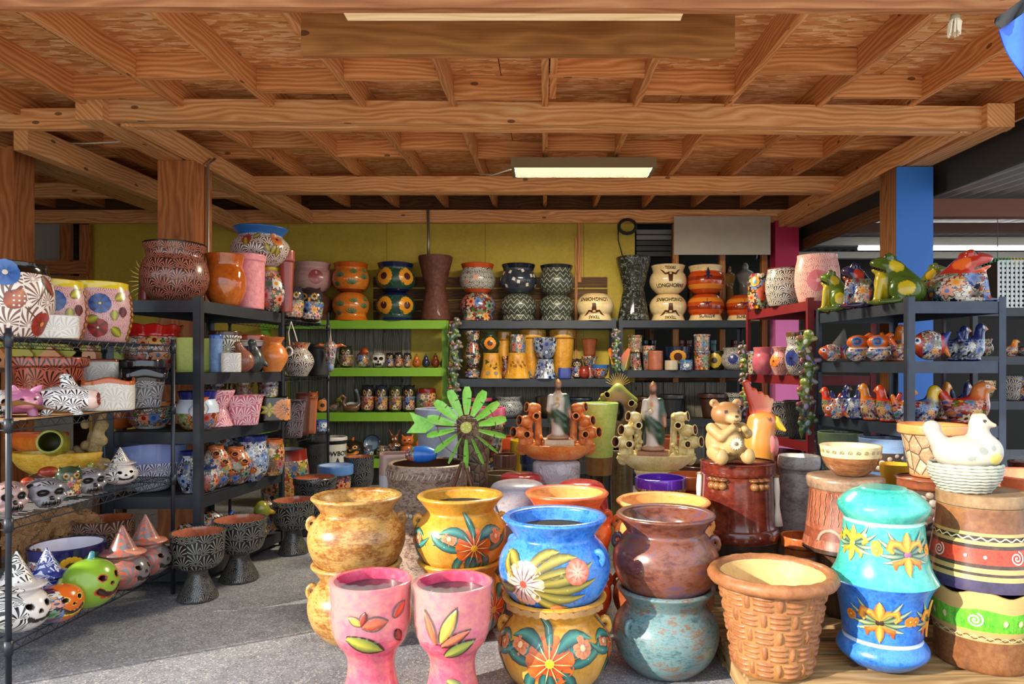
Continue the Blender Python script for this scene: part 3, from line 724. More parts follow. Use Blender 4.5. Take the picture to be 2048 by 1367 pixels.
# hanging light fixture
lf = thing('light_fixture', 'long ceiling light with pale yellow diffuser in metal frame', 'light', (X(1167, 5.9), 5.9, Z(330, 5.9)))
w2 = 145 * 5.9 / F
LM = PL('#8a7a5c', .45, .5)
MB().box(-w2, w2, -.02, .32, .0, .06).build('housing', LM, lf)
def m_diff(b):
    e = b.n('ShaderNodeEmission'); e.inputs[0].default_value = c4('#f7e9a8'); e.inputs[1].default_value = 0.85; b.l(e.outputs[0], b.out.inputs[0])
MB().box(-w2 + .03, w2 - .03, .005, .295, -.012, -.001).build('diffuser', mat('lit_diffuser', m_diff), lf)
for a in ((-w2, w2, -.02, .004), (-w2, w2, .296, .32)): MB().box(*a, -.02, 0).build('frame_rail', LM, lf)
for a in ((-w2, -w2 + .03, .004, .296), (w2 - .03, w2, .004, .296)): MB().box(*a, -.02, 0).build('frame_rail', LM, lf)
ll = bpy.data.lights.new('fixture_light', 'AREA'); ll.shape = 'RECTANGLE'; ll.size = 2 * w2 - .06; ll.size_y = .28; ll.energy = 95; ll.color = (1, .88, .62)
lo_ = bpy.data.objects.new('fixture_light', ll); COL.objects.link(lo_); lo_.parent = lf; lo_.location = (0, .15, -.016)
for sx in (-1, 1): MB().tube([(sx * w2 * .8, .15, .06), (sx * w2 * .8, .15, HJ(6.05) - Z(330, 5.9))], .004, 5).build('hanger_wire', LM, lf)
tag(MB().tube([(X(1022, 5.95), 5.95, Z(338, 5.95)), (X(985, 6.2), 6.2, Z(350, 6.2)), (X(950, 6.7), 6.7, Z(346, 6.7))], .007, 5).build('lamp_cord', PL('#d8d0c0', .5), None, True), 'pale cord running from the ceiling light to the beam', 'cord')
tag(MB().tube([(X(65, 5.5), 5.5, Z(280, 5.5)), (X(110, 5.5), 5.5, Z(286, 5.5)), (X(165, 5.5), 5.5, Z(287, 5.5)), (X(250, 5.5), 5.5, Z(283, 5.5))], .006, 5).build('ceiling_wire', PL('#d8d0c0', .5), None, True), 'white wire strung under the joists at left', 'wire')
# right-hand shed: dark valance, corrugated roof, purlins, tube light
vl = struct(ob('trim_7', None), 'dark board along the roof edge over the blue post'); vl['category'] = 'board'
ybox(MB(), 3.18, 3.21, 4.3, 9.2, -.26, .02, hside).build('dark_panel', PL('#1c1d1e', .7), vl)
ybox(MB(), 3.14, 3.178, 5.9, 9.2, -.30, -.17, hside).build('brown_board', DW, vl)
def m_corr(b):
    b.fin(b.mix(b.noise(b.coord('OBJ'), 2, 5), '#c9c6c4', '#8f8a88'), .45, 0, .3)
CORR = mat('corrugated_metal', m_corr)
mbc = MB(); nx = 150
for i in range(nx + 1):
    x = 3.25 + 5.8 * i / nx; q = .02 * math.sin(i * 1.6)
    mbc.v += [(x, 4.2, CH + 1.60 + q), (x, 12.0, CH + 2.02 + q)]
for i in range(nx): mbc.f.append((2 * i, 2 * i + 1, 2 * i + 3, 2 * i + 2)); mbc.uv.append(None); mbc.mi.append(0)
shed = struct(ob('trim_8', None), 'side shed roof of corrugated metal on brown beams'); shed['category'] = 'roof'
mbc.build('corrugated_sheet', CORR, shed, True)
BRM = PL('#7a4a3c', .55)
for y, pa, pb, m in ((7.0, 397, 433, BRM), (8.5, 445, 463, PL('#5a362c', .6)), (10, 474, 490, PL('#8b8880', .5)), (10.6, 503, 516, PL('#8b8880', .5))):
    MB().box(3.22, 9, y, y + .12, Z(pb, y), Z(pa, y)).build('purlin', m, shed)
MB().box(X(1600, 10), 3.2, 10, 10.1, Z(490, 10), Z(474, 10)).build('purlin', PL('#8b8880', .5), shed)
MB().box(X(1600, 10), 3.2, 10.6, 10.7, Z(516, 10.6), Z(503, 10.6)).build('purlin', PL('#8b8880', .5), shed)
def m_tube(b):
    e = b.n('ShaderNodeEmission'); e.inputs[0].default_value = (1, 1, .97, 1); e.inputs[1].default_value = 12.0; b.l(e.outputs[0], b.out.inputs[0])
tl = thing('tube_light', 'long thin white fluorescent tube under the shed roof', 'light', (X(1880, 9.6), 9.6, Z(497, 9.6)))
MB().tube([(-1.12, 0, 0), (2.4, 0, 0)], .02, 8).build('tube', mat('lit_tube', m_tube), tl, True)
MB().box(-1.12, 2.4, .005, .05, .02, .05).build('holder', PL('#c8c8c4', .5), tl)
# blue tarp corner and rope knot hanging at the front edge
tp = thing('tarp', 'blue tarpaulin corner with black hem hanging at upper right', 'tarp', (X(2020, 2.3), 2.3, Z(80, 2.3)))
BT = mat('blue_tarp', lambda b: (b.fin(b.mix(b.noise(b.coord('OBJ'), 9, 4), '#2450c8', '#3a70e0'), .4, .2), b.bump(b.noise(b.coord('OBJ'), 14, 3), .4, .02)))
def quadsheet(pts, th, m, nm, par, n=8, wav=.01):
    mb = MB(); a, b_, c, e = [Vector(p) for p in pts]
    for s_ in (0, 1):
        o = len(mb.v)
        for i in range(n + 1):
            for j in range(n + 1):
                u, v = i / n, j / n; p = (a * (1 - u) + b_ * u) * (1 - v) + (e * (1 - u) + c * u) * v
                p.y += s_ * th + wav * math.sin(u * 7 + v * 4); mb.v.append(tuple(p))
        for i in range(n):
            for j in range(n):
                q = [o + i * (n + 1) + j, o + (i + 1) * (n + 1) + j, o + (i + 1) * (n + 1) + j + 1, o + i * (n + 1) + j + 1]
                mb.f.append(q if s_ == 0 else q[::-1]); mb.uv.append(None); mb.mi.append(0)
    return mb.build(nm, m, par, True)
k_ = 2.3 / F
quadsheet([(-22 * k_, 0, 20 * k_), (40 * k_, 0, 62 * k_), (110 * k_, .1, -200 * k_), (28 * k_, 0, -80 * k_)], .004, BT, 'tarp_sheet', tp)
quadsheet([(-29 * k_, -.004, 44 * k_), (40 * k_, -.004, 92 * k_), (42 * k_, -.004, 62 * k_), (-22 * k_, -.004, 20 * k_)], .006, PL('#17181c', .6), 'hem', tp)
rp = thing('rope_knot', 'frayed knotted rope end hanging near the blue tarp', 'rope', (X(1910, 2.55), 2.55, Z(35, 2.55)))
MB().tube([(0, 0, .16), (.004, 0, .08), (0, 0, .0)], .008, 6).build('rope', PL('#3c3d30', .8), rp, True)
fr_ = MB()
for i in range(16):
    a = i * 2.4; fr_.tube([(0, 0, .01), (.02 * math.cos(a), .02 * math.sin(a), -.02), (.03 * math.cos(a) * (.4 + .6 * ((i * 7) % 5) / 5), .02 * math.sin(a), -.055 - .003 * (i % 5))], .0035, 4)
fr_.build('frayed_end', PL('#d8cdb4', .9), rp)
ball(MB(), (0, 0, .0), .018).build('knot', PL('#8a8468', .9), rp, True)
# ---------------------------------------------------------------- shelving
def rack(name, label, nl, nr, fr, fl, ztop, shelves, m, mb_=None, bh=.075, pw=.045, deck=True, cat='shelf'):
    r = thing(name, label, cat, ((nl[0] + fr[0]) / 2, (nl[1] + fr[1]) / 2, 0)); ox, oy = r.location.x, r.location.y
    C4 = [Vector((p[0] - ox, p[1] - oy, 0)) for p in (nl, nr, fr, fl)]; ctr = sum(C4, Vector()) / 4
    for i, p in enumerate(C4):
        mbp = MB(); q = C4[(i + 1) % 4]; s_ = C4[i - 1]; e1 = (q - p).normalized(); e2 = (s_ - p).normalized()
        for e, n_ in ((e1, e2), (e2, e1)):
            a = p + e * pw * .5; mbp.beam((a.x, a.y, 0), (a.x, a.y, ztop + .012), .004 if abs(e.x) < .5 else pw, pw if abs(e.x) < .5 else .004, (0, 1, 0))
        mbp.build('post', m, r)
    for z in shelves:
        for i in range(4):
            a, b_ = C4[i].copy(), C4[(i + 1) % 4].copy(); e = (b_ - a).normalized()
            inn = (ctr - (a + b_) / 2).normalized() * .012
            a2 = a + e * .02 + inn; b2 = b_ - e * .02 + inn
            MB().beam((a2.x, a2.y, z - bh / 2), (b2.x, b2.y, z - bh / 2), .018, bh).build('rail', mb_ or m, r)
        if deck:
            V = [tuple(c + (ctr - c) * .035 + Vector((0, 0, z - .012 + q))) for q in (0, .012) for c in C4]
            MB().add(V, [(3, 2, 1, 0), (4, 5, 6, 7), (0, 1, 5, 4), (1, 2, 6, 5), (2, 3, 7, 6), (3, 0, 4, 7)]).build('shelf_board', MATS.get('deck') or mat('deck', lambda b: b.fin('#2a2a2c', .7)), r)
    return r
BLK = mat('black_steel', lambda b: b.fin(b.mix(b.noise(b.coord('OBJ'), 12, 3), '#23262c', '#333842'), .42, .15, .3))
BLU = mat('slate_steel', lambda b: b.fin(b.mix(b.noise(b.coord('OBJ'), 12, 3), '#262d3a', '#384254'), .42, .15, .3))
RED = mat('red_steel', lambda b: b.fin(b.mix(b.noise(b.coord('OBJ'), 10, 5, .7), '#8a1c22', '#5c1218'), .5, .1, .2))
B1Z = [1.829, 1.368, .99, .577, .115]
rack('shelving_unit', 'tall black steel shelving unit left of the walkway', (X(213, 4.45), 4.45), (X(400, 4.45), 4.45), (X(569, 5.55), 5.55), (X(569, 5.55) - .6, 5.55), 1.84, B1Z, BLK)
R1Z = [1.822, 1.441, 1.03, .60, .12]
rack('shelving_unit', 'slate steel shelving unit of frogs and hens at right', (X(1816, 4.45), 4.45), (X(2012, 4.45), 4.45), (X(1632, 5.5) + .62, 5.5), (X(1632, 5.5), 5.5), 1.84, R1Z, BLU)
BRZ = [1.956, 1.271, .80, .25]
rack('shelving_unit', 'dark shelving unit at the back holding amber bells', (X(908, 8.2), 8.2), (X(1232, 8.2), 8.2), (X(1232, 8.2), 8.58), (X(908, 8.2), 8.58), 1.97, BRZ, BLK, bh=.095)
CRZ = [1.956, 1.37, .80, .25]
rack('shelving_unit', 'dark shelving unit at the back under the white board', (X(1238, 8.2), 8.2), (X(1500, 8.2), 8.2), (X(1500, 8.2), 8.58), (X(1238, 8.2), 8.58), 1.97, CRZ, BLK, bh=.085)
RRZ = [1.936, 1.335, .80, .3]
rack('shelving_unit', 'red steel shelving unit in front of the magenta post', (X(1617, 5.6), 5.6), (X(1617, 5.6) + .55, 5.62), (X(1492, 6.75) + .6, 6.75), (X(1492, 6.75), 6.75), 1.95, RRZ, RED)
# green wooden shelves on the back wall
GRN = mat('green_paint', lambda b: b.fin(b.mix(b.noise(b.coord('OBJ'), 3, 6, .65), '#619a1c', '#88b832'), .55))
GZ = [Z(640, 8.2), Z(735, 8.2), Z(825, 8.2), Z(918, 8.2)]
gs = thing('wall_shelf', 'lime green wooden shelves fixed on the back wall', 'shelf', (X(735, 8.2), 8.2, 0))
gx0, gx1 = X(520, 8.2) - gs.location.x, X(893, 8.2) - gs.location.x
for z in GZ:
    MB().box(gx0, gx1, 0, .038, z - .1, z).build('front_board', GRN, gs); MB().box(gx0, gx1, .04, .40, z - .03, z).build('shelf_board', GRN, gs)
for gx in (gx0, gx1 - .06): MB().box(gx, gx + .075, .042, .13, 0, GZ[0] + .0).build('upright', GRN, gs)
# wire racks
def wirerack(name, label, nr, fr, depth, ztop, shelves, r0=.0125):
    """nr, fr: near and far post on the right-hand side; depth to the left"""
    r = thing(name, label, 'shelf', (nr[0], nr[1], 0)); D = Vector((fr[0] - nr[0], fr[1] - nr[1], 0)); L = D.length; e = D.normalized(); n = Vector((-e.y, e.x, 0)) * depth
    for p in (Vector(), D, n, D + n):
        po = MB().tube([(p.x, p.y, 0), (p.x, p.y, ztop)], r0, 8).build('post', BLK, r, True)
        for z in shelves:
            MB().tube([(p.x, p.y, z - .05), (p.x, p.y, z + .012)], r0 * 1.45, 8).build('collar', BLK, po, True)
    for z in shelves:
        mb = MB()
        for a, b_ in ((Vector(), D), (n, D + n), (Vector(), n), (D, D + n)):
            for dz in (-.004, -.040): mb.tube([a + Vector((0, 0, z + dz)), b_ + Vector((0, 0, z + dz))], .0035, 4, False)
            q = b_ - a; k = max(6, int(q.length / .035)); mb.tube([a + q * (i / k) + Vector((0, 0, z - (.004 if i % 2 else .040))) for i in range(k + 1)], .002, 3, False)
        k = int(L / .03)
        for i in range(1, k): a = D * (i / k); mb.tube([a + Vector((0, 0, z - .002)), a + n + Vector((0, 0, z - .002))], .0018, 3, False)
        for i in range(1, 4): a = n * (i / 4); mb.tube([a + Vector((0, 0, z - .008)), a + D + Vector((0, 0, z - .008))], .003, 4, False)
        mb.build('wire_shelf', BLK, r)
    return r
W1Z = [1.541, 1.165, .727, .186]
wirerack('wire_rack', 'black wire rack of skulls and pumpkins at far left', (X(17, 3.08), 3.08), (X(346, 4.34), 4.34), .44, 1.575, W1Z)
W2Z = [1.80, 1.326, .816]
wirerack('wire_rack', 'black wire rack corner beside the green wall shelves', (X(560, 5.62), 5.62), (X(656, 6.6), 6.6), .42, 1.92, W2Z)

# fence and rolled tarp added out of view to shade the left rack
fe = thing('shade_fence', 'added plank fence out of view, shading the left rack', 'fence', (-5.5, 2.15, 0))
for i in range(12): MB().box(-1.45 + i * .242, -1.45 + i * .242 + .236, 0, .03, 0, 1.42 + .02 * (i % 3)).build('plank', DW, fe)
tv = thing('shade_tarp', 'added blue tarpaulin out of view, shading the upper left rack', 'tarp', (-5.0, 2.05, 0)); MB().box(-1.95, 1.85, 0, .03, 2.36, HJ(2.2) + .1).build('tarp_sheet', BT, tv); MB().tube([(-1.95, -.02, 2.36), (1.85, -.02, 2.36)], .05, 10).build('shade_tarp_roll', BT, tv, True)
# ================================================================ front rows on the walkway
def lug(surf, th, h, m, s_=.034):
    z = h * surf.H; r = surf.R(z); mb = MB(); n = 12
    for q in (-1, 1):                                    # a flat pierced tab
        pass
    cx = r + s_ * .0
    def P(a, b, o): return (math.sin(th) * (cx + a) + math.cos(th) * o, -math.cos(th) * (cx + a) + math.sin(th) * o, z + b)
    V = []; fs = []
    for o in (-s_ * .28, s_ * .28):
        for rr in (1.0, .30):
            for k in range(n):
                t = 2 * math.pi * k / n; a = math.cos(t) * s_ * rr * (1 if rr < 1 else .9); b_ = math.sin(t) * s_ * rr * (1.25 if rr == 1 else 1) + (.0 if rr == 1 else .004)
                if rr == 1.0: a = max(a, -s_ * .7)
                V.append(P(a, b_, o))
    for k in range(n):
        j = (k + 1) % n
        fs += [(k, j, n + j, n + k), (2 * n + k, 3 * n + k, 3 * n + j, 2 * n + j), (k, 2 * n + k, 2 * n + j, j), (n + k, n + j, 3 * n + j, 3 * n + k)]
    return mb.add(V, fs).build('lug_handle', m, surf.root, True)
YG = MOT(['#9c6420', '#c08a30', '#d0a048'], 9, rough=.28, coat=.5)
YB = MOT(['#5e3516', '#94602a', '#c09a58', '#8f5a2a'], 7, (1, 1, 2.2), .3, .5)
BB = MOT(['#103c98', '#2868c4', '#4688d4', '#235cb4'], 10, rough=.25, coat=.5)
BP = MOT(['#2c1a18', '#562a20', '#744432', '#52405a', '#8a5430'], 3.4, (1, 1, 2.0), .28, .5)
TE = MOT(['#2c3a3a', '#486468', '#648284', '#70503a', '#869a96'], 7, (1, 1, 2.4), .35, .4)
RO = MOT(['#a8321c', '#cc5a30', '#d97a4a'], 5, (1, 1, 3), .3, .5); OR = MOT(['#c06a30', '#e09a58', '#d08040'], 5, (1, 1, 2), .35, .4)
SOIL = PL('#17130f', .95)
def ollastack(nm, l_up, l_lo, px, d, wpx, top, mu, ml, grp, ears=(math.pi / 2, -math.pi / 2), inner=None, pr='olla', ov=.055, xrot=0):
    H = (top + ov) / 2; R = wpx * d / F
    lo = pot(nm, l_lo, 'pot', px, d, 0.002, 0, 0, pr, [(.78, ml, 'body'), (1.0, ml, 'rim')], None, group=grp, seg=48, wm=R, hm=H, t=.03)
    up = pot(nm, l_up, 'pot', px, d, H - ov + .004, 0, 0, pr, [(.78, mu, 'body'), (1.0, mu, 'rim')], inner, group=grp, seg=48, wm=R, hm=H, t=.03)
    for s_, m in ((lo, ml), (up, mu)):
        for e in ears: lug(s_, e + xrot, .66, m)
    return up, lo
GA = 'glazed urn pots stacked two high along the walkway'
def soil(s_, h=.7, m=None):
    z = h * s_.H; n = 28; r = s_.R(z) - .03
    MB().add([(0, 0, z)] + [(r * math.cos(6.2832 * k / n), r * math.sin(6.2832 * k / n), z) for k in range(n)], [(0, k + 1, (k + 1) % n + 1) for k in range(n)]).build('soil', m or SOIL, s_.root)
# mottled ochre pair
u, l = ollastack('glazed_urn', 'mottled ochre brown urn on top, left end of the stacked urns', 'mottled ochre brown urn on the floor under its twin', 714, 3.62, 190, .735, YB, YB, GA)
# yellow pair with big orange flowers
def bigflower(s_, th, h, sc=1.0, kind='orange', side=1):
    D = Deco(s_, th, h, .0015); T1, T2 = '#1f6664', '#0f3436'
    if kind == 'blue': T1, T2 = '#8a7a20', '#3c3c18'
    LV = ((2.6, .17, .05, .6), (3.25, .20, .044, -.5), (2.15, .16, .044, .8), (.5, .17, .05, -.6), (-.15, .20, .044, .5), (.98, .16, .044, -.8), (3.75, .18, .046, .6), (-.65, .18, .046, -.6), (4.3, .13, .044, .7), (-1.1, .13, .044, -.7), (1.57, .14, .038, .4), (4.71, .12, .044, .2))
    if kind == 'blue': LV = ((.85, .21, .045, -.5), (.45, .23, .042, -.3), (.1, .26, .05, .2), (-.2, .26, .046, .3), (-.5, .22, .046, .4), (-.85, .17, .046, .5), (1.25, .16, .044, -.7), (2.0, .13, .046, .6), (2.7, .12, .04, -.5), (4.2, .13, .046, .5), (3.6, .11, .04, -.4))
    for ang, L, w, b_ in LV:
        L *= sc; r0 = .05 * sc; ox = -.07 * sc if kind == 'blue' else 0
        D.leaf(ox + r0 * math.cos(ang), r0 * math.sin(ang) * .9, ang, L, w * sc, T1, T2, '#5aa898' if kind != 'blue' else '#c8b858', b_)
        D.stroke([(ox + r0 * math.cos(ang) + L * f * math.cos(ang + b_ * f), r0 * math.sin(ang) * .9 + L * f * math.sin(ang + b_ * f)) for f in (0, .5, .9)], .0035, '#d8c890')
    if kind == 'orange':
        for a, b_ in ((-.125, .05), (.13, .045)): D.flower(a * sc, b_ * sc, .038 * sc, 8, '#b03c1c', '#d88a5a', '#e8c090', cr=.3)
        D.flower(0, 0, .092 * sc, 11, '#9c2008', '#e0701c', '#e8a818', '#c84c10', .19, .2, vein='#f0cc80')
    else:
        D.flower(-.07 * sc, 0, .09 * sc, 14, '#f0dcd4', '#d88668', '#b04a38', '#e0ac94', .17, .1, vein='#7a4a5a'); D.flower(.15 * sc, .055, .05 * sc, 9, '#f0c8b4', '#cc5c3c', '#e09a78', cr=.2); D.leaf(.04, -.10, -.2, .08, .05, '#e8b088', '#c86c40')
    return D.done('painted_flowers')
u, l = ollastack('glazed_urn', 'yellow urn with one big orange flower, behind the pink planters', 'yellow urn with orange flowers at floor level behind pink planters', 921, 3.70, 183, .725, YG, YG, GA)
bigflower(u, .28, .42, 1.0); bigflower(u, -1.5, .42, .8); soil(u, .88); bigflower(l, .75, .45, 1.0); bigflower(l, -.5, .45, 1.0)
u, l = ollastack('glazed_urn', 'bright blue urn painted with pale pink flowers', 'yellow urn with orange flower below the blue urn', 1109, 3.10, 222, .74, BB, YG, GA, xrot=.0)
for ch in list(u.root.children):
    if ch.name.startswith('lug'): bpy.data.objects.remove(ch)
lug(u, .95, .62, BB); lug(u, -2.2, .62, BB)
bigflower(u, -.25, .40, 1.05, 'blue'); soil(u, .87); bigflower(l, -.08, .48, 1.12); bigflower(l, 1.45, .5, .8); bigflower(l, -1.5, .5, .8)
cbm = mat('cardboard', lambda b: b.fin(b.mix(b.noise(b.coord('OBJ'), 20, 4), '#b58c58', '#8a6438'), .9))
mb = MB(); n = 26
for i in range(n + 1):
    t = -1.1 + 2.2 * i / n
    for rr, zz in ((.20, .0), (.232, .012 + .006 * math.sin(i * 2.1)), (.232, -.012 + .004 * math.sin(i * 3.3)), (.2, -.015)): mb.v.append((math.sin(t) * rr, -math.cos(t) * rr, zz))
for i in range(n):
    for k in range(4): mb.f.append((i * 4 + k, (i + 1) * 4 + k, (i + 1) * 4 + (k + 1) % 4, i * 4 + (k + 1) % 4)); mb.uv.append(None); mb.mi.append(0)
tag(mb.build('cardboard_strip', cbm, None, False, (u.x, u.y, u.z + .035)), 'torn cardboard packing between the blue and yellow urns', 'cardboard')
u, l = ollastack('glazed_urn', 'burnished brown and purple urn right of the blue urn', 'weathered blue green urn under the brown one', 1331, 3.25, 210, .72, BP, TE, GA)
for ch in list(l.root.children):
    if ch.name.startswith('lug'): bpy.data.objects.remove(ch)
lug(l, -.75, .62, TE); lug(l, 2.3, .62, TE)
u, l = ollastack('glazed_urn', 'terracotta red urn with orange rim behind the blue urn', 'terracotta red urn on the floor behind the blue urn', 1134, 3.78, 178, .725, RO, RO, GA, inner=OR); 
u, l = ollastack('glazed_urn', 'orange rimmed urn behind the brown and purple urn', 'orange urn on the floor behind the brown urn', 1326, 3.78, 200, .68, OR, MOT(['#5a2a18', '#8a4a2a', '#b06a3a'], 6), GA)
# pink pedestal planters wrapped in film
PK = MOT(['#b02c4c', '#cc5870', '#d87a70', '#c84e68'], 3.5, (1, 1, 1.2), .18, .8)
FILM = mat('clear_film', lambda b: (b.fin('#ffffff', .06, 0, 0, .8), setattr(b.bsdf.inputs['Alpha'], 'default_value', .07), b.bump(b.noise(b.coord('OBJ'), 26, 4), .6, .02)))
for px, lab, v in ((743, 'glossy pink pedestal planter with painted fruit, left of its twin', 0), (905, 'glossy pink pedestal planter with torn film on its rim', 1)):
    s_ = pot('pedestal_planter', lab, 'planter', px, 2.86, .002, 163 - 4 * v, 0, 'hgpot', [(.46, PK, 'pedestal'), (1.0, PK, 'bowl')], MOT(['#a02040', '#d04868', '#e06a80'], 5), group='pink pedestal planters', seg=48, hm=.535 - .01 * v, t=.018, sub=4)
    soil(s_, .93, PL('#2a1c28', .25))
    D = Deco(s_, -.1, .69, .004)
    def fruit(a, b_, ang, L, w, c, e, rs=.008): D.leaf(a, b_, ang, L * 1.12, w * 1.25, '#3a1c14', '#3a1c14'); D.lay = 3; D.leaf(a + .004 * math.cos(ang), b_ + .004 * math.sin(ang), ang, L, w, c, e, None, 0, rs)
    if not v:
        fruit(-.02, .03, .15, .09, .05, '#d86a48', '#a83a28'); fruit(-.02, .03, 1.35, .055, .028, '#a83a30', '#7a2018'); fruit(-.02, .035, 2.6, .055, .03, '#f0c050', '#c87a28')
        fruit(-.085, -.02, -.35, .15, .055, '#b8b040', '#5a6a24'); fruit(.10, .05, .8, .07, .04, '#d84828', '#8a2018'); fruit(.11, .0, -1.0, .06, .03, '#a03020', '#601810')
    else:
        fruit(-.05, -.04, 1.9, .13, .032, '#d87850', '#b04a30'); fruit(-.03, -.03, 1.15, .14, .045, '#f0c858', '#c89038'); fruit(-.03, -.045, .5, .12, .034, '#d87850', '#a84030')
        fruit(-.02, -.09, .45, .13, .05, '#b0b048', '#56662a')
    D.done('painted_fruit')
    D = Deco(s_, .05 if v else -.1, .16, .004)
    if v: D.leaf(-.03, .08, -.4, .13, .05, '#b0a850', '#5a6030', None, -.5, .006); D.leaf(-.06, .0, .0, .13, .045, '#c8c080', '#6a4a30', None, .3, .006); D.done('painted_leaves')
    mb = MB(); n = 40; rows = [(.62, .006), (.72, .007), (.82, .008), (.92, .008), (1.0, .007), (1.035, -.004), (1.03, -.03)]
    for i in range(n + 1):
        t = -2.2 + (4.4 if not v else 3.8) * i / n
        for j, (hh, of) in enumerate(rows): rr = s_.R(min(hh, 1) * s_.H) + of + .0022 * math.sin(i * 2.7 + j * 1.9); mb.v.append((math.sin(t) * rr, -math.cos(t) * rr, hh * s_.H + .003 * math.sin(i * 1.7)))
    m_ = len(rows)
    for i in range(n):
        for j in range(m_ - 1): a = i * m_ + j; mb.f.append((a, a + m_, a + m_ + 1, a + 1)); mb.uv.append(None); mb.mi.append(0)
    mb.build('film_wrap', FILM, s_.root, True)
# pallet
PAL = WOOD('#6d5232', '#9a7a50', '#b89a70', 'pallet', .8, 22)
pl = thing('pallet', 'slatted wooden pallet under the turquoise and brown planters', 'pallet', (1.75, 3.3, 0))
for i in range(9): MB().box(-.92, 1.25, -.62 + i * .155, -.62 + i * .155 + .105, .108, .13).build('slat', PAL, pl)
for x in (-.92, .12, 1.16): MB().box(x, x + .09, -.62, .73, .022, .107).build('stringer', PAL, pl)
for i in range(3): MB().box(-.92, 1.25, -.62 + i * .6, -.52 + i * .6, 0, .021).build('bottom_slat', PAL, pl)
PZ = .131
# basket-weave terracotta pot
TC = MOT(['#82522a', '#98683a', '#a87a44'], 8, rough=.6, coat=.1); TCR = MOT(['#744022', '#8c5832', '#a06c42'], 8, rough=.55, coat=.1)
bk = pot('basket_pot', 'large tan pot with woven brick relief and rope rim', 'pot', 1544, 2.97, PZ, 228, 0, 'taper', TC, MOT(['#b88a4c', '#cca468', '#d4b078'], 5, rough=.6, coat=.1), seg=56, hm=.40, t=.028)
mb = MB(); n = 64; R = bk.R(bk.H) + .022
rim = MB(); rim.tube([(R * .955 * math.sin(3.1416 + 6.2832 * i / n), -R * .955 * math.cos(3.1416 + 6.2832 * i / n), bk.H - .008) for i in range(n + 1)], [.028 * (1 + .05 * math.sin(i * 1.9)) for i in range(n + 1)], 10, False); rim.build('rope_rim', TCR, bk.root, True)
def puff(a0, a1, z0, z1, o):
    V = []; fs = []; nx, ny = 4, 3
    for j in range(ny + 1):
        for i in range(nx + 1):
            u, v = i / nx, j / ny; th = a0 + (a1 - a0) * u; z = z0 + (z1 - z0) * v
            e = (1 - abs(2 * u - 1) ** 4) * (1 - abs(2 * v - 1) ** 3); r = bk.R(z) - .003 + o * e
            V.append((math.sin(th) * r, -math.cos(th) * r, z))
    for j in range(ny):
        for i in range(nx): a = j * (nx + 1) + i; fs.append((a, a + 1, a + nx + 2, a + nx + 1))
    return MB().add(V, fs)
NB_, NR = 20, 5; zb, zt = .015, bk.H - .04
for r in range(NR):
    za, zc = zb + (zt - zb) * r / NR, zb + (zt - zb) * (r + 1) / NR
    for c in range(NB_):
        if math.cos(6.2832 * (c + .5) / NB_) < -.35: continue
        a0 = 6.2832 * c / NB_; aw = 6.2832 / NB_
        if (c + r) % 2 == 0: puff(a0 + aw * .28, a0 + aw * .72, za + .002, zc - .002, .013).build('weave_upright', TCR, bk.root, True)
        else:
            for q in range(3): zz = za + (zc - za) * q / 3; puff(a0 - aw * .22, a0 + aw * 1.22, zz + .0015, zz + (zc - za) / 3 - .0015, .014).build('weave_block', TCR, bk.root, True)
# fleur-de-lis pair
BF = MOT(['#103c98', '#2464bc', '#3c7cc8', '#1a4ea8'], 9); TQ = MOT(['#1c8680', '#3ca69c', '#62bcae'], 7, rough=.22, coat=.6)
lo = pot('fleur_planter', 'blue planter with orange lily emblem under turquoise one', 'planter', 1764, 3.0, PZ, 200, 0, 'fleur', [(.33, BF, 'foot'), (.37, G('#b8d0f0'), 'ring'), (1.0, BF, 'body')], None, group='lily emblem planters', seg=48, hm=.372, t=.022, sub=4)
up = pot('fleur_planter', 'turquoise planter upside down with orange lily emblem', 'planter', 1766, 3.0, PZ + .374, 200, 0, 'fleur', [(.33, TQ, 'foot'), (.37, G('#a8e0d4'), 'ring'), (1.0, TQ, 'body')], None, True, group='lily emblem planters', seg=48, hm=.385, t=.022, sub=4)
def lily(s_, th, h, sc, c1, c2, cc, lf, inv=1):
    D = Deco(s_, th, h); O = '#8a3a10'
    for ang, L in ((2.5, .11), (2.9, .12), (3.4, .10), (.65, .11), (.25, .12), (-.25, .10), (3.75, .09), (-.6, .09)): D.leaf(.01 * math.cos(ang), .01 * math.sin(ang), ang, L * sc, .022 * sc, lf, '#16302c', '#c8d8b0', .25 if math.cos(ang) > 0 else -.25)
    for b0, ang, L, w in ((.0, 1.57, .09, .042), (.0, -1.57, .085, .036)): D.leaf(0, 0, ang, L * sc, w * sc, c1, c2, '#f6d060', 0, .006)
    for sg in (-1, 1):
        D.stroke([(sg * .005, .01 * sc), (sg * .03 * sc, .04 * sc), (sg * .06 * sc, .045 * sc), (sg * .07 * sc, .02 * sc), (sg * .055 * sc, .005 * sc)], [.01 * sc, .028 * sc, .036 * sc, .03 * sc, .014 * sc], c1, c2, '#f0b840', .005)
        D.stroke([(sg * .005, -.01 * sc), (sg * .03 * sc, -.03 * sc), (sg * .05 * sc, -.035 * sc), (sg * .05 * sc, -.06 * sc)], [.01 * sc, .024 * sc, .028 * sc, .008], c1, c2, c2, .005)
        D.flower(sg * .115 * sc, .01 * sc, .022 * sc, 6, c2, c1, '#f0d060')
    D.disc(0, 0, .016 * sc, cc, 10, .008); return D.done('painted_lily')
lily(lo, -.05, .62, 1.0, '#e08a28', '#b84a14', '#2a1c14', '#6a8030'); lily(lo, 1.4, .62, .9, '#e08a28', '#b84a14', '#2a1c14', '#6a8030')
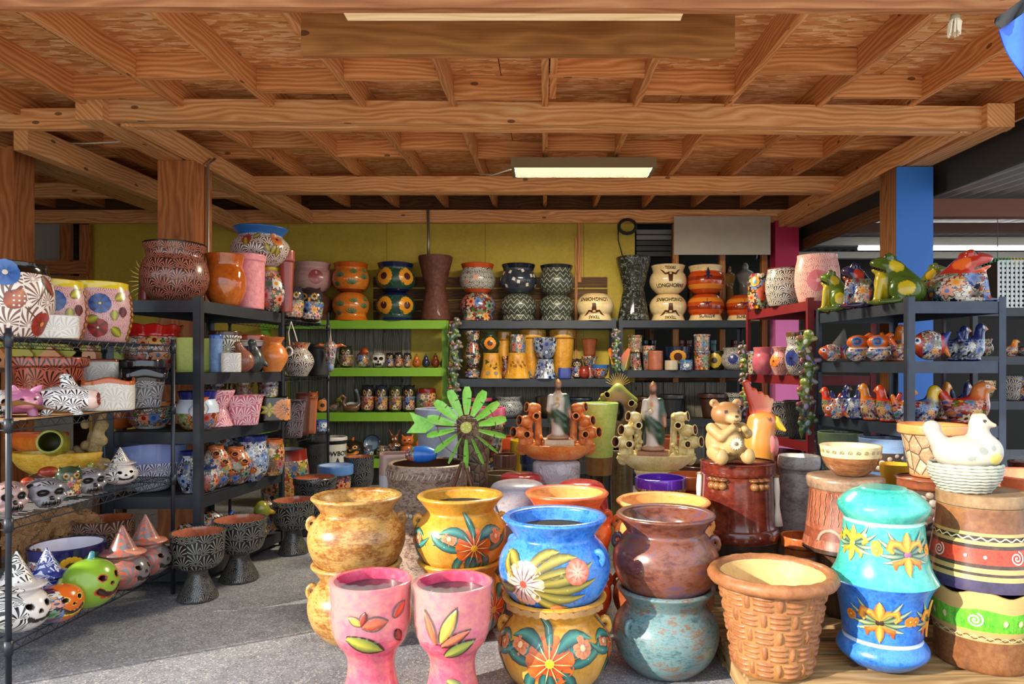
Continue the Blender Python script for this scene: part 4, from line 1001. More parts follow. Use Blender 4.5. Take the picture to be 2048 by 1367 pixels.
lily(up, .55, .36, 1.0, '#e8a030', '#c86020', '#8a5a80', '#2a6a5c'); lily(up, -.75, .42, .85, '#e8b030', '#c88020', '#d8c040', '#2a6a5c')
# brown banded pair
CR_, DK = G('#b89a60'), MOT(['#241a16', '#3c2a22', '#57412f'], 6, rough=.2, coat=.6)
GRS = MOT(['#2f7a1c', '#58a82c', '#86c83c'], 40, (1, 1, .5)); MB_ = MOT(['#54331f', '#74492c', '#8d6440'], 6, rough=.25, coat=.5); RD = MOT(['#9c2416', '#c84028', '#8a1c14'], 14, rough=.25)
pr_lo = [(.84, 0), (.87, .04), (.86, .2), (.87, .4), (.93, .55), (.98, .75), (1, 1)]
lo = pot('banded_planter', 'brown planter with green band and scalloped cream rim', 'planter', 1964, 3.06, PZ, 200, 0, pr_lo, [(.40, MB_, 'base'), (.50, G('#b09a68'), 'wavy_band'), (.54, CR_, 'line'), (.80, GRS, 'green_band'), (1, CR_, 'rim')], MB_, group='brown planters banded in colour', seg=56, hm=.335, t=.02, wave=(.014, 6))
for a in (0, .3, -.3): Deco(lo, -.12, .68).swirl(a, 0, .032, '#e0dcc8', .007).done('painted_swirl')
for a in (-.12, .11, .17, -.18): Deco(lo, -.12, .68).leaf(a, .01, -1.57, .03, .02, '#d8d0a0', '#b8b880').done('painted_drop')
D = Deco(lo, 0, .45); D.band(0, .004, '#5a3a20', .008, 22, .0, 120); D.band(0, .004, '#e8d8a0', -.008, 22, .001, 120); D.done('painted_waves')
pr_up = [(1, 0), (.99, .06), (.93, .25), (.87, .45), (.82, .65), (.79, .86), (.80, .88), (.80, 1)]
up = pot('banded_planter', 'brown planter upside down with red band and white swirls', 'planter', 1962, 3.06, PZ + .345, 200, 0, [(r, z_) for r, z_ in pr_up], [(.12, MOT(['#2a2038', '#3a3050', '#241a26'], 4, rough=.2, coat=.6), 'lower_band'), (.17, CR_, 'line'), (.20, DK, 'stripe'), (.25, CR_, 'line'), (.29, DK, 'stripe'), (.45, RD, 'red_band'), (.49, DK, 'stripe'), (.53, CR_, 'line'), (.58, DK, 'wave_band'), (.615, CR_, 'line'), (.86, MB_, 'body'), (1, MOT(['#6a5038', '#85694c', '#9a8060'], 6), 'base')], None, group='brown planters banded in colour', seg=56, hm=.385, t=.02)
n = 40; MB().add([(0, 0, up.H)] + [(up.R(up.H) * math.sin(6.2832 * k / n), -up.R(up.H) * math.cos(6.2832 * k / n), up.H) for k in range(n)], [(0, k + 1, (k + 1) % n + 1) for k in range(n)]).build('flat_base', MOT(['#6a5038', '#85694c', '#9a8060'], 6), up.root)
for a in (-.16, .15, .36): Deco(up, -.08, .37).swirl(a, 0, .03, '#e0d6ca', .006).done('painted_swirl')
for a in (-.04, .03, .24): Deco(up, -.08, .37).disc(a, 0, .007, '#e0d6ca', 8, 0).done('painted_dot')
D = Deco(up, 0, .555); D.band(0, .006, '#e8d8a8', .006, 26, .001, 140); D.done('painted_wave')
BANDTOP = PZ + .345 + .385
# ---------------------------------------------------------------- second row
DRM = MOT(['#2a0e0b', '#501a12', '#6a2a1c', '#381a16'], 4, (1, 1, 1.5), .2, .6)
pd = pot('saucer_planter', 'black ribbed low planter under the drum pot', 'planter', 1476, 4.02, PZ, 158, 0, 'bowl', MOT(['#1c1512', '#2f241c', '#4a3a2a'], 9), hm=.299, seg=40)
drum = pot('drum_pot', 'dark red drum shaped pot upside down beneath the bear', 'pot', 1475, 4.02, .432, 160, 0, [(.98, 0), (1, .05), (.97, .14), (.90, .2), (.88, .55), (.86, .82), (.90, .84), (.91, .97), (.89, 1), (.4, 1.005), (.02, 1.006)], [(.16, DRM, 'foot'), (.83, DRM, 'body'), (1, DRM, 'lid')], None, group=None, seg=48, hm=.435, t=.01)
for th in (-.55, .62, 1.9, -1.8):
    mb = MB()
    for i in range(3): ball(mb, (math.sin(th + (i - 1) * .16) * (drum.R(.31) + .008), -math.cos(th + (i - 1) * .16) * (drum.R(.31) + .008), .315), .026, '#8a5a2c', 8, 6, (1, 1, .9))
    for i in range(3): ball(mb, (math.sin(th + (i - 1) * .17) * (drum.R(.34) + .006), -math.cos(th + (i - 1) * .17) * (drum.R(.34) + .006), .350), .022, '#6e4020', 8, 6, (1.5, 1.5, .6))
    mb.build('bow_ornament', ATT(.25, .5), drum.root, True)
for sg in (-1, 1):
    th = sg * 1.45; mb = MB(); pts = []
    for z_ in (.35, .28, .2, .14, .08): r = drum.R(z_) + .014; pts.append((math.sin(th) * r, -math.cos(th) * r, z_))
    mb.tube(pts, [.014, .018, .012, .02, .026], 8).build('side_strap', PL('#d8cfc0', .5), drum.root, True)
# pots with flat bases up
GRY = MOT(['#6e6e80', '#8e8ea0', '#a8a4b0', '#8a7a74'], 8, (1, 1, 2), .3, .5)
pot('vase_planter', 'grey blue glazed planter upside down behind the yellow urn', 'planter', 1035, 4.35, .0, 112, 0, [(1, 0), (.97, .3), (.93, .7), (.98, .84), (1, .9), (.93, .955), (.75, .985), (.4, 1), (.02, 1.0)], GRY, seg=40, hm=.70)
REDG = MOT(['#8a1c20', '#b03038', '#c8525a'], 5, rough=.2, coat=.7)
pot('vase_planter', 'red glazed planter upside down in front of the white pedestal', 'planter', 1162, 4.3, .0, 112, 0, [(1, 0), (.99, .6), (.94, .85), (.82, .95), (.6, .99), (.3, 1), (.02, 1)], REDG, seg=40, hm=.71)
pot('vase_planter', 'dark red planter upside down behind the grey one', 'planter', 1042, 4.75, .0, 90, 0, [(1, 0), (.99, .6), (.95, .9), (.85, .98), (.3, 1), (.02, 1)], REDG, seg=32, hm=.69)
bam = STONE(['#8a7050', '#b0946a', '#6a4a34'], '#2e2018', .045)
pot('rimmed_planter', 'stone relief planter with glossy purple rim', 'planter', 1321, 4.35, .25, 102, 0, 'rimtaper', [(.88, bam, 'body'), (1, G('#5a2ca8', .12, .9), 'rim')], None, seg=40, hm=.47)
pot('rimmed_planter', 'dark relief planter with orange rim beside the purple rimmed one', 'planter', 1380, 4.6, .2, 92, 0, 'rimtaper', [(.8, STONE(['#5a4630', '#7a6248', '#4a3626'], '#2e2018', .05), 'body'), (1, G('#c86a38'), 'rim')], None, seg=36, hm=.50)
# grey cylinder vase
pot('cylinder_planter', 'tall weathered grey cylinder planter behind the drum pot', 'planter', 1598, 4.25, PZ, 86, 0, [(1.0, 0), (.98, .1), (.93, .5), (.86, .86), (.92, .9), (.95, .95), (.93, 1)], MOT(['#4c4644', '#7a7472', '#9c9a9c', '#6a5c54'], 7, (1, 1, 2.5), .4, .3), G('#d8d0c4'), seg=40, hm=.735)
pot('planter_bowl', 'brown glazed low pot between basket and grey cylinder', 'planter', 1604, 3.92, PZ, 84, 0, 'rimtaper', [(.7, MOT(['#a89078', '#c0b09a'], 8), 'body'), (1, MOT(['#6a2c14', '#a0522a', '#c8783c'], 6), 'rim')], None, seg=36, hm=.33)
# carved brown planter with bowl
CV = MOT(['#4a2016', '#7a3c28', '#9c6048', '#5a2c20'], 9, (2.4, 2.4, .5), .35, .3)
pot('carved_planter', 'dark fluted planter under the carved one', 'planter', 1690, 3.62, PZ, 130, 0, 'taper', MOT(['#2c1c14', '#4a3222', '#6a4c34'], 10, (2, 2, .4), .4, .2), seg=36, hm=.34)
cv = pot('carved_planter', 'brown carved planter upside down beneath the cream rimmed bowl', 'planter', 1690, 3.62, .472, 164, 0, [(1, 0), (.98, .06), (.93, .2), (.86, .5), (.82, .80), (.86, .83), (.89, .9), (.87, .985), (.6, 1), (.02, 1)], [(.05, DK, 'edge'), (.17, CV, 'lower_band'), (.30, MOT(['#5a2a1e', '#8a4a34'], 8), 'arch_band'), (.82, CV, 'fluted_body'), (1, MOT(['#5a4638', '#8a705c', '#a48a72'], 7), 'lid')], None, seg=56, hm=.375)
D = Deco(cv, 0, .5)
for k_ in range(26):
    a = (k_ - 13) * .033; D.stroke([(a + .004 * math.sin(j * 2.2 + k_), -.05 + .02 * j) for j in range(9)], [.007] * 9, '#c08868', '#3a1a12')
D.done('carved_flutes')
D = Deco(cv, .3, .22)
for a in (-.13, .13): D.stroke([(a + .06 * math.cos(3.14159 * (1 - q / 8)), -.02 + .055 * math.sin(3.14159 * q / 8)) for q in range(9)], [.02] * 9, '#b09680', '#6a4c3a')
D.stroke([(-.2, -.025), (0, -.025), (.2, -.025)], [.006] * 3, '#3a1a12'); D.done('carved_arches')
cbw = pot('mixing_bowl', 'brown glazed bowl with cream ringed rim on the carved planter', 'bowl', 1701, 3.60, .849, 117, 0, 'bowl', [(.64, MOT(['#5a3420', '#8a5a38', '#a87a50'], 5, (1, 1, 4), .15, .8), 'body'), (1, G('#d8c498'), 'rim')], None, seg=48, hm=.152, t=.012)
D = Deco(cbw, 0, .83)
for k_ in range(-5, 6): D.swirl(k_ * .038, 0, .011, '#8a7448', .003, 1.6)
D.done('painted_rings')
# pebble stack with flagstone pot
PEB = STONE(['#b89a8a', '#d8c4b4', '#a07a66'], '#3a2418', .05)
def pebbles(s_, z0, z1, size, cols, seed, thmax=1.9):
    rnd = random.Random(seed); pts = []
    for _ in range(1500):
        a = rnd.uniform(-thmax, thmax); z = rnd.uniform(z0, z1) * s_.H; r = s_.R(z)
        if all(((a - p[0]) * r) ** 2 + ((z - p[1]) * 1.15) ** 2 > (size * .92) ** 2 for p in pts): pts.append((a, z))
    m = ATT(.45, .3, None, 'stone')
    for a, z in pts:
        r = s_.R(z); mb = MB(); c = cols[rnd.randrange(len(cols))]; n = 8; V = [(0, 0, 1)]
        sx, sz = size * .53 * rnd.uniform(.85, 1.12), size * .47 * rnd.uniform(.85, 1.1)
        def P(u, v, o): th = a + u / r; q = s_.R(z + v) + o; return (math.sin(th) * q, -math.cos(th) * q, z + v)
        V = [P(0, 0, size * .13)]
        for rr, o in ((.66, size * .10), (1.0, -.002)):
            V += [P(sx * rr * math.cos(6.2832 * k / n) , sz * rr * math.sin(6.2832 * k / n), o) for k in range(n)]
        fs = [(0, 1 + k, 1 + (k + 1) % n) for k in range(n)] + [(1 + k, 1 + n + k, 1 + n + (k + 1) % n, 1 + (k + 1) % n) for k in range(n)]
        mb.add(V, fs, None, 0, hx(c) if isinstance(c, str) else c).build('pebble', m, next((c_ for c_ in s_.root.children if 'body' in c_.name), s_.root), True)
GROUT = PL('#35241a', .7)
pe = pot('pebble_planter', 'pebble relief planter upside down under the flagstone pot', 'planter', 1858, 3.56, .45, 132, 0, [(1, 0), (.95, .3), (.85, .84), (.90, .87), (.92, .97), (.9, 1), (.02, 1.001)], [(.86, GROUT, 'body'), (1, MOT(['#5c2a1a', '#7d442c', '#94583a'], 7), 'rim')], None, seg=40, hm=.395)
pebbles(pe, .06, .82, .042, ['#96867a', '#84685a', '#8e7868', '#705446'], 3)
pf = pot('pebble_planter', 'dark pebble relief planter at the bottom beside the blue planter', 'planter', 1862, 3.56, PZ, 138, 0, 'taper', [(.1, G('#7a2a2a'), 'base'), (1, GROUT, 'body')], None, seg=40, hm=.318)
pebbles(pf, .16, .95, .046, ['#8a7a6a', '#6a5648', '#a08c78', '#7a5a48'], 4)
fg = pot('flagstone_pot', 'beige crackled flagstone pot with orange rim beside the hen', 'pot', 1866, 3.58, .848, 130, 0, 'rimtaper', [(.05, G('#c08050'), 'foot'), (.82, STONE(['#b8a080', '#967858', '#c4b496'], '#5a4232', .075), 'body'), (1, MOT(['#b86a34', '#d08a50', '#c87a40'], 7, (1, 1, 2)), 'rim')], None, seg=48, hm=.262)
# yellow pedestal, red pitcher pot
pot('pedestal', 'mustard yellow flared pedestal behind the turquoise planter', 'pedestal', 1795, 3.92, PZ, 66, 0, 'hour', G('#c89828'), seg=32, hm=.73)
rp_ = pot('glazed_urn', 'orange red urn with thick rim at the right edge', 'urn', 2082, 3.42, PZ, 196, 0, [(.55, 0), (.8, .12), (.97, .35), (1, .5), (.9, .72), (.82, .84), (.86, .92), (1, 1)], [(.86, MOT(['#a82c18', '#c84428', '#8a2010'], 5), 'body'), (1, MOT(['#d8603c', '#e89468'], 6), 'rim')], None, seg=48, hm=.745)
for q in (-1.25, ): lug(rp_, q, .72, MOT(['#a82c18', '#c84428', '#8a2010'], 5), .07)
# brown ringed barrel with white wash
brl = pot('ringed_barrel', 'brown whitewashed barrel planter with raised rings', 'planter', 856, 4.62, .002, 162, 0, [(.84, 0), (.88, .1), (.90, .3), (.93, .5), (.95, .53), (.94, .56), (.95, .66), (.97, .69), (.96, .72), (.97, .86), (1, .9), (1, .96), (.97, 1)], MOT(['#3a2218', '#5c3a2a', '#a08c7c', '#523424', '#c0b4a8'], 6, (1, 1, 2.4), .5, .2, .3), MOT(['#3c2418', '#5c3c28'], 6), seg=48, hm=.77, t=.03)
D = Deco(brl, 0, .93)
for k_ in range(30):
    a = (k_ - 15) * .036; D.stroke([(a, -.022), (a + .012, .0), (a + .02, .022)], .013, '#d8ccc0', '#8a705c', None, .004)
D.done('rope_edge')
D = Deco(brl, 0, .61)
for k_ in range(34):
    a = (k_ - 17) * .03; D.stroke([(a, .0), (a + .012, .0), (a + .024, .0)], [.02, .03, .02], '#e0d8cc', '#a89484', None, .005)
D.done('block_band')
# ================================================================ ceramic figures (unit height prototypes, front towards -Y)
FM = {}
def fig(name, label, cat, key, px, d, z, wpx, hpx, rz=0.0, group=None, parts=(), hm=None, wm=None, dm=None, xy=None, mirror=False):
    """place prototype mesh `key`; wpx x hpx in photo pixels"""
    me, (bw, bd, bh) = FM[key]
    W_ = wm if wm else wpx * d / F; H_ = hm if hm else hpx * d / F
    sx, sz = W_ / bw, H_ / bh; sy = dm / bd if dm else (sx + sz) / 2
    x, y = xy if xy else (X(px, d), d)
    o = ob(name, me, None, (x, y, z), rz - math.atan2(x, y) * .8, (sx * (-1 if mirror else 1), sy, sz)); tag(o, label, cat, group)
    for nm, pk in parts: ob(nm, FM[pk][0], o)
    return o
def reg(key, me):
    co = np.zeros(len(me.vertices) * 3); me.vertices.foreach_get('co', co); co = co.reshape(-1, 3)
    s_ = co.max(0) - co.min(0); FM[key] = (me, (s_[0], s_[1], co[:, 2].max())); return me
def frog(key, c1, c2, mats=None, rules=None):
    P = [('c', (.20, 0, .26), (-.02, 0, .60), (.32, .25), c1), ('e', (-.14, 0, .42), (.19, .22, .32), None, c2), ('e', (-.10, 0, .76), (.27, .27, .17), (0, .42, 0), c1),
         ('e', (-.27, 0, .80), (.14, .21, .085), (0, .42, 0), c1), ('e', (-.23, 0, .665), (.15, .20, .07), (0, .3, 0), c2),
         ('e', (-.06, -.16, .91), (.085, .085, .085), None, c1), ('e', (-.06, .16, .91), (.085, .085, .085), None, c1),
         ('e', (.22, -.27, .25), (.26, .14, .25), (0, .3, 0), c1), ('e', (.22, .27, .25), (.26, .14, .25), (0, .3, 0), c1),
         ('c', (.15, -.34, .05), (-.15, -.38, .04), (.06, .045), c1), ('c', (.15, .34, .05), (-.15, .38, .04), (.06, .045), c1),
         ('c', (-.18, -.19, .50), (-.24, -.24, .08), (.09, .065), c2), ('c', (-.18, .19, .50), (-.24, .24, .08), (.09, .065), c2),
         ('e', (-.30, -.25, .04), (.12, .08, .04), None, c1), ('e', (-.30, .25, .04), (.12, .08, .04), None, c1),
         ('p', (.26, -.40, .28), (.14, .12, .14), None, c2), ('p', (.10, -.24, .74), (.15, .16, .13), None, c2), ('p', (-.12, -.235, .93), (.045, .05, .05), None, '#1a1408'),
         ('-e', (-.34, 0, .735), (.24, .34, .013), (0, .42, 0), '#2a2410')]
    me = blob(key, P, .05, 46, mats)
    if rules: mpaint(me, rules)
    return reg(key, me)
def hen(key, body, head, beak='#e08a20', comb=None, mats=None, rules=None, basin=True):
    P = [('e', (0, 0, .33), (.37, .28, .33), None, body), ('e', (.15, 0, .42), (.23, .23, .28), None, body), ('c', (.18, 0, .5), (.23, 0, .78), (.2, .145), head), ('e', (.27, 0, .85), (.155, .13, .14), None, head),
         ('c', (.39, 0, .85), (.50, 0, .81), (.06, .012), beak), ('c', (-.22, 0, .44), (-.40, 0, .72), (.17, .08), body), ('e', (0, 0, .04), (.28, .2, .05), None, body),
         ('p', (.33, -.115, .88), (.04, .06, .04), None, '#f4f0e0'), ('p', (.335, -.125, .88), (.02, .06, .02), None, '#101010')]
    if comb: P.insert(6, ('c', (.2, 0, 1.0), (.34, 0, .99), (.05, .04), comb))
    if basin: P.append(('-e', (-.12, 0, .66), (.19, .16, .14), None, body))
    me = blob(key, P, .05, 42, mats)
    if rules: mpaint(me, rules)
    return reg(key, me)
def skull(key, c, mats=None, rules=None, hole='#15110f'):
    P = [('e', (0, .06, .62), (.42, .46, .40), None, c), ('e', (0, -.18, .26), (.27, .24, .24), None, c), ('e', (.24, -.2, .4), (.12, .14, .12), None, c), ('e', (-.24, -.2, .4), (.12, .14, .12), None, c),
         ('-e', (.17, -.40, .58), (.115, .18, .11), None, hole), ('-e', (-.17, -.40, .58), (.115, .18, .11), None, hole), ('-e', (0, -.44, .40), (.05, .12, .07), None, hole), ('-e', (0, -.45, .2), (.2, .12, .018), None, hole)]
    for i in range(-3, 4): P.append(('-e', (i * .055, -.42, .2), (.008, .14, .07), None, hole))
    me = blob(key, P, .06, 48, mats)
    if rules: mpaint(me, rules)
    return reg(key, me)
def jack(key, c, face='#f0d040', hole='#1a120c', hat=None, mats=None, rules=None, hatc=None, brim=None):
    s_ = .6 if hat else 1.0
    P = [('e', (0, 0, .46 * s_), (.5, .46, .46 * s_), None, c)]
    for i in range(8): a = i * .785; P.append(('e', (.1 * math.cos(a), .1 * math.sin(a), .46 * s_), (.4, .4, .44 * s_), None, c))
    if hat: P += [('e', (0, .02, .58), (.47, .44, .05), None, brim or hatc), ('c', (0, .02, .55), (.0, .03, 1.0), (.32, .03), hatc)]
    else: P.append(('c', (0, 0, .85), (.05, 0, 1.02), (.07, .05), hatc or '#6a7a2a'))
    for x, z, rx, rz in ((.17, .62, .09, .075), (-.17, .62, .09, .075), (0, .49, .055, .045)): P.append(('p', (x, -.42, z * s_), (rx, .25, rz * s_), None, face))
    arc = [(-.24, -.40, .38), (-.13, -.46, .29), (0, -.48, .265), (.13, -.46, .29), (.24, -.40, .38)]
    for q in arc: P.append(('p', (q[0], q[1], q[2] * s_), (.085, .2, .075 * s_), None, face))
    for x, z, rx, rz in ((.17, .62, .055, .042), (-.17, .62, .055, .042), (0, .49, .03, .025)): P.append(('-e', (x, -.44, z * s_), (rx, .22, rz * s_), None, hole))
    for qa, qb in zip(arc[:-1], arc[1:]): P.append(('-c', (qa[0], qa[1] - .03, qa[2] * s_), (qb[0], qb[1] - .03, qb[2] * s_), (.035 * s_ + .012, .035 * s_ + .012), hole))
    P = [p for p in P if p]
    me = blob(key, P, .03, 52, mats)
    if rules: mpaint(me, rules)
    return reg(key, me)
def simple(key, P, k=.04, n=40, mats=None, rules=None, flat=True):
    me = blob(key, P, k, n, mats, flat)
    if rules: mpaint(me, rules)
    return reg(key, me)
A0 = ATT(.22, .6)
def low(z0): return lambda x, y, z: z < z0
TO = lambda base, pal, s_: TAL(base, pal, s_, 'PL')
frog('frog_green', '#3f5c14', '#c9b21c'); frog('frog_yel', '#56701c', '#d4c02a')
frog('frog_navy', '#1a1c4a', '#c03a24', [A0, TO('#dfe4ea', 'mex', .22)], [(1, lambda x, y, z: (z < .62) & (z > .1) & (x < .35))])
frog('frog_red', '#b8281c', '#e86a2a', [A0, TO('#e8d8c8', 'mex', .24)], [(1, lambda x, y, z: (z < .55) & (x > -.4))])
frog('frog_tal', '#6a7a20', '#d8b030', [A0, TO('#28304a', 'mex', .2)], [(1, lambda x, y, z: z < .6)])
for k_, (b_, h_, pal, base) in enumerate((('#e07020', '#e07a24', 'mex', '#f0e8dc'), ('#1c2c70', '#1a2866', 'blue', '#c8d4ec'), ('#20306a', '#222c60', 'mex', '#dfe6ee'), ('#d85a1c', '#e08a28', 'warm', '#e8e0d0'), ('#c83018', '#d8401c', 'mex', '#e8b060'), ('#3a5a9a', '#e0b82c', 'mex', '#a8c4e4'), ('#b83020', '#d87a38', 'warm', '#c84a2c'))):
    hen('hen%d' % k_, b_, h_, mats=[A0, TO(base, pal, .2)], rules=[(1, lambda x, y, z: (z < .56) & (z > .06))])
for k_, (c, ln) in enumerate((('#77747a', '#17161a'), ('#d8d0cc', '#1c1a1e'), ('#a88a86', '#2a2426'))):
    skull('skull%d' % k_, c, [A0, FAN(c, ln, .26, 'PL', 14)], [(1, lambda x, y, z: (y > -.12) | (z > .82))])
jack('jack_green', '#86b030', '#c8401c', '#3a1410', hatc='#3a8a9a'); jack('jack_orange', '#d8641c', '#e8d838', '#3a2410', mats=[A0, TO('#22307a', 'mex', .2)], rules=[(1, lambda x, y, z: x < -.18)])
jack('jack_black', '#1a1210', '#e07a1c', '#f0a020', hatc='#d8601c')
for k_, (c, ln, hc) in enumerate((('#6f6a6c', '#c8583c', '#d08a70'), ('#e4ddd6', '#17161a', '#d8d0cc'), ('#24308a', '#d8dce8', '#24308a'))):
    jack('hat%d' % k_, c, ('#8a7470', '#c8c0ba', '#3a4a9a')[k_], '#15100e', True, [A0, FAN(c, ln, .2, 'PL', 14)], [(1, lambda x, y, z: (z > .66) | (x < -.2) | (x > .25))], hc)
EAR = lambda c: [('c', (.22, 0, .86), (.3, 0, 1.0), (.1, .02), c), ('c', (-.22, 0, .86), (-.3, 0, 1.0), (.1, .02), c)]
for k_, (c, pal, base) in enumerate((('#1c1c2a', 'warm', '#c84a28'), ('#202438', 'mex', '#e0a040'), ('#1c1a24', 'mex', '#3a62a8'), ('#2a3a2a', 'warm', '#7a8a40'))):
    simple('owl%d' % k_, [('e', (0, 0, .5), (.40, .30, .50), None, c), ('e', (0, 0, .18), (.36, .28, .2), None, c), ('e', (0, 0, .75), (.38, .28, .22), None, c)] + EAR(c) + [('p', (.15, -.25, .72), (.09, .2, .09), None, '#b8903c'), ('p', (-.15, -.25, .72), (.09, .2, .09), None, '#b8903c'), ('p', (.15, -.27, .72), (.05, .2, .05), None, '#18120e'), ('p', (-.15, -.27, .72), (.05, .2, .05), None, '#18120e'), ('p', (0, -.28, .62), (.04, .2, .06), None, '#e0a020')], .06, 36, [A0, TO(base, pal, .24)], [(1, lambda x, y, z: (z < .58) & (z > .08))])
simple('cat', [('e', (0, 0, .3), (.28, .24, .32), None, '#c8642c'), ('e', (0, -.06, .74), (.25, .2, .2), None, '#d06a30'), ('c', (.15, -.05, .85), (.22, -.05, 1.0), (.08, .02), '#c05a24'), ('c', (-.15, -.05, .85), (-.22, -.05, 1.0), (.08, .02), '#c05a24'), ('p', (.1, -.24, .78), (.05, .1, .04), None, '#101010'), ('p', (-.1, -.24, .78), (.05, .1, .04), None, '#101010'), ('p', (0, -.26, .66), (.08, .1, .03), None, '#6a1c10'), ('c', (.2, .1, .1), (.35, .0, .3), (.07, .05), '#c05a24')])
simple('swan', [('e', (.1, 0, .22), (.42, .22, .22), None, '#6a4436'), ('c', (.35, 0, .28), (.55, 0, .46), (.16, .04), '#5a382c'), ('c', (-.22, 0, .25), (-.36, 0, .5), (.13, .1), '#6a4436'), ('c', (-.36, 0, .5), (-.26, 0, .8), (.1, .08), '#6a4436'), ('c', (-.26, 0, .8), (-.4, 0, .92), (.08, .085), '#6a4436'), ('c', (-.42, 0, .92), (-.58, 0, .8), (.06, .02), '#c8a030')], .05, 44)
simple('swan_white', [('e', (.1, 0, .22), (.42, .22, .22), None, '#d8dce0'), ('c', (-.22, 0, .25), (-.30, 0, .5), (.13, .09), '#d8dce0'), ('c', (-.30, 0, .5), (-.2, 0, .85), (.09, .07), '#d8dce0'), ('c', (-.2, 0, .85), (-.12, 0, .97), (.07, .09), '#e4e8ec')], .05, 40)
simple('duck', [('e', (0, 0, .3), (.45, .24, .3), None, '#4a3a2a'), ('e', (.3, 0, .74), (.2, .17, .2), None, '#8a8a2a'), ('c', (.25, 0, .4), (.3, 0, .7), (.18, .14), '#5a4a2a'), ('c', (.45, 0, .7), (.62, 0, .66), (.07, .04), '#c8a030')], .05, 36, [A0, TO('#5a4030', 'dark', .2)], [(1, low(.45))])
simple('bird', [('e', (0, 0, .38), (.34, .28, .38), None, '#5a3a30'), ('e', (.1, -.1, .78), (.2, .18, .18), None, '#a83a24'), ('c', (.2, -.2, .78), (.32, -.26, .74), (.06, .02), '#e0a030')], .05, 36, [A0, TO('#88a0b8', 'mex', .26)], [(1, low(.6))])
simple('bird_dark', [('e', (0, 0, .36), (.32, .28, .38), None, '#1f2426'), ('c', (.0, 0, .6), (-.05, -.05, .85), (.2, .12), '#23282a'), ('e', (-.06, -.08, .9), (.14, .13, .11), None, '#1c2022'), ('c', (.2, 0, .4), (.42, 0, .2), (.12, .05), '#1f2426')], .05, 36, [FAN('#16191a', '#474c4c', .14, 'PL', 14)])
simple('hen_wire', [('e', (0, 0, .36), (.36, .28, .38), None, '#8a5644'), ('c', (.0, 0, .6), (-.1, -.05, .88), (.2, .1), '#8a5644'), ('e', (-.12, -.06, .92), (.12, .1, .09), None, '#8a5644')], .05, 34, [FAN('#a8664e', '#2a1612', .14, 'PL', 14)])
simple('bunny', [('e', (0, 0, .28), (.28, .22, .28), None, '#5a4030'), ('e', (0, -.03, .62), (.18, .16, .15), None, '#6a3a28'), ('c', (.1, 0, .74), (.24, 0, .98), (.05, .03), '#a8522c'), ('c', (-.1, 0, .74), (-.24, 0, .98), (.05, .03), '#a8522c'), ('c', (.2, -.08, .4), (.34, -.1, .14), (.08, .06), '#c86a2c'), ('c', (-.2, -.08, .4), (-.34, -.1, .14), (.08, .06), '#c86a2c'), ('p', (.07, -.17, .65), (.03, .1, .03), None, '#f0e0c0'), ('p', (-.07, -.17, .65), (.03, .1, .03), None, '#f0e0c0')], .04, 40, [A0, TO('#46506a', 'dark', .2)], [(1, low(.42))])
simple('pear', [('e', (0, 0, .34), (.34, .34, .34), None, '#c05a24'), ('e', (0, 0, .66), (.2, .2, .2), None, '#c8682c'), ('p', (0, -.3, .4), (.09, .2, .05), None, '#2a1410'), ('c', (.12, 0, .82), (.0, 0, 1.0), (.025, .025), '#2a2018'), ('c', (-.12, 0, .82), (.0, 0, 1.0), (.025, .025), '#2a2018')], .05, 34)
me_ = FM['pear'][0].copy()
def recol(key, src, c):
    me = FM[src][0].copy(); n = len(me.vertices); at = me.color_attributes['Col']; a = np.zeros(n * 4, np.float32); at.data.foreach_get('color', a); a = a.reshape(-1, 4)
    m = a[:, :3].mean(0); a[:, :3] = a[:, :3] / np.maximum(m, .01) * np.array(hx(c)); a[:, :3] = np.clip(a[:, :3], 0, 1); at.data.foreach_set('color', a.ravel()); FM[key] = (me, FM[src][1]); return me
recol('pear_blue', 'pear', '#22284a'); recol('pear_red', 'pear', '#8a3420')
simple('pig', [('e', (0, 0, .5), (.46, .4, .42), None, '#b86a94'), ('e', (.1, -.36, .45), (.22, .16, .2), None, '#d88aa8'), ('e', (.12, -.5, .44), (.12, .06, .1), None, '#e8a8b8'), ('c', (.3, -.2, .85), (.38, -.26, 1.0), (.1, .03), '#c87aa0'), ('c', (-.1, -.25, .85), (-.12, -.3, 1.0), (.1, .03), '#c87aa0'), ('c', (.22, -.2, .2), (.24, -.22, 0), (.1, .1), '#b86a94'), ('c', (-.22, -.2, .2), (-.24, -.22, 0), (.1, .1), '#b86a94'), ('p', (.0, -.5, .56), (.04, .2, .04), None, '#181010'), ('p', (.25, -.48, .56), (.04, .2, .04), None, '#181010')])
simple('fishmug', [('e', (0, 0, .42), (.5, .28, .34), None, '#e6e0dc'), ('c', (.1, 0, .6), (.0, .05, .98), (.14, .1), '#e6e0dc'), ('e', (-.46, 0, .4), (.14, .24, .22), None, '#e0c0b0'), ('e', (.42, -.02, .38), (.16, .25, .26), None, '#e8c8bc'), ('c', (.1, -.2, .2), (.2, -.22, .03), (.1, .08), '#e6e0dc'), ('c', (-.25, -.2, .2), (-.3, -.22, .03), (.1, .08), '#e6e0dc'), ('-e', (.02, 0, 1.02), (.06, .06, .14), None, '#20181a'), ('-e', (.54, -.08, .4), (.12, .16, .16), None, '#8a3a2c')], .06, 46, [A0, FAN('#e6e0dc', '#1c1a22', .24, 'PL', 14)], [(1, lambda x, y, z: (x < .36) & (x > -.38))])
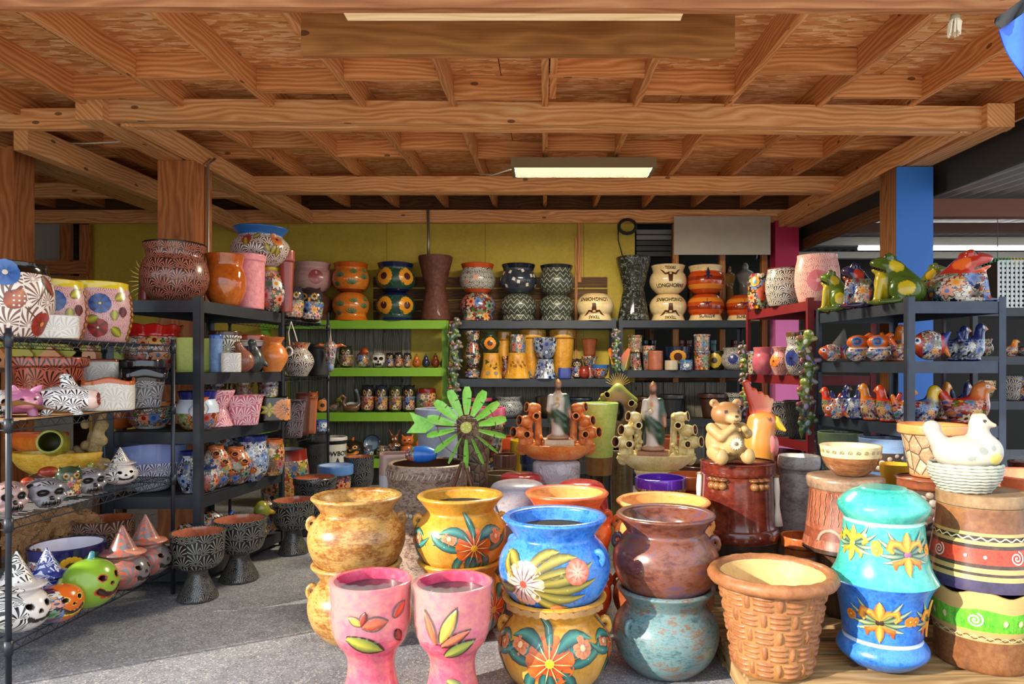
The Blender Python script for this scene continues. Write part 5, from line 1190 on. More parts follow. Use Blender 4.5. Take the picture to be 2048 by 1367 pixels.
simple('longhorn', [('c', (0, 0, .82), (0, -.05, .2), (.28, .16), '#7a94b8'), ('e', (0, -.06, .14), (.13, .1, .12), None, '#8a4a28'), ('c', (.12, 0, .9), (.5, 0, .95), (.07, .05), '#c05a20'), ('c', (.5, 0, .95), (.75, 0, .9), (.05, .015), '#a84a18'), ('c', (-.12, 0, .9), (-.5, 0, .95), (.07, .05), '#c05a20'), ('c', (-.5, 0, .95), (-.75, 0, .9), (.05, .015), '#a84a18'), ('-e', (.1, -.2, .62), (.05, .1, .07), None, '#181018'), ('-e', (-.1, -.2, .62), (.05, .1, .07), None, '#181018')], .05, 46, [A0, TO('#9ab0cc', 'mex', .16)], [(1, lambda x, y, z: (abs(x) < .28) & (z > .25))])
simple('fish', [('e', (0, 0, .45), (.46, .26, .42), None, '#b83020'), ('e', (-.36, -.02, .5), (.18, .2, .22), None, '#d8642c'), ('c', (.36, 0, .5), (.56, 0, .8), (.14, .05), '#2a4a9a'), ('c', (.36, 0, .45), (.55, 0, .15), (.12, .05), '#d87a2c'), ('p', (-.36, -.22, .58), (.1, .1, .1), None, '#e8f0f8'), ('p', (-.37, -.24, .58), (.06, .1, .06), None, '#142a6a')], .06, 40, [A0, TO('#e6e2da', 'mex', .2)], [(1, lambda x, y, z: (x > -.22) & (x < .3))])
simple('bugeye', [('e', (0, 0, .3), (.36, .3, .3), None, '#e6e0d4'), ('e', (0, -.04, .7), (.34, .28, .26), None, '#d8601c'), ('e', (-.08, -.26, .72), (.19, .1, .19), None, '#e0702a'), ('p', (-.08, -.34, .72), (.165, .12, .165), None, '#4a86c8'), ('p', (-.08, -.36, .72), (.12, .12, .12), None, '#1a3a86'), ('p', (-.08, -.37, .72), (.07, .12, .07), None, '#0c1430'), ('c', (.2, .1, .8), (.36, .1, .95), (.12, .1), '#d8601c')], .05, 38, [A0, TO('#e6e2da', 'mex', .2)], [(1, low(.45))])
# bear, rooster
BEARC = '#ae8e5a'
simple('bear', [('e', (0, .02, .32), (.29, .25, .33), None, BEARC), ('e', (0, -.02, .76), (.225, .2, .19), None, '#94683c'), ('e', (.03, -.2, .70), (.11, .11, .085), None, '#b89c6c'), ('e', (-.185, .0, .93), (.07, .05, .065), None, '#b08050'), ('e', (.185, .0, .93), (.07, .05, .065), None, '#b08050'), ('-e', (-.19, -.06, .93), (.035, .03, .035), None, '#8a5c38'), ('-e', (.19, -.06, .93), (.035, .03, .035), None, '#8a5c38'),
  ('c', (-.24, -.04, .54), (-.17, -.22, .42), (.085, .075), BEARC), ('c', (-.17, -.22, .42), (-.03, -.28, .56), (.075, .06), BEARC), ('c', (.24, -.04, .54), (.24, -.2, .46), (.085, .075), BEARC), ('c', (.24, -.2, .46), (.16, -.28, .54), (.07, .055), BEARC),
  ('c', (-.2, -.06, .16), (-.21, -.28, .10), (.12, .1), BEARC), ('c', (.2, -.06, .16), (.21, -.28, .10), (.12, .1), BEARC), ('e', (-.21, -.33, .13), (.08, .05, .12), None, BEARC), ('e', (.21, -.33, .13), (.08, .05, .12), None, BEARC), ('e', (0, -.2, .32), (.15, .13, .2), None, '#b89a66'),
  ('p', (.035, -.31, .735), (.035, .04, .025), None, '#3a2418'), ('p', (-.085, -.2, .80), (.03, .06, .03), None, '#2a1a10'), ('p', (.12, -.19, .80), (.03, .06, .03), None, '#2a1a10'), ('p', (.03, -.3, .665), (.06, .05, .008), None, '#6a4028')], .035, 60, [ATT(.45, .2, None, 'bear')])
CB = '#c07c26'
RT = [ATT(.3, .4, None, 'tin')]
simple('rooster_body', [('c', (0, 0, .0), (0, 0, .5), (.105, .10), '#4a5a2c'), ('c', (0, 0, .36), (.015, 0, .74), (.098, .062), CB), ('e', (.03, 0, .805), (.07, .055, .05), None, '#d0783c'), ('c', (.015, 0, .7), (.025, 0, .8), (.065, .05), '#d88a3c'), ('p', (.06, -.05, .815), (.012, .03, .010), None, '#101010')], .03, 60, RT)
simple('rooster_comb', [('c', (.0, 0, .84), (-.045, 0, .985), (.022, .018), '#c8381c'), ('c', (.012, 0, .84), (-.008, 0, .95), (.02, .014), '#d04a24'), ('c', (.024, 0, .84), (.022, 0, .935), (.02, .013), '#d85a2c'), ('c', (.036, 0, .84), (.048, 0, .92), (.02, .012), '#e08050'), ('c', (.045, 0, .835), (.07, 0, .905), (.019, .011), '#e8a078'), ('e', (.02, 0, .85), (.05, .022, .035), None, '#d8663a')], .012, 44, RT, flat=False)
simple('rooster_beak', [('c', (.085, 0, .80), (.13, 0, .765), (.032, .008), '#e0c030')], .02, 24, RT, flat=False)
simple('rooster_wattle', [('e', (.055, -.035, .70), (.032, .02, .055), None, '#d87a78'), ('e', (.085, -.01, .69), (.018, .016, .05), None, '#c86a68')], .01, 28, RT, flat=False)
simple('hen_white', [('e', (.02, 0, .44), (.36, .28, .26), None, '#b4ae9e'), ('e', (.2, 0, .5), (.2, .2, .22), None, '#b8b2a4'), ('c', (.16, 0, .56), (.14, 0, .82), (.16, .10), '#b2aa9c'), ('e', (.15, -.01, .88), (.105, .095, .10), None, '#c8b4a0'), ('c', (.22, -.01, .87), (.30, -.02, .85), (.05, .03), '#c0a890'), ('c', (.10, 0, .97), (.19, 0, .98), (.035, .03), '#b89c88'), ('c', (-.22, 0, .5), (-.36, 0, .74), (.13, .09), '#b0a89c'), ('e', (-.36, 0, .80), (.1, .08, .1), None, '#aa9e94'),
  ('p', (.19, -.09, .91), (.025, .04, .022), None, '#181410'), ('p', (.14, -.26, .52), (.06, .1, .05), (0, .6, 0), '#8a9088'), ('p', (.26, -.26, .56), (.04, .1, .06), None, '#8a9088'), ('p', (.02, -.3, .42), (.06, .1, .035), (0, -.5, 0), '#8a9088'), ('p', (.3, -.28, .40), (.09, .2, .09), None, '#d8c060')], .05, 56, [ATT(.5, .2, None, 'bisque')])
# saint statue
ROB, GRN_, SK = '#cfc4b4', '#10432a', '#b87e5c'
simple('saint', [('c', (0, 0, .06), (0, 0, .5), (.115, .10), ROB), ('e', (0, 0, .62), (.125, .09, .15), None, ROB), ('c', (0, 0, .72), (0, 0, .80), (.06, .045), SK), ('e', (0, -.01, .875), (.055, .06, .068), None, SK), ('e', (0, .022, .895), (.066, .058, .07), None, '#2c1a0e'), ('e', (0, -.04, .83), (.042, .034, .04), None, '#2c1a0e'),
  ('c', (-.13, 0, .68), (-.16, -.04, .48), (.05, .045), ROB), ('c', (-.16, -.04, .48), (-.03, -.12, .55), (.04, .03), ROB), ('c', (.13, 0, .68), (.18, -.03, .5), (.055, .05), GRN_), ('c', (.18, -.03, .5), (.2, -.08, .36), (.04, .03), SK),
  ('c', (-.08, -.07, .47), (.10, -.08, .32), (.06, .06), GRN_), ('c', (-.07, -.06, .40), (.11, -.06, .20), (.06, .06), GRN_), ('c', (-.03, -.07, .30), (.12, -.05, .14), (.05, .05), GRN_), ('c', (.12, .0, .68), (.13, .0, .14), (.06, .07), GRN_), ('c', (-.12, .03, .66), (-.12, .03, .3), (.05, .06), GRN_), ('c', (-.02, -.09, .56), (-.13, -.06, .46), (.03, .03), '#d8b048'),
  ('e', (0, 0, .03), (.2, .15, .05), None, '#b88a6a'), ('c', (0, 0, .94), (0, 0, 1.0), (.016, .004), '#f0c840'), ('p', (-.02, -.1, .65), (.045, .06, .05), None, '#d8b050'), ('p', (-.02, -.1, .65), (.03, .06, .034), None, SK), ('p', (.02, -.065, .885), (.01, .02, .008), None, '#20140c'), ('p', (-.02, -.065, .885), (.01, .02, .008), None, '#20140c')], .025, 64, [ATT(.4, .3, None, 'plaster')])
simple('virgin', [('c', (0, 0, .05), (0, 0, .6), (.2, .15), '#7a2018'), ('e', (0, .02, .7), (.17, .13, .2), None, '#23402c'), ('e', (0, -.02, .88), (.085, .09, .1), None, '#a8724c'), ('e', (0, .02, .9), (.11, .09, .12), None, '#1c3424'), ('c', (-.14, .02, .75), (-.2, .02, .15), (.09, .08), '#2a4a30'), ('c', (.14, .02, .75), (.2, .02, .15), (.09, .08), '#2a4a30'), ('e', (0, -.05, .05), (.26, .16, .08), None, '#4a5a30'), ('c', (-.04, -.14, .62), (.04, -.14, .62), (.05, .05), '#a8724c')], .04, 44)
simple('statue_plain', [('c', (0, 0, .04), (0, 0, .55), (.2, .15), '#a8a49c'), ('e', (0, 0, .68), (.2, .14, .16), None, '#b0aca4'), ('e', (0, -.02, .9), (.09, .09, .1), None, '#b0aca4'), ('c', (-.16, 0, .7), (-.1, -.12, .5), (.08, .06), '#a8a49c'), ('c', (.16, 0, .7), (.1, -.12, .5), (.08, .06), '#a8a49c')], .05, 36, [ATT(.2, .6)])
recol('statue_tan', 'statue_plain', '#9a6a34')
# lizard for the hanging strands
simple('lizard', [('c', (0, 0, -.25), (.03, 0, .1), (.12, .17), '#6a8a34'), ('e', (0, -.04, .30), (.17, .14, .14), None, '#8a9a38'), ('c', (-.0, 0, -.3), (.1, 0, -.5), (.09, .03), '#8a8a3a'), ('c', (.12, -.03, .14), (.24, -.05, .24), (.06, .08), '#b8b070'), ('c', (-.12, -.03, .14), (-.24, -.05, .05), (.06, .08), '#a86a4c'), ('c', (.1, -.03, -.15), (.22, -.05, -.24), (.06, .08), '#c8c0a0'), ('c', (-.09, -.03, -.15), (-.22, -.05, -.08), (.06, .07), '#7a9a50'), ('p', (.08, -.15, .36), (.04, .06, .04), None, '#f0f0e0'), ('p', (-.08, -.15, .36), (.04, .06, .04), None, '#f0f0e0'), ('p', (0, -.17, .02), (.07, .08, .09), None, '#e0dcd0'), ('p', (.02, -.15, -.2), (.05, .08, .06), None, '#3a5a8a')], .03, 40, None, None, False)
recol('lizard2', 'lizard', '#6a6058'); recol('lizard3', 'lizard', '#5a6a48')
# ================================================================ figures on the front display
o = fig('bear_figure', 'cream ceramic bear holding a sunflower on the drum pot', 'figurine', 'bear', 1451, 3.93, .8715, 88, 126, .42)
D = MB(); mP = []
sfm = MB()
for k_ in range(14):
    a = 6.2832 * k_ / 14; c_, s__ = math.cos(a), math.sin(a)
    sfm.add([(.02 * c_, -.345, .32 + .02 * s__), (.07 * c_ - .018 * s__, -.345, .32 + .07 * s__ + .018 * c_), (.10 * c_, -.338, .32 + .10 * s__), (.07 * c_ + .018 * s__, -.345, .32 + .07 * s__ - .018 * c_)], [(3, 2, 1, 0)], None, 0, hx('#e8dcc0'))
sfm.build('flower_petals', ATT(.45, .2, None, 'bear'), o); ball(MB(), (0, -.345, .32), .024, '#6a7058', 10, 6, (1, .5, 1)).build('flower_centre', ATT(.45, .2, None, 'bear'), o, True)
r = fig('tin_rooster', 'tall painted tin rooster with orange comb behind the bear', 'figurine', 'rooster_body', 1512, 4.28, .0, 92, 0, .0, hm=1.09 * .785 / .80)
r.location = (X(1512, 4.42), 4.42, 0); r.scale = (1.33, 1.33, 1.32)
for nm in ('rooster_comb', 'rooster_beak', 'rooster_wattle'): ob(nm.split('_')[1], FM[nm][0], r)
h = thing('hen_dish', 'white ceramic hen sitting on a woven basket dish', 'figurine', (X(1930, 3.06), 3.06, BANDTOP + .003), -math.atan2(X(1930, 3.06), 3.06) * .6)
me = FM['hen_white'][0]; hn = ob('hen_lid', me, h, (0, 0, .02), 0, (.36, .36, .315))
WV = mat('woven_white', lambda b: (b.fin(b.mix(b.noise(b.vscale(b.coord('OBJ'), (1, 1, 3)), 30, 3), '#a8a89a', '#8c9086'), .6)))
mb = MB()
for j in range(9):
    z_ = .006 + j * .0135; R = .095 + .045 * math.sin(min(1, j / 6) * 1.4); n = 44
    mb2 = MB().tube([(R * math.cos(6.2832 * i / n), R * .82 * math.sin(6.2832 * i / n), z_ + .003 * math.sin(i * math.pi + j * math.pi)) for i in range(n + 1)], [.0085 + .0022 * math.sin(i * 2.2 + j) for i in range(n + 1)], 6, False); mb2.build('basket_coil', WV, h, True)
ball(MB(), (0, 0, .06), .125, None, 20, 10, (1, .82, .46)).build('basket_core', WV, h, True)
# ---------------------------------------------------------------- windmill
wm = thing('garden_windmill', 'green and rust metal garden windmill with tail vane', 'windmill', (X(926, 4.25), 4.25, .555))
pot('plinth_pot', 'low brown pot carrying the windmill', 'pot', 926, 4.25, 0, 70, 0, 'bell', MOT(['#4a3426', '#6a4c36'], 6), seg=28, hm=.552)
hz = Z(853, 4.25) - .555; hxx = X(934, 4.25) - wm.location.x
RUST = MOT(['#3c2418', '#5c3a28', '#7a5440'], 12, rough=.7, coat=0); LIME = MOT(['#5fae34', '#86cf50', '#a8d878'], 6, rough=.4, coat=.2)
for sx, sy in ((-1, -1), (1, -1), (-1, 1), (1, 1), (0.1, -1)): MB().beam((sx * .008, sy * .008, .27), (sx * .10, sy * .10, .0), .012, .012).build('tower_leg', RUST, wm)
MB().tube([(0, 0, .18), (hxx, 0, hz)], .007, 6).build('mast', RUST, wm)
nb = 14
for k_ in range(nb):
    a = math.radians(12 + 360 * k_ / nb); u = Vector((math.cos(a), 0, math.sin(a))); v = Vector((-math.sin(a), 0, math.cos(a))); mb = MB(); C0 = Vector((hxx, -.03, hz)); tw = .55 + .5 * (math.sin(a) < .2) + .15 * math.sin(k_ * 2.3)
    pts = []
    L0, L1 = .075, .245
    for i in range(6):
        f = i / 5; w = (.014 + .017 * min(1, f * 2.2)) * (1 if i < 5 else .55); r_ = L0 + (L1 - L0) * f
        e = v * math.cos(tw) + Vector((0, -1, 0)) * math.sin(tw); b_ = .007
        pts.append([C0 + u * r_ + e * w * q + Vector((0, b_ * (1 - q * q), 0)) for q in (-1, -.4, .4, 1)])
    V = [p for rr in pts for p in rr]; fs = [(i * 4 + j, i * 4 + j + 1, i * 4 + j + 5, i * 4 + j + 4) for i in range(5) for j in range(3)]
    V2 = [p + Vector((0, .002, 0)) for p in V]; n_ = len(V); mb.add(V + V2, fs + [tuple(n_ + q for q in f[::-1]) for f in fs])
    mb.build('blade', LIME, wm, True)
    MB().beam(C0 + u * .02 + Vector((0, .012, 0)), C0 + u * .15 + Vector((0, .012, 0)), .006, .009, (0, 1, 0)).build('spoke', RUST, wm)
n = 20; mb = MB(); V = [(hxx + .034 * math.cos(6.2832 * k_ / n), y_, hz + .034 * math.sin(6.2832 * k_ / n)) for y_ in (-.055, -.04) for k_ in range(n)]
mb.add(V, [tuple(range(n))] + [(k_, k_ + n, (k_ + 1) % n + n, (k_ + 1) % n) for k_ in range(n)]).build('hub', G('#a8b040', .4, .2), wm)
for k_ in range(5): a = k_ * 1.257; ball(MB(), (hxx + .02 * math.cos(a), -.057, hz + .02 * math.sin(a)), .005).build('rivet', PL('#e8e0b0', .4), wm)
MB().tube([(hxx + .175 * math.cos(6.2832 * i / 40), -.02, hz + .175 * math.sin(6.2832 * i / 40)) for i in range(41)], .0025, 5, False).build('wire_ring', RUST, wm, True)
MB().tube([(hxx, .0, hz), (X(870, 4.25) - wm.location.x, .02, hz + .003)], .005, 6).build('tail_rod', RUST, wm)
k4 = 4.25 / F; tx = X(815, 4.25) - wm.location.x; mb = MB(); V = []
for y_ in (.018, .022):
    for px, py in ((818, 824), (850, 836), (866, 846), (866, 853), (850, 866), (812, 866), (828, 846)): V.append((X(px, 4.25) - wm.location.x, y_, Z(py, 4.25) - .555))
mb.add(V, [(6, 5, 4, 3, 2, 1, 0), (7, 8, 9, 10, 11, 12, 13)] + [(i, (i + 1) % 7, (i + 1) % 7 + 7, i + 7) for i in range(7)]).build('tail_vane', LIME, wm)
# ---------------------------------------------------------------- grotto fountains with saints
def fountain(lab, px, d, zb, R, c1, c2, c3, ped):
    f = thing('grotto_fountain', lab, 'fountain', (X(px, d), d, zb), 0, 'grotto fountains with jars'); m = MOT([c1, c2, c3], 9, rough=.35, coat=.4); mr = MOT([c1, c2, c3], 26, rough=.6, coat=.2, bump=.8)
    pr = [(r_ * R, z_) for r_, z_ in crom([(.5, 0), (.62, .005), (.86, .05), (.97, .09), (1, .105)], 4)]
    for pn, me in lathe_mesh(pr, [(1.0, m, 'basin')], 48, R, m, .02, None, 0, .7, False, .105): ob(pn, me, f)
    rnd = random.Random(px)
    for sg in (-1, 1):
        P = [('c', (sg * R * .86, 0, .06), (sg * R * .84, 0, .17), (.036, .03), c2), ('c', (sg * R * .66, .02, .06), (sg * R * .70, .01, .25), (.027, .024), c2), ('c', (sg * R * .44, .03, .06), (sg * R * .47, .03, .36), (.026, .022), c2), ('e', (sg * R * .66, 0, .075), (.10, .075, .03), None, c2),
             ('c', (sg * R * .86, .02, .17), (sg * R * .70, .02, .26), (.028, .03), c2), ('c', (sg * R * .70, .02, .26), (sg * R * .50, .02, .36), (.03, .03), c2)]
        for _ in range(22):
            t = rnd.random(); a, b_ = rnd.choice((((.86, .07), (.84, .17)), ((.66, .07), (.7, .25)), ((.44, .07), (.47, .36)), ((.86, .18), (.5, .37)))); P.append(('e', (sg * R * (a[0] + (b_[0] - a[0]) * t) + rnd.uniform(-.018, .018), rnd.uniform(-.03, .03), a[1] + (b_[1] - a[1]) * t), (.017, .018, .016), None, c2))
        ob('grotto_column', blob('grotto_column', P, .012, 56, [mr], False), f)
        for i, (xa, za, s_, dv) in enumerate(((.95, .185, .105, (.75, -.6, .1)), (.80, .265, .10, (.8, -.55, .12)), (.62, .355, .095, (.85, -.45, .15)), (.70, .175, .075, (.3, -.9, .05)), (.52, .30, .07, (-.2, -.9, .1)))):
            pj = [(r_ * s_ * .40, z_ * s_) for r_, z_ in crom([(.45, 0), (.85, .08), (1, .32), (.95, .6), (.72, .76), (.74, .84), (.95, 1)], 2)]
            v = Vector((sg * dv[0], dv[1], dv[2])).normalized()
            for pn, me in lathe_mesh(pj, [(1.0, m, 'jar')], 18, .05, G('#5a3018', .5, .1), .008, None, 0, 1, False, s_):
                j = ob('jar', me, f, (sg * R * xa - v.x * s_ * .55, -.035 - v.y * s_ * .3, za)); j.rotation_euler = v.to_track_quat('Z', 'Y').to_euler()
    return f
ft = fountain('orange clay jar fountain around a green robed saint', 1112, 4.95, .757, 78 * 4.95 / F, '#b8521c', '#d87a3a', '#e8a868', 0)
ft2 = fountain('pale yellow jar fountain around a green robed saint', 1313, 4.85, .70, 78 * 4.85 / F, '#b8a050', '#d8c888', '#ece0b0', 0)
WRAP = mat('wrapped_plastic', lambda b: (b.fin(b.mix(b.noise(b.coord('OBJ'), 9, 4), '#e4e2e6', '#b8b4c0'), .3, .3), b.bump(b.noise(b.coord('OBJ'), 11, 5, .65, 1.5), 1.0, .06)))
pot('wrapped_pedestal', 'pedestal wrapped in crumpled white plastic under the orange fountain', 'pedestal', 1113, 4.95, 0, 100, 0, [(1, 0), (.98, .3), (.93, .7), (.95, .92), (.86, .98), (.3, 1), (.02, 1)], WRAP, seg=36, hm=.755)
pot('fountain_foot', 'pale yellow turned foot under the yellow fountain', 'pedestal', 1313, 4.85, 0, 92, 0, [(1, 0), (.9, .1), (.72, .4), (.7, .7), (.82, .84), (.78, .9), (.92, .96), (.9, 1), (.02, 1)], MOT(['#b8a050', '#d8c888', '#ece0b0'], 9), seg=36, hm=.698)
s1 = fig('saint_statue', 'plaster saint in white and green robes, on the orange fountain', 'statue', 'saint', 1116, 4.93, .90, 0, 0, .1, 'plaster saints', hm=Z(757, 4.93) - .90, wm=.18, dm=.14)
MB().box(-.25, .25, -.2, .2, -.1, .0).build('plinth', MOT(['#b8926a', '#d8c0a0'], 8), s1)
s2 = fig('saint_statue', 'plaster saint in white and green robes, on the yellow fountain', 'statue', 'saint', 1306, 4.83, .83, 0, 0, -.1, 'plaster saints', hm=Z(762, 4.83) - .83, wm=.18, dm=.14)
MB().box(-.25, .25, -.2, .2, -.12, .0).build('plinth', MOT(['#8a5a44', '#b88058'], 8), s2)
# grotto house with gold rays behind
gh = thing('grotto_house', 'green roofed clay grotto with gold rays behind the fountains', 'figurine', (X(1236, 5.9), 5.9, .72))
pot('tree_planter', 'brown bark planter beneath the green roofed grotto', 'planter', 1236, 5.9, 0, 60, 0, 'straight', MOT(['#3a2c1c', '#5a4830', '#6e6a38'], 9), seg=24, hm=.715)
simple('grotto', [('e', (0, 0, .34), (.17, .12, .36), None, '#7a5a30'), ('e', (-.12, 0, .2), (.12, .1, .2), None, '#6a6a30'), ('e', (.13, 0, .16), (.12, .1, .16), None, '#6a5a30'), ('c', (0, 0, .68), (-.2, 0, .54), (.05, .03), '#7a8a30'), ('c', (0, 0, .68), (.2, 0, .54), (.05, .03), '#7a8a30'), ('-e', (0, -.14, .42), (.05, .1, .1), None, '#15100a')], .04, 40, [ATT(.5, .2)]); ob('grotto_rock', FM['grotto'][0], gh, (0, 0, 0), 0, .75)
for k_ in range(13):
    a = math.radians(20 + 140 * k_ / 12); MB().tube([(.03 * math.cos(a), 0, .52 + .03 * math.sin(a)), (.11 * math.cos(a), 0, .52 + .12 * math.sin(a))], [.006, .0015], 5).build('gold_ray', PL('#d8b860', .4, .4), gh)
for k_ in range(6):
    a = k_ * 1.05; pj = [(r_ * .034, z_ * .08) for r_, z_ in crom([(.6, 0), (1, .3), (.8, .7), (.9, 1)], 2)]
    for pn, me in lathe_mesh(pj, [(1.0, MOT(['#8a7a3a', '#a89a50'], 9), 'jar')], 14, .03, PL('#20140c', .8), .006, None, 0, 1, False, .08): j = ob('jar', me, gh, ((-.14 if k_ % 2 else .13), -.09, .08 + .07 * k_)); j.rotation_euler = (1.2, 0, .5 if k_ % 2 else -.5)
# tall green and brown floor vase, lime rim
pot('floor_vase', 'tall floor vase with lime green top and dark brown bands', 'vase', 1198, 5.35, 0, 78, 0, [(.98, 0), (.9, .05), (.72, .2), (.64, .4), (.68, .6), (.82, .8), (.96, .95), (1, 1)], [(.18, MOT(['#5a6a28', '#7a8a38'], 7), 'foot_band'), (.24, PL('#1a1712', .3), 'line'), (.28, G('#8a9a40'), 'green_line'), (.52, G('#1f1d1c', .2, .8), 'dark_band'), (.64, MOT(['#6a4a22', '#8a6430'], 6), 'brown_band'), (1.0, MOT(['#8aa840', '#a8c060', '#c0d080'], 6), 'top')], None, seg=40, hm=1.13)
# ================================================================ left: wire rack, black shelving, goblets
def p(name, label, cat, px, d, z, w, h, prof, bands, **k): return pot(name, label, cat, px, d, z + .003, w, h, prof, bands, **k)
FW, FK = FAN('#e8e0d8', '#221d1c', .075), FAN('#101113', '#6a6d70', .065, thr=-.1)
FT = FAN('#b0563e', '#1c1414', .07); FP = FAN('#c8627a', '#f0d8d8', .07); FPD = FAN('#b06a76', '#e4cfc8', .035)
WHITE = FAN('#cfcac0', '#b4aea4', .055)
# --- wire rack, top shelf
z1 = W1Z[0]
a = p('painted_pot', 'white fan patterned pot with black rim and mushroom motif', 'pot', 4, 3.33, z1, 176, 146, 'barrel', [(.86, FAN('#e8dcd2', '#7a5a50', .08), 'body'), (1, G('#17130f', .12, .8), 'rim')], group='large painted pots on the wire rack', seg=40)
D = Deco(a, .25, .35); D.leaf(-.04, .02, .5, .10, .09, '#b85a34', '#8a3418', '#d88a5a', .4)
for i in range(12): D.disc(-.01 + .02 * (i % 4), .02 + .022 * (i // 4) , .005, '#f4e8d8', 6, .001)
D.flower(.13, -.06, .055, 9, '#5a0f0a', '#a83020', '#e09030'); D.leaf(.13, .17, -1.0, .11, .05, '#7a2a20', '#3a1410', '#c84a30'); D.leaf(.14, .15, -1.0, .07, .025, '#d84828', '#a02818'); D.flower(-.04, .17, .06, 7, '#1a3a7a', '#3a6ab0', '#d8c8b0'); D.stroke([(-.04, .11), (-.02, .08), (.05, .0), (.1, -.04)], [.006] * 4, '#6a4a30'); D.stroke([(.05, .0), (.1, .06), (.14, .12)], [.006] * 3, '#6a4a30'); D.done('painted_mushrooms')
FPL = FAN('#b87a80', '#e0c4c0', .03, 'UV', 14)
for q, (px, d, lab) in enumerate(((108, 3.70, 'pink speckled pot with yellow rim, left of its twin on the rack'), (200, 4.02, 'pink speckled pot with yellow rim, nearest the black shelving'))):
    a = p('painted_pot', lab, 'pot', px, d, z1, 113, 118, 'barrel', [(.89, FPL, 'body'), (1, G('#dcc428', .15, .8), 'rim')], group='large painted pots on the wire rack', seg=40)
    for th in (.12,):
        D = Deco(a, th, .5); D.flower(-.02, .045, .055, 7, '#163a80', '#2f66b8', '#e8d060', '#12306a', .12); D.leaf(.06, .07, .5, .08, .05, '#c8c030', '#5a6018'); D.leaf(-.03, -.03, 3.6, .07, .05, '#b8b838', '#4a5018'); D.leaf(.05, .01, -1.5, .06, .045, '#c8c040', '#5a6018')
        D.flower(-.03, -.09, .05, 5, '#7a0f14', '#c02a2c', '#f0e0b0', '#5a0a0c', .12); D.leaf(.04, -.09, -.6, .08, .05, '#c0c038', '#565c18'); D.leaf(.10, .03, -1.57, .06, .05, '#5a1018', '#2c080c', '#8a2024')
        D.done('painted_flowers')
        D = Deco(a, 1.15, .45)
        for i in range(8): D.leaf(0, -.12 + i * .033, .0, .05, .036, '#e08a28', '#5a2c10', '#f0a840')
        D.done('painted_segments')
p('planter', 'small white embossed planter in front of the yellow rimmed pots', 'planter', 113, 3.44, z1, 78, 45, 'straight', WHITE, sq=5, seg=40, sy=.7)
# --- wire rack, second shelf
z2 = W1Z[1]
cbd = thing('cardboard_sheet', 'sheet of tan cardboard under the pots on the wire rack', 'cardboard', (X(150, 3.7) - .04, 3.7, z2 + .001)); MB().box(-.20, .19, -.55, .5, 0, .005).build('sheet', cbm, cbd); z2 += .006
quadsheet([(-.19, -.55, .005), (.15, -.55, .09), (.19, -.35, .03), (-.19, -.3, .005)], .004, cbm, 'raised_flap', cbd, 6, 0)
p('fan_pot', 'terracotta pot with black fan pattern at the back of the wire rack', 'pot', 97, 3.72, z2, 140, 105, 'rimtaper', FT, seg=40)
fig('pig_figure', 'glossy purple pig figure behind the rack post', 'figurine', 'pig', 36, 3.28, z2, 84, 64, .3)
fig('fan_creature', 'white pitcher figure with black fans lying on cardboard', 'figurine', 'fishmug', 131, 3.42, z2, 124, 82, .1)
fig('skull_mask', 'black and white patterned mask at the left rack edge', 'figurine', 'skull1', -2, 3.2, z2, 40, 56, .2)
p('planter', 'white embossed planter with brown edge at back of the rack', 'planter', 196, 4.08, z2, 72, 56 + 38, 'straight', [(.95, WHITE, 'body'), (1, G('#7a3018'), 'rim')], sq=5, seg=40)
p('wavy_planter', 'white embossed planter with wavy orange rim', 'planter', 217, 3.78, z2, 92, 60, 'straight', [(.86, WHITE, 'body'), (1, G('#b8581c', .2, .7), 'rim')], sq=4, seg=56, wave=(.010, 4), group='wavy rimmed planters')
p('wavy_planter', 'black and grey planter with wavy rim in clear film', 'planter', 290, 4.02, z2, 82, 72, 'rimtaper', [(.72, FAN('#2a2c32', '#8a8c96', .06), 'body'), (1, G('#15151a', .1, .9), 'rim')], sq=4, seg=56, wave=(.012, 4), group='wavy rimmed planters')
p('fan_pot', 'glossy black pot behind the wavy black planter', 'pot', 282, 4.22, z2, 84, 90, 'rimtaper', G('#1a1a20', .1, .9), seg=32)
# --- wire rack, third shelf
z3 = W1Z[2]
for px, d, w, h, k, rz, lab in ((18, 3.22, 66, 66, 'skull2', .5, 'pinkish grey skull at the left end of the third rack shelf'), (93, 3.36, 74, 60, 'skull0', .45, 'dark grey fan patterned skull, second in the row'), (177, 3.72, 64, 54, 'skull0', .6, 'dark grey skull with stitched mouth, third in the row')):
    fig('skull_figure', lab, 'figurine', k, px, d, z3, w, h, rz, 'painted skulls on the wire rack')
fig('pumpkin_jar', 'pale pumpkin jar with twisted stem at the shelf corner', 'figurine', 'hat1', 241, 4.05, z3, 62, 74, .4)
for px, d, w, h, lab, kk in ((46, 3.5, 40, 50, 'small dark patterned bird at the back left of the skulls', 'bird'), (84, 3.72, 60, 56, 'red and black patterned bird behind the skulls', 'bird'), (138, 3.62, 48, 64, 'blue and lime owl behind the grey skulls', 'owl3'), (168, 3.95, 40, 50, 'lime green bird behind the stitched skull', 'duck')):
    fig('bird_figure', lab, 'figurine', kk, px, d, z3, w, h, .4)
bt_ = p('boat_basin', 'long yellow boat shaped basin at the back of the rack', 'basin', 112, 4.06, z3 + .05, 182, 44, 'dish', MOT(['#a87418', '#d8a838', '#e8c868'], 8, (1, 1, 2)), sy=.42, seg=48, rz=0); boxpart('foot', PL('#6a4a20', .7), bt_.root, -.12, .12, -.05, .05, -.05, .01)
p('orange_basin', 'orange glazed long basin behind the yellow one', 'basin', 72, 4.28, z3 + .16, 130, 36, 'dish', [(.8, MOT(['#b84a14', '#d8701c', '#e89030'], 7), 'body'), (1, G('#c85a24'), 'rim')], sy=.35, seg=40, rz=0)
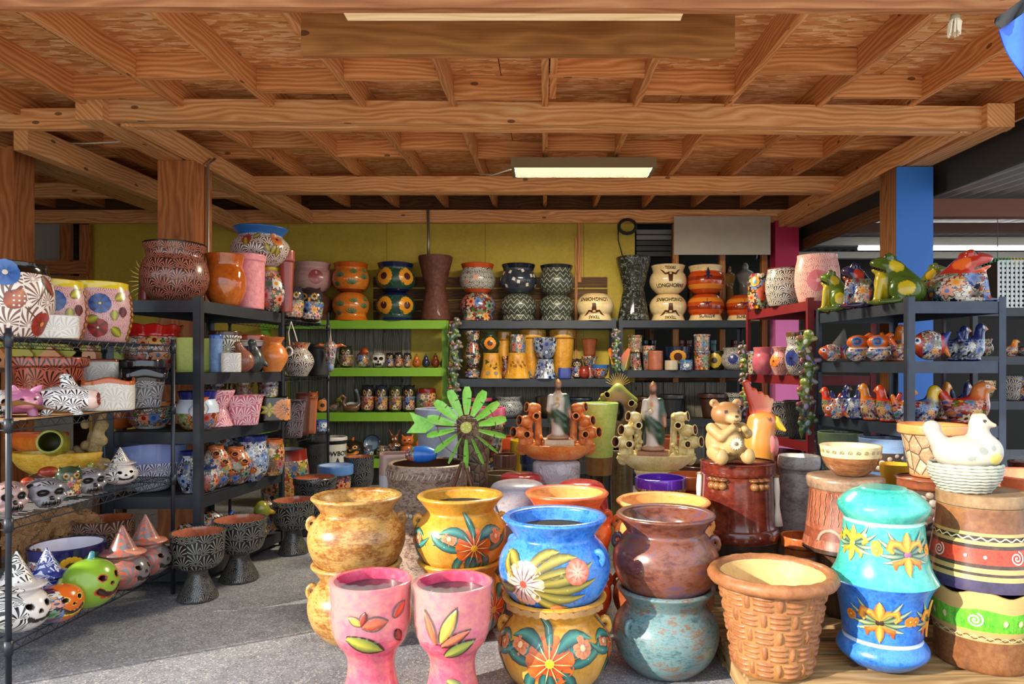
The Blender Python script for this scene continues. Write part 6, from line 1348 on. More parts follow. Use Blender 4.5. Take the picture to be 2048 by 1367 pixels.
jg = p('clay_jug', 'green glazed clay jug lying sideways in the yellow basin', 'jug', 118, 4.06, z3 + .2, 52, 60, 'barrel', MOT(['#6a6a18', '#98982c', '#b0a838'], 7), inner=G('#4a4a14', .5, .1), seg=28, t=.012); jg.root.rotation_euler = (1.35, 0, .35); jg.root.location.z += .02
gt = thing('gnarled_stem', 'gnarled tan driftwood ornament beside the yellow basin', 'ornament', (X(187, 4.12), 4.12, z3))
rn = random.Random(5); P_ = [('c', (0, 0, 0), (.02, 0, .25), (.035, .03), '#9a8458'), ('c', (.02, 0, .25), (.06, 0, .42), (.035, .02), '#a89060'), ('c', (-.02, 0, .1), (-.1, 0, .2), (.03, .02), '#8a7448')] + [('e', (rn.uniform(-.05, .06), rn.uniform(-.03, .03), rn.uniform(.0, .36)), (.025, .025, .03), None, '#8a7448') for _ in range(16)]
ob('driftwood', blob('driftwood', P_, .015, 44, [MOT(['#6a5430', '#9a8458', '#b8a478'], 20, rough=.8, coat=0, bump=.6)], True), gt)
# --- wire rack, bottom shelf
z4 = W1Z[3]
fig('hat_pumpkin', 'white and black fan pumpkin with pointed hat at the left corner', 'figurine', 'hat1', 36, 3.24, z4, 104, 158, .75, 'pointed hat pumpkins')
fig('hat_pumpkin', 'cobalt blue dotted pumpkin with pointed hat', 'figurine', 'hat2', 96, 3.52, z4, 86, 124, .8, 'pointed hat pumpkins')
fig('jack_o_lantern', 'orange smiling pumpkin with blue flowered side', 'figurine', 'jack_orange', 117, 3.36, z4, 92, 84, .8, 'carved pumpkins on the bottom rack shelf')
fig('jack_o_lantern', 'lime green grinning pumpkin with blue flower', 'figurine', 'jack_green', 180, 3.56, z4, 104, 110, .95, 'carved pumpkins on the bottom rack shelf')
fig('hat_pumpkin', 'grey and coral pumpkin with pointed hat, nearer one', 'figurine', 'hat0', 247, 3.86, z4, 84, 126, 1.0, 'pointed hat pumpkins')
fig('hat_pumpkin', 'grey and coral pumpkin with pointed hat, farther one', 'figurine', 'hat0', 293, 4.1, z4, 78, 122, 1.0, 'pointed hat pumpkins')
s_ = p('flower_bowl', 'deep navy bowl with sunflower and white inside', 'bowl', 135, 3.82, z4, 136, 92, 'bowl', [(.78, TAL('#e8e4dc', 'mex', .12), 'body'), (1, G('#1c1c4c', .15, .8), 'rim')], inner=G('#d8d4e4', .2, .6), seg=44)
D = Deco(s_, .1, .62); D.flower(0, 0, .062, 14, '#e09018', '#f0b428', '#5a2a10', None, .5); D.leaf(.05, .03, .3, .09, .05, '#3a6a4a', '#1c3a28'); D.leaf(-.05, .03, 2.8, .09, .05, '#3a6a4a', '#1c3a28'); D.done('painted_sunflower')
p('clay_bowl', 'dark patterned bowl with terracotta inside, behind the navy bowl', 'bowl', 208, 4.2, z4, 112, 102, 'bowl', FAN('#2a1c18', '#8a6a58', .06), inner=MOT(['#8a4424', '#b05c34'], 6, rough=.2), seg=40)
PAPER = mat('kraft_paper', lambda b: (b.fin(b.mix(b.noise(b.coord('OBJ'), 5, 4), '#b08254', '#8a5e36'), .85), b.bump(b.noise(b.coord('OBJ'), 7, 5, .6, 1.0), 1.0, .08)))
rn = random.Random(9)
simple('crumple', [('e', (rn.uniform(-.42, .42), rn.uniform(-.12, .12), rn.uniform(.08, .7)), (rn.uniform(.1, .3), .03, rn.uniform(.1, .3)), (rn.uniform(-.9, .9), rn.uniform(-1, 1), rn.uniform(-.7, .7)), '#a87a4c') for _ in range(34)], .006, 54, [PAPER])
fig('crumpled_paper', 'crumpled brown packing paper behind the bottom rack pumpkins', 'paper', 'crumple', 118, 4.14, z4, 190, 165, 0, dm=.13); fig('crumpled_paper', 'crumpled brown packing paper behind the orange pumpkin', 'paper', 'crumple', 62, 3.78, z4, 60, 110, 0, dm=.12)
# --- pedestal goblets on the floor
gob = [(396, 4.25, 104, .405, 'black fan patterned pedestal bowl nearest the camera'), (479, 4.63, 102, .40, 'black fan patterned pedestal bowl, second along the shelving'), (587, 5.3, 82, .40, 'black fan patterned pedestal bowl, third along the shelving')]
CLAY = MOT(['#8a4a2c', '#b0664a', '#c07a58'], 5, rough=.15, coat=.7)
for px, d, w, h, lab in gob: pot('pedestal_bowl', lab, 'planter', px, d, .002, w, 0, 'goblet', [(.45, FAN('#0b0b0c', '#76766f', .05, thr=-.15), 'pedestal'), (1, FAN('#0b0b0c', '#8a8a82', .062, thr=-.15), 'bowl')], inner=CLAY, group='black pedestal bowls', seg=48, hm=h, t=.014)
pot('pedestal_bowl', 'wide black fan patterned pot behind the pedestal bowls', 'planter', 630, 5.95, .002, 84, 0, 'cyl', FK, inner=CLAY, group='black pedestal bowls', seg=36, hm=.47)
pot('pedestal_bowl', 'black fan patterned pedestal bowl farthest back', 'planter', 718, 6.7, .002, 60, 0, 'goblet', FK, inner=CLAY, group='black pedestal bowls', seg=36, hm=.55)
pot('flower_pot', 'yellow talavera pot with red rim beside the black shelving', 'pot', 571, 6.35, .002, 92, 0, 'barrel', [(.86, TAL('#c8b030', 'mex', .11), 'body'), (1, G('#8a2418'), 'rim')], inner=G('#b8c4d8', .2), seg=36, hm=.66)
pot('flower_pot', 'talavera pot with pale blue rim near the black pedestal bowl', 'pot', 671, 6.4, .002, 70, 0, 'rimtaper', [(.1, G('#3a6ab8'), 'foot'), (.84, TAL('#8a2a24', 'mex', .10), 'body'), (1, G('#5a86c8'), 'rim')], inner=G('#b8c8e8', .2), seg=36, hm=.51)
cw = pot('team_pot', 'white pot with black rim, black lettering and blue star', 'pot', 665, 7.3, .25, 58, 0, 'cyl', [(.84, G('#c8c6c0'), 'body'), (.93, G('#15151c'), 'rim'), (1, G('#c8c6c0'), 'lip')], inner=G('#a8b0b8'), seg=36, hm=.43)
D = Deco(cw, .3, .62); D.text('COWBOYS', 0, 0, .066, '#101018')
def star(D, a, b_, R, c, rot=1.5708, o=0): D.poly([(a + R * (1 if k % 2 == 0 else .42) * math.cos(rot + k * .6283), b_ + R * (1 if k % 2 == 0 else .42) * math.sin(rot + k * .6283)) for k in range(10)], c, o)
star(D, .01, -.12, .085, '#0e1018'); star(D, .01, -.12, .062, '#2a4472', o=.002); D.done('painted_lettering'); pot('stand_pot', 'plain stand under the white lettered pot', 'stand', 665, 7.3, 0, 40, 0, 'straight', G('#3a3a36'), seg=20, hm=.249)
s_ = pot('square_planter', 'white square planter painted with sunflowers', 'planter', 790, 5.3, .002, 62, 0, 'straight', [(.8, G('#b8b8c4'), 'body'), (1, G('#a88a80'), 'rim')], sq=5, seg=40, hm=.75)
D = Deco(s_, 0, .38); D.flower(-.03, 0, .06, 12, '#c8642c', '#e8945a', '#2a1410', None, .4); D.leaf(.03, -.05, -.5, .08, .04, '#a83040', '#5a1420'); D.done('painted_sunflower')
# --- black shelving: top
t0 = B1Z[0]
p('fan_urn', 'terracotta urn carved with black fans in front of the brown post', 'urn', 350, 4.66, t0, 126, 116, 'olla2', [(.98, FAN('#2a1a18', '#b8705c', .055), 'body'), (1, G('#1c1614'), 'rim')], seg=44)
vg = thing('virgin_figure', 'robed virgin figure with gold sun rays, beside the brown post', 'statue', (X(286, 4.85), 4.85, t0 + .003)); ob('robed_figure', FM['virgin'][0], vg, (.02, 0, 0), 0, (.20, .2, .29))
for k in range(19):
    a = math.radians(62 + 236 * k / 18) + math.pi * 0 ; ca, sa = math.cos(a), math.sin(a); r0, r1 = .075, .125 + .015 * (k % 2)
    MB().tube([(.02 + r0 * ca * .9, .03, .17 + r0 * sa * 1.35), (.02 + (r0 + r1) / 2 * ca + .006 * (-1) ** k, .03, .17 + (r0 + r1) / 2 * sa * 1.3), (.02 + r1 * ca, .03, .17 + r1 * sa * 1.3)], [.005, .004, .001], 5).build('sun_ray', PL('#d8bc58', .4, .3), vg)
p('glazed_urn', 'orange brown glazed urn on the black shelving top', 'urn', 450, 4.92, t0, 79, 102, 'olla2', MOT(['#8a3c0c', '#b4591a', '#cc7838'], 4, rough=.1, coat=.9), seg=40)
p('cylinder_planter', 'pink embossed cylinder planter on the black shelving top', 'planter', 493, 5.19, t0, 73, 108, 'cyl', MOT(['#c8606e', '#e08a94', '#e8a0a0'], 30, rough=.3, bump=.8), seg=40)
p('flower_jar', 'talavera jar with yellow rim under the blue rimmed urn', 'jar', 541, 5.42, t0, 63, 88, 'egg', [(.86, TAL('#8a6a64', 'mex', .10), 'body'), (.92, FPD, 'neck'), (1, G('#d8b828'), 'rim')], seg=40)
s_ = pot('flower_urn', 'large talavera urn with wide blue rim on top of the jar', 'urn', 521, 5.38, t0 + .003 + 88 * 5.36 / F + .004, 112, 76, 'olla', [(.80, FAN('#5a3a34', '#e4dcd4', .06), 'body'), (1, G('#1f5a9c', .3, .4), 'rim')], seg=44)
D = Deco(s_, .15, .45)
for a, b_, g in ((-.09, .06, .6), (.0, .02, 5.2), (.05, -.05, 1.2), (.1, .0, 4.6), (-.13, .0, 1.9)): D.leaf(a, b_, g, .07, .045, '#b8a038', '#3c3a10')
D.flower(-.14, .05, .04, 8, '#6a1410', '#b03a24', '#e0a030'); D.flower(.10, .06, .05, 8, '#8a3a18', '#c8742c', '#3a1a10'); D.done('painted_leaves')
p('flower_jar', 'dull red tapered planter behind the blue rimmed urn', 'planter', 573, 5.44, t0, 32, 122, 'rimtaper', MOT(['#7a3028', '#9a4438'], 8), seg=28)
# --- black shelving: second
t1 = B1Z[1]
s_ = p('scalloped_pot', 'talavera pot with scalloped red rim on the black shelving', 'pot', 308, 4.72, t1, 116, 92, 'olla2', [(.76, TAL('#e0dcd4', 'warm', .1), 'body'), (1, G('#b81c18', .12, .9), 'rim')], wave=(.006, 9), seg=54)
boxc = lambda nm, lab, px, d, w, h, m: p(nm, lab, 'canister', px, d, t1, w, h, 'straight', [(.93, m, 'body'), (1, m, 'lid')], sq=6, seg=40)
boxc('canister', 'lime green embossed canister on the black shelving', 376, 4.66, 42, 68, MOT(['#a8b848', '#c0cc68'], 30, bump=.8)); boxc('canister', 'lime green embossed canister behind the shelving post', 408, 4.82, 34, 66, MOT(['#a8b848', '#c0cc68'], 30, bump=.8))
p('canister', 'blue embossed cylinder canister beside the lime ones', 'canister', 432, 4.72, t1, 25, 74, 'straight', [(.9, MOT(['#4a6aa0', '#7a9ac8'], 30, bump=.8), 'body'), (1, G('#2a5aa8'), 'lid')], seg=28)
p('planter', 'small cream embossed cup on the black shelving', 'planter', 462, 4.74, t1, 38, 38, 'straight', [(.2, WHITE, 'foot'), (1, WHITE, 'body')], sq=5, seg=36)
p('fan_pot', 'black and white fan pot with brown rim behind the cream cup', 'pot', 450, 5.05, t1, 62, 80, 'rimtaper', [(.9, FW, 'body'), (1, G('#4a2a1c'), 'rim')], seg=36); p('fan_pot', 'clay pot with red brown rim and white band at the back of the shelf', 'pot', 502, 5.3, t1, 66, 72, 'rimtaper', [(.7, G('#2a3a6a'), 'body'), (.86, G('#d8d0c8'), 'band'), (1, G('#9a3a1c'), 'rim')], seg=36)
fig('hen_figure', 'terracotta hen with black line pattern', 'figurine', 'hen_wire', 484, 4.98, t1, 46, 62); fig('hen_figure', 'black patterned bird figure beside the orange vase', 'figurine', 'bird_dark', 508, 5.08, t1, 46, 66)
p('flower_vase', 'plain orange clay vase at the shelf corner', 'vase', 545, 5.30, t1, 58, 68, 'vase', MOT(['#a85420', '#cc7838', '#d88c50'], 6), seg=36)
# --- black shelving: third
t2 = B1Z[2]
p('flower_bowl', 'talavera bowl with a sun face on the black shelving', 'bowl', 301, 4.68, t2, 96, 52, 'bowl', [(.12, G('#e0dcd4'), 'foot'), (.9, TAL('#dcd8d0', 'mex', .1), 'body'), (1, G('#c8742c'), 'rim')], seg=36)
p('clay_pot', 'orange clay pot with green rim lying behind the sun face bowl', 'pot', 236, 4.75, t2, 66, 56, 'barrel', [(.9, G('#a85020'), 'body'), (1, G('#5a8a2c'), 'rim')], seg=28)
s_ = p('flower_vase', 'blue rimmed vase painted with lilies, behind the shelving post', 'vase', 395, 4.62, t2, 80, 76, 'olla2', [(.45, TAL('#e8842c', 'warm', .09), 'lower_body'), (.8, G('#c8d4e4'), 'body'), (1, G('#1c2470', .12, .8), 'rim')], seg=36)
D = Deco(s_, .3, .55); D.leaf(0, -.03, 1.57, .08, .06, '#f4f0ec', '#4a6a8a'); D.leaf(0, -.01, 1.57, .035, .012, '#e0a020', '#b06a10'); D.leaf(-.07, -.04, 1.5, .07, .05, '#f4f0ec', '#4a6a8a'); D.leaf(-.04, .05, .3, .09, .03, '#e0702c', '#a84818'); D.done('painted_lily')
p('fan_vase', 'pink vase with white fans on the black shelving', 'vase', 432, 4.86, t2, 70, 72, 'hour', FP, seg=36); p('fan_planter', 'pink planter with white fans, beside the sunflower box', 'planter', 489, 5.02, t2, 76, 58, 'taper', FP, sq=5, seg=40)
s_ = p('sunflower_box', 'black box planter with raised sunflowers at the shelf end', 'planter', 549, 5.36, t2, 56, 48, 'straight', G('#17130f', .15, .7), sq=7, seg=44)
D = Deco(s_, .25, .5); D.flower(.045, 0, .082, 16, '#c86a2c', '#e8a060', '#1c120e', None, .55, rise=.004)
for i in range(18): D.disc(.045 + .03 * math.cos(i * 2.4) * (i / 18) ** .5, .03 * math.sin(i * 2.4) * (i / 18) ** .5, .004, '#e8e4dc', 6, .004)
for g in range(6): D.leaf(-.06, 0, g * 1.05 + .5, .055, .03, '#d8d040', '#8a8018')
D.done('raised_sunflower')
for i, (px, d, lab, m) in enumerate(((432, 5.3, 'talavera mug at the back of the third shelf', TAL('#6a3a2c', 'dark', .07)), (486, 5.42, 'small flowered vase at the back of the third shelf', TAL('#c8a040', 'gold', .07)), (536, 5.48, 'cream rimmed planter behind the sunflower box', TAL('#7a8a80', 'dark', .08)))): p('small_pot', lab, 'pot', px, d, t2, 40, 78, 'cyl', m, seg=24)
# --- black shelving: fourth and floor level
t3 = B1Z[3]
p('wavy_basin', 'lavender basin with blue fan sides on the lower black shelf', 'basin', 300, 4.7, t3 + .0, 136, 94, 'bowl', [(.62, FAN('#d8d8e4', '#2a3470', .055), 'body'), (1, G('#8a9cd8', .15, .8), 'rim')], inner=G('#b8c4ea', .15), seg=48, wave=(.012, 3))
for px, d, w, h, lab, m, pr in ((379, 4.62, 46, 82, 'white talavera vase with blue rim, left of the shelving post', TAL('#e4e0dc', 'blue', .08), 'vase'), (412, 4.66, 46, 50, 'small blue talavera cup behind the shelving post', TAL('#dcdce4', 'mex', .07), 'olla2'), (432, 4.8, 58, 84, 'white talavera strawberry jar with orange pockets', TAL('#e4dcd4', 'mex', .07), 'egg'), (470, 4.95, 66, 74, 'talavera strawberry jar with coral pockets', TAL('#c87a5a', 'mex', .07), 'egg'), (505, 5.1, 62, 88, 'white and navy talavera vase near the shelf end', TAL('#d8d8e0', 'blue', .075), 'olla2'), (446, 5.2, 78, 100, 'wide bowl with orange brushed rim behind the strawberry jars', TAL('#d0c8c0', 'blue', .1), 'rimtaper'), (540, 5.38, 56, 70, 'lime and red talavera pot at the shelf end', TAL('#a8a030', 'warm', .08), 'barrel')):
    s_ = p('talavera_pot', lab, 'pot', px, d, t3, w, h, pr, [(.9, m, 'body'), (1, G('#22306e' if 'navy' in lab or 'blue' in lab else '#b8622c', .15, .7), 'rim')], group='talavera pots on the lower black shelf', seg=36)
    if 'strawberry' in lab:
        for th, h_ in ((-.5, .35), (.5, .55), (1.2, .3), (.0, .75)):
            pj = [(r_ * .022, z_ * .035) for r_, z_ in ((.6, 0), (1, .4), (.9, .8), (1.1, 1))]; r_ = s_.R(h_ * s_.H)
            for pn, me in lathe_mesh(pj, [(1., G('#c8642c'), 'pocket')], 14, .02, G('#4a2412'), .005, None, 0, 1, False, .035): j = ob('pocket', me, s_.root, (math.sin(th) * r_, -math.cos(th) * r_, h_ * s_.H)); j.rotation_euler = (.7, 0, th)
t4 = B1Z[4]
for px, d, w, h, lab, k in ((422, 4.78, 82, 90, 'red glazed fish planter low on the black shelving', 'fish'), (500, 5.05, 84, 88, 'red and green duck planter low on the black shelving', 'duck'), (372, 4.62, 60, 80, 'orange fish tail planter beside the pedestal bowl', 'fish'), (535, 5.35, 60, 70, 'dark fish planter at the far end of the lowest shelf', 'fish')): fig('fish_planter', lab, 'planter', k, px, d, t4, w, h, .3, 'animal planters on the lowest black shelf')
# --- second wire rack
for px, d, z, w, h, lab, nm, m, pr in ((585, 5.9, W2Z[0], 44, 68, 'talavera owl shaped pot on the second wire rack', 'owl_pot', 'owl1', None), (620, 6.2, W2Z[0], 52, 70, 'talavera pot with orange petals on the second wire rack', 'owl_pot', 'owl2', None)): fig(nm, lab, 'pot', m, px, d, z + .002, w, h, 0)
p('tile_box', 'white tile box with a bird behind the owl pots', 'box', 608, 6.4, W2Z[0], 64, 62, 'straight', TAL('#d8d0c4', 'mex', .14), sq=7, seg=32)
p('pitcher', 'black and white talavera pitcher with orange wing rim', 'pitcher', 596, 5.9, W2Z[1], 62, 66, 'vase', [(.84, FAN('#3a2a28', '#dcd4cc', .06), 'body'), (1, TAL('#c8742c', 'mex', .08), 'rim')], seg=36)
p('fan_pot', 'matte black embossed pot on the second wire rack', 'pot', 637, 6.35, W2Z[1], 44, 62, 'cyl', G('#1c1c1c', .6, .1), seg=28)
for px, d, w, h, lab, m, sq in ((585, 5.85, 56, 74, 'grey blue flowered square planter on the second wire rack', FAN('#3a2c30', '#8a7a88', .07), 5), (607, 6.05, 30, 84, 'brick red corner planter on the second wire rack', G('#5a2c20'), 6), (621, 6.2, 30, 72, 'terracotta square planter with star on the wire rack', G('#a8603c'), 6)): p('square_planter', lab, 'planter', px, d, W2Z[2], w, h, 'taper', m, sq=sq, seg=32)
p('small_cup', 'small blue and white cup at the wire rack corner', 'cup', 640, 6.42, W2Z[2], 27, 22, 'straight', [(.85, TAL('#8aa8d8', 'blue', .05), 'body'), (1, G('#2a4a98'), 'rim')], seg=24)
p('fan_pot', 'large dark glazed pot under the second wire rack', 'pot', 626, 7.0, 0, 66, 160, 'rimtaper', FAN('#1a1a1c', '#3a3c40', .06), seg=32)
lh = fig('longhorn_ornament', 'talavera longhorn skull with orange horns hung on the rack post', 'ornament', 'longhorn', 661, 6.22, Z(745, 6.22), 62, 64, 0)
MB().tube([(-.05, -.02, .85), (0, .02, 1.5), (.05, -.02, .85)], .02, 5).build('hanging_cord', PL('#d8d4c8', .8), lh)
tc = thing('twine_hanger', 'white twine with small hanging mugs below the wire rack', 'twine', (X(582, 5.6), 5.6, Z(690, 5.6)))
MB().tube([(0, 0, .19), (-.02, 0, .1), (-.01, 0, 0)], .004, 5).build('twine', PL('#dcd8cc', .8), tc); MB().tube([(0, 0, .19), (.03, 0, .1), (.05, 0, .03)], .004, 5).build('twine', PL('#dcd8cc', .8), tc)
MB().tube([(.03 * math.cos(i * .524) - .02, 0, -.05 + .035 * math.sin(i * .524)) for i in range(13)], .008, 6).build('mug_handle', PL('#e4e0d8', .3), tc, True)

# birdhouses on a plank behind the wire rack
bp = thing('plank_shelf', 'plank stand behind the wire rack carrying birdhouses', 'shelf', (X(130, 4.75), 4.75, 0)); boxpart('plank', DW, bp, -.62, .42, -.18, .2, 1.37, 1.40)
for xx in (-.6, .28): boxpart('leg', DW, bp, xx, xx + .05, -.15, -.1, 0, 1.37); boxpart('leg', DW, bp, xx, xx + .05, .1, .15, 0, 1.37)
for i, (px, c1, c2, lab) in enumerate(((14, '#c8b838', '#d8905a', 'yellow roofed peach birdhouse at the left edge'), (58, '#8aa048', '#b8b050', 'pale green birdhouse with brown roof'), (107, '#a8a838', '#d89a68', 'small peach birdhouse with lime trim'), (190, '#b0a840', '#d8a080', 'peach birdhouse with lime roof near the shelving'), (235, '#a8a84a', '#8a9a40', 'green birdhouse beside the shelving post'))):
    bh_ = thing('birdhouse', lab, 'birdhouse', (X(px, 4.68), 4.68, 1.402), .2 * (i % 3 - 1), 'birdhouses on the plank stand'); w_ = .055 + .008 * (i % 3); hb = .07 + .02 * (i % 2)
    MB().box(-w_, w_, -.05, .05, 0, hb).build('house', G(c2, .6, 0), bh_)
    MB().add([(-w_, -.05, hb), (w_, -.05, hb), (0, -.05, hb + w_), (-w_, .05, hb), (w_, .05, hb), (0, .05, hb + w_)], [(0, 1, 2), (5, 4, 3), (0, 2, 5, 3), (2, 1, 4, 5)]).build('gable', G(c2, .6, 0), bh_)
    for sg in (-1, 1): MB().beam((sg * w_ * 1.3, 0, hb - w_ * .22), (0, 0, hb + w_ * 1.08), .13, .012, (0, 1, 0)).build('roof_panel', G(c1, .6, 0), bh_)
    ball(MB(), (0, -.05, hb * .7), .014, None, 10, 6, (1, .3, 1)).build('entrance_hole', PL('#1c140c', .9), bh_, True)
# ================================================================ back wall shelves
g0, g1, g2, g3 = GZ
def pair(nm, cat, px, d, z, w, hu, hl, prof, mu, ml, lab_u, lab_l, grp, **k):
    lo = p(nm, lab_l, cat, px, d, z, w, hl, prof, ml, inv=True, group=grp, **k); up = p(nm, lab_u, cat, px, d, lo.top, w, hu, prof, mu, group=grp, **k); return up, lo
GP = 'urn pairs on the top back shelves'; db = 8.38
up, lo = pair('flower_urn', 'urn', 626, db, g0, 76, 57, 57, 'olla2', [(.85, FPD, 'body'), (1, FPD, 'rim')], MOT(['#4a2c22', '#6a4434'], 8), 'pale pink speckled urn with rose spot on the green shelf', 'brown urn upside down under the pink speckled urn', GP)
D = Deco(up, .15, .48); D.disc(0, 0, .085, '#a84a52', 16, 0); D.done('painted_spot')
for e in (1.5, -1.5): lug(up, e, .66, FPD, .03)
OA = MOT(['#c0641c', '#d87a28', '#e08c38'], 5, rough=.15, coat=.7)
up, lo = pair('flower_urn', 'urn', 702, db, g0, 74, 57, 56, 'olla2', [(.1, G('#8a3414'), 'foot'), (.86, OA, 'body'), (1, G('#c85a14'), 'rim')], [(.86, OA, 'body'), (1, G('#d8701c'), 'rim')], 'orange urn with green agave leaves, upright', 'orange urn with green agave leaves, upside down', GP)
for s_ in (up, lo):
    for th, h_, sc in ((-.6, .55, 1), (.05, .3, 1), (.15, .68, .8), (.75, .5, 1), (-.85, .25, .8), (.9, .75, .7)):
        D = Deco(s_, th, h_)
        for g in (.5, 1.0, 1.57, 2.1, 2.6): D.leaf(0, -.02, g, .075 * sc, .026 * sc, '#3a7a4a', '#183a24', '#a8c89a')
        D.done('painted_agave')
NV = G('#17204a', .15, .7)
up, lo = pair('flower_urn', 'urn', 791, db, g0, 78, 57, 56, 'olla2', [(.1, NV, 'foot'), (.86, MOT(['#1c3a34', '#2a4a40', '#1c2c4a'], 6), 'body'), (1, NV, 'rim')], [(.12, NV, 'rim'), (.9, MOT(['#1c3a34', '#2a4a40', '#1c2c4a'], 6), 'body'), (1, NV, 'foot')], 'dark green urn with two big sunflowers, upright', 'dark green urn with two big sunflowers, upside down', GP)
for s_ in (up, lo):
    for th in (-.62, .62):
        D = Deco(s_, th, .52); D.flower(0, 0, .105, 16, '#d8861c', '#f0a428', '#4a1c10', None, .42); D.leaf(.08 if th < 0 else -.08, -.06, -1, .08, .05, '#2f6a44', '#12301c'); D.leaf(.08 if th < 0 else -.08, .05, 1, .08, .05, '#2f6a44', '#12301c'); D.done('painted_sunflower')
p('hourglass_planter', 'tall brown bark textured hourglass planter', 'planter', 871, db, g0, 68, 128, 'hour', MOT(['#3c1c14', '#5c3024', '#7a4a38'], 26, rough=.6, coat=.1, bump=.9), seg=36)
b0 = BRZ[0]
up, lo = pair('flower_urn', 'urn', 955, db, b0, 72, 58, 54, 'olla2', [(.14, G('#b84820'), 'foot'), (.85, FAN('#1c1c1c', '#e4e0d8', .05), 'body'), (1, G('#b84820'), 'rim')], TAL('#8a3024', 'mex', .13), 'urn with black and white spots and terracotta rim', 'red and blue flowered urn upside down at the shelf end', GP)
D = Deco(up, -.1, .5); D.poly([(-.03, -.03), (.03, -.03), (.03, .03), (-.03, .03)], '#d8a098', .001); D.poly([(-.14, -.08), (-.09, -.08), (-.09, -.03), (-.14, -.03)], '#c88a80', .001); D.done('painted_squares')
DG = MOT(['#1c2230', '#2a3040', '#3a4440'], 7, rough=.15, coat=.6)
up, lo = pair('flower_urn', 'urn', 1037, db, b0, 74, 58, 53, 'olla2', [(.86, DG, 'body'), (1, G('#141828', .15, .8), 'rim')], ZIG(), 'navy urn with scattered white tile patches', 'zigzag urn upside down under the tile patched urn', GP)
D = Deco(up, 0, .5); rn = random.Random(4)
for i in range(11):
    a, b_ = -.28 + .056 * i, .09 * math.sin(i * 2.4); q = .026; rt = rn.uniform(-.4, .4); D.poly([(a + q * math.cos(rt + g), b_ + q * math.sin(rt + g)) for g in (.8, 2.3, 3.9, 5.5)], '#d8ccc4', .001)
D.done('painted_patches')
pair('flower_urn', 'urn', 1113, db, b0, 72, 58, 51, 'olla2', [(.9, ZIG(), 'body'), (1, G('#1a2224'), 'rim')], ZIG(), 'black urn with white zigzags, upright', 'black urn with white zigzags, upside down', GP)
CRM = MOT(['#c8aa74', '#dcc292', '#e6d2a8'], 4, rough=.15, coat=.6); DKB = '#4a2414'
def steer(D, b_, s_, fl, c=DKB):
    q = -1 if fl else 1
    D.poly([(-.035 * s_, b_ + .05 * s_ * q), (.035 * s_, b_ + .05 * s_ * q), (.03 * s_, b_), (.022 * s_, b_ - .07 * s_ * q), (-.022 * s_, b_ - .07 * s_ * q), (-.03 * s_, b_)], c, .001)
    for sg in (-1, 1): D.stroke([(sg * .02 * s_, b_ + .035 * s_ * q), (sg * .07 * s_, b_ + .025 * s_ * q), (sg * .11 * s_, b_ + .06 * s_ * q), (sg * .155 * s_, b_ + .085 * s_ * q)], [.03 * s_, .022 * s_, .018 * s_, .004], c)
def longhorns(s_, fl, th=.15):
    D = Deco(s_, th, .5, .003); q = -1 if fl else 1
    D.text('LONGHORNS', 0, -.085 * q, .06, '#1c0f0a', fl); steer(D, .03 * q, .95, fl); D.text('TEXAS', 0, .125 * q, .05, '#1c0f0a', fl); return D.done('painted_lettering')
lh1 = p('team_urn', 'cream lettered steer head urn upside down standing alone', 'urn', 1190, db, b0, 76, 54, 'olla2', [(.86, CRM, 'body'), (1, CRM, 'rim')], inv=True, group='lettered team urns', seg=40); longhorns(lh1, True, -.05)
c0 = CRZ[0]
WRB = mat('black_film', lambda b: (b.fin(b.mix(b.m('GREATER_THAN', b.noise(b.coord('OBJ'), 14, 6, .7, 2.0), .56), '#15191a', '#7a8478'), .15, .8), b.bump(b.noise(b.coord('OBJ'), 12, 5, .6, 1.5), .9, .05)))
p('wrapped_planter', 'tall hourglass planter wrapped in shiny black film', 'planter', 1267, db, c0, 70, 126, 'hour', WRB, seg=36)
up, lo = pair('team_urn', 'urn', 1336, db, c0, 74, 56, 53, 'olla2', [(.86, CRM, 'body'), (1, CRM, 'rim')], [(.86, CRM, 'body'), (1, CRM, 'rim')], 'cream lettered urn with steer head, upright', 'cream lettered steer head urn upside down under its twin', 'lettered team urns', seg=40)
longhorns(up, False); longhorns(lo, True)
o1, o2, o3 = G('#b8481c', .15, .7), G('#8a2c10', .15, .7), G('#d88028', .15, .7)
AST = [(.16, o1, 'stripe'), (.32, o3, 'stripe'), (.46, o1, 'stripe'), (.60, o2, 'stripe'), (.80, G('#c84a14', .15, .7), 'stripe'), (1, CRM, 'rim')]
up, lo = pair('team_urn', 'urn', 1411, db, c0, 74, 55, 53, 'olla2', AST, AST, 'orange striped urn with dark star, upright', 'orange striped star urn upside down under its twin', 'lettered team urns', seg=40)
ls = p('team_urn', 'orange striped urn upside down beside the red shelving', 'urn', 1486, db, c0, 70, 51, 'olla2', AST, inv=True, group='lettered team urns', seg=40)
D = Deco(up, .15, .62, .003); star(D, 0, 0, .10, '#1a1c4a'); D.done('painted_star')
for s_ in (lo, ls): D = Deco(s_, .1, .5, .003); star(D, 0, .04, .12, '#1a1c4a', -1.5708); D.text('ASTROS', 0, -.105, .06, '#15102a', True); D.done('painted_star')
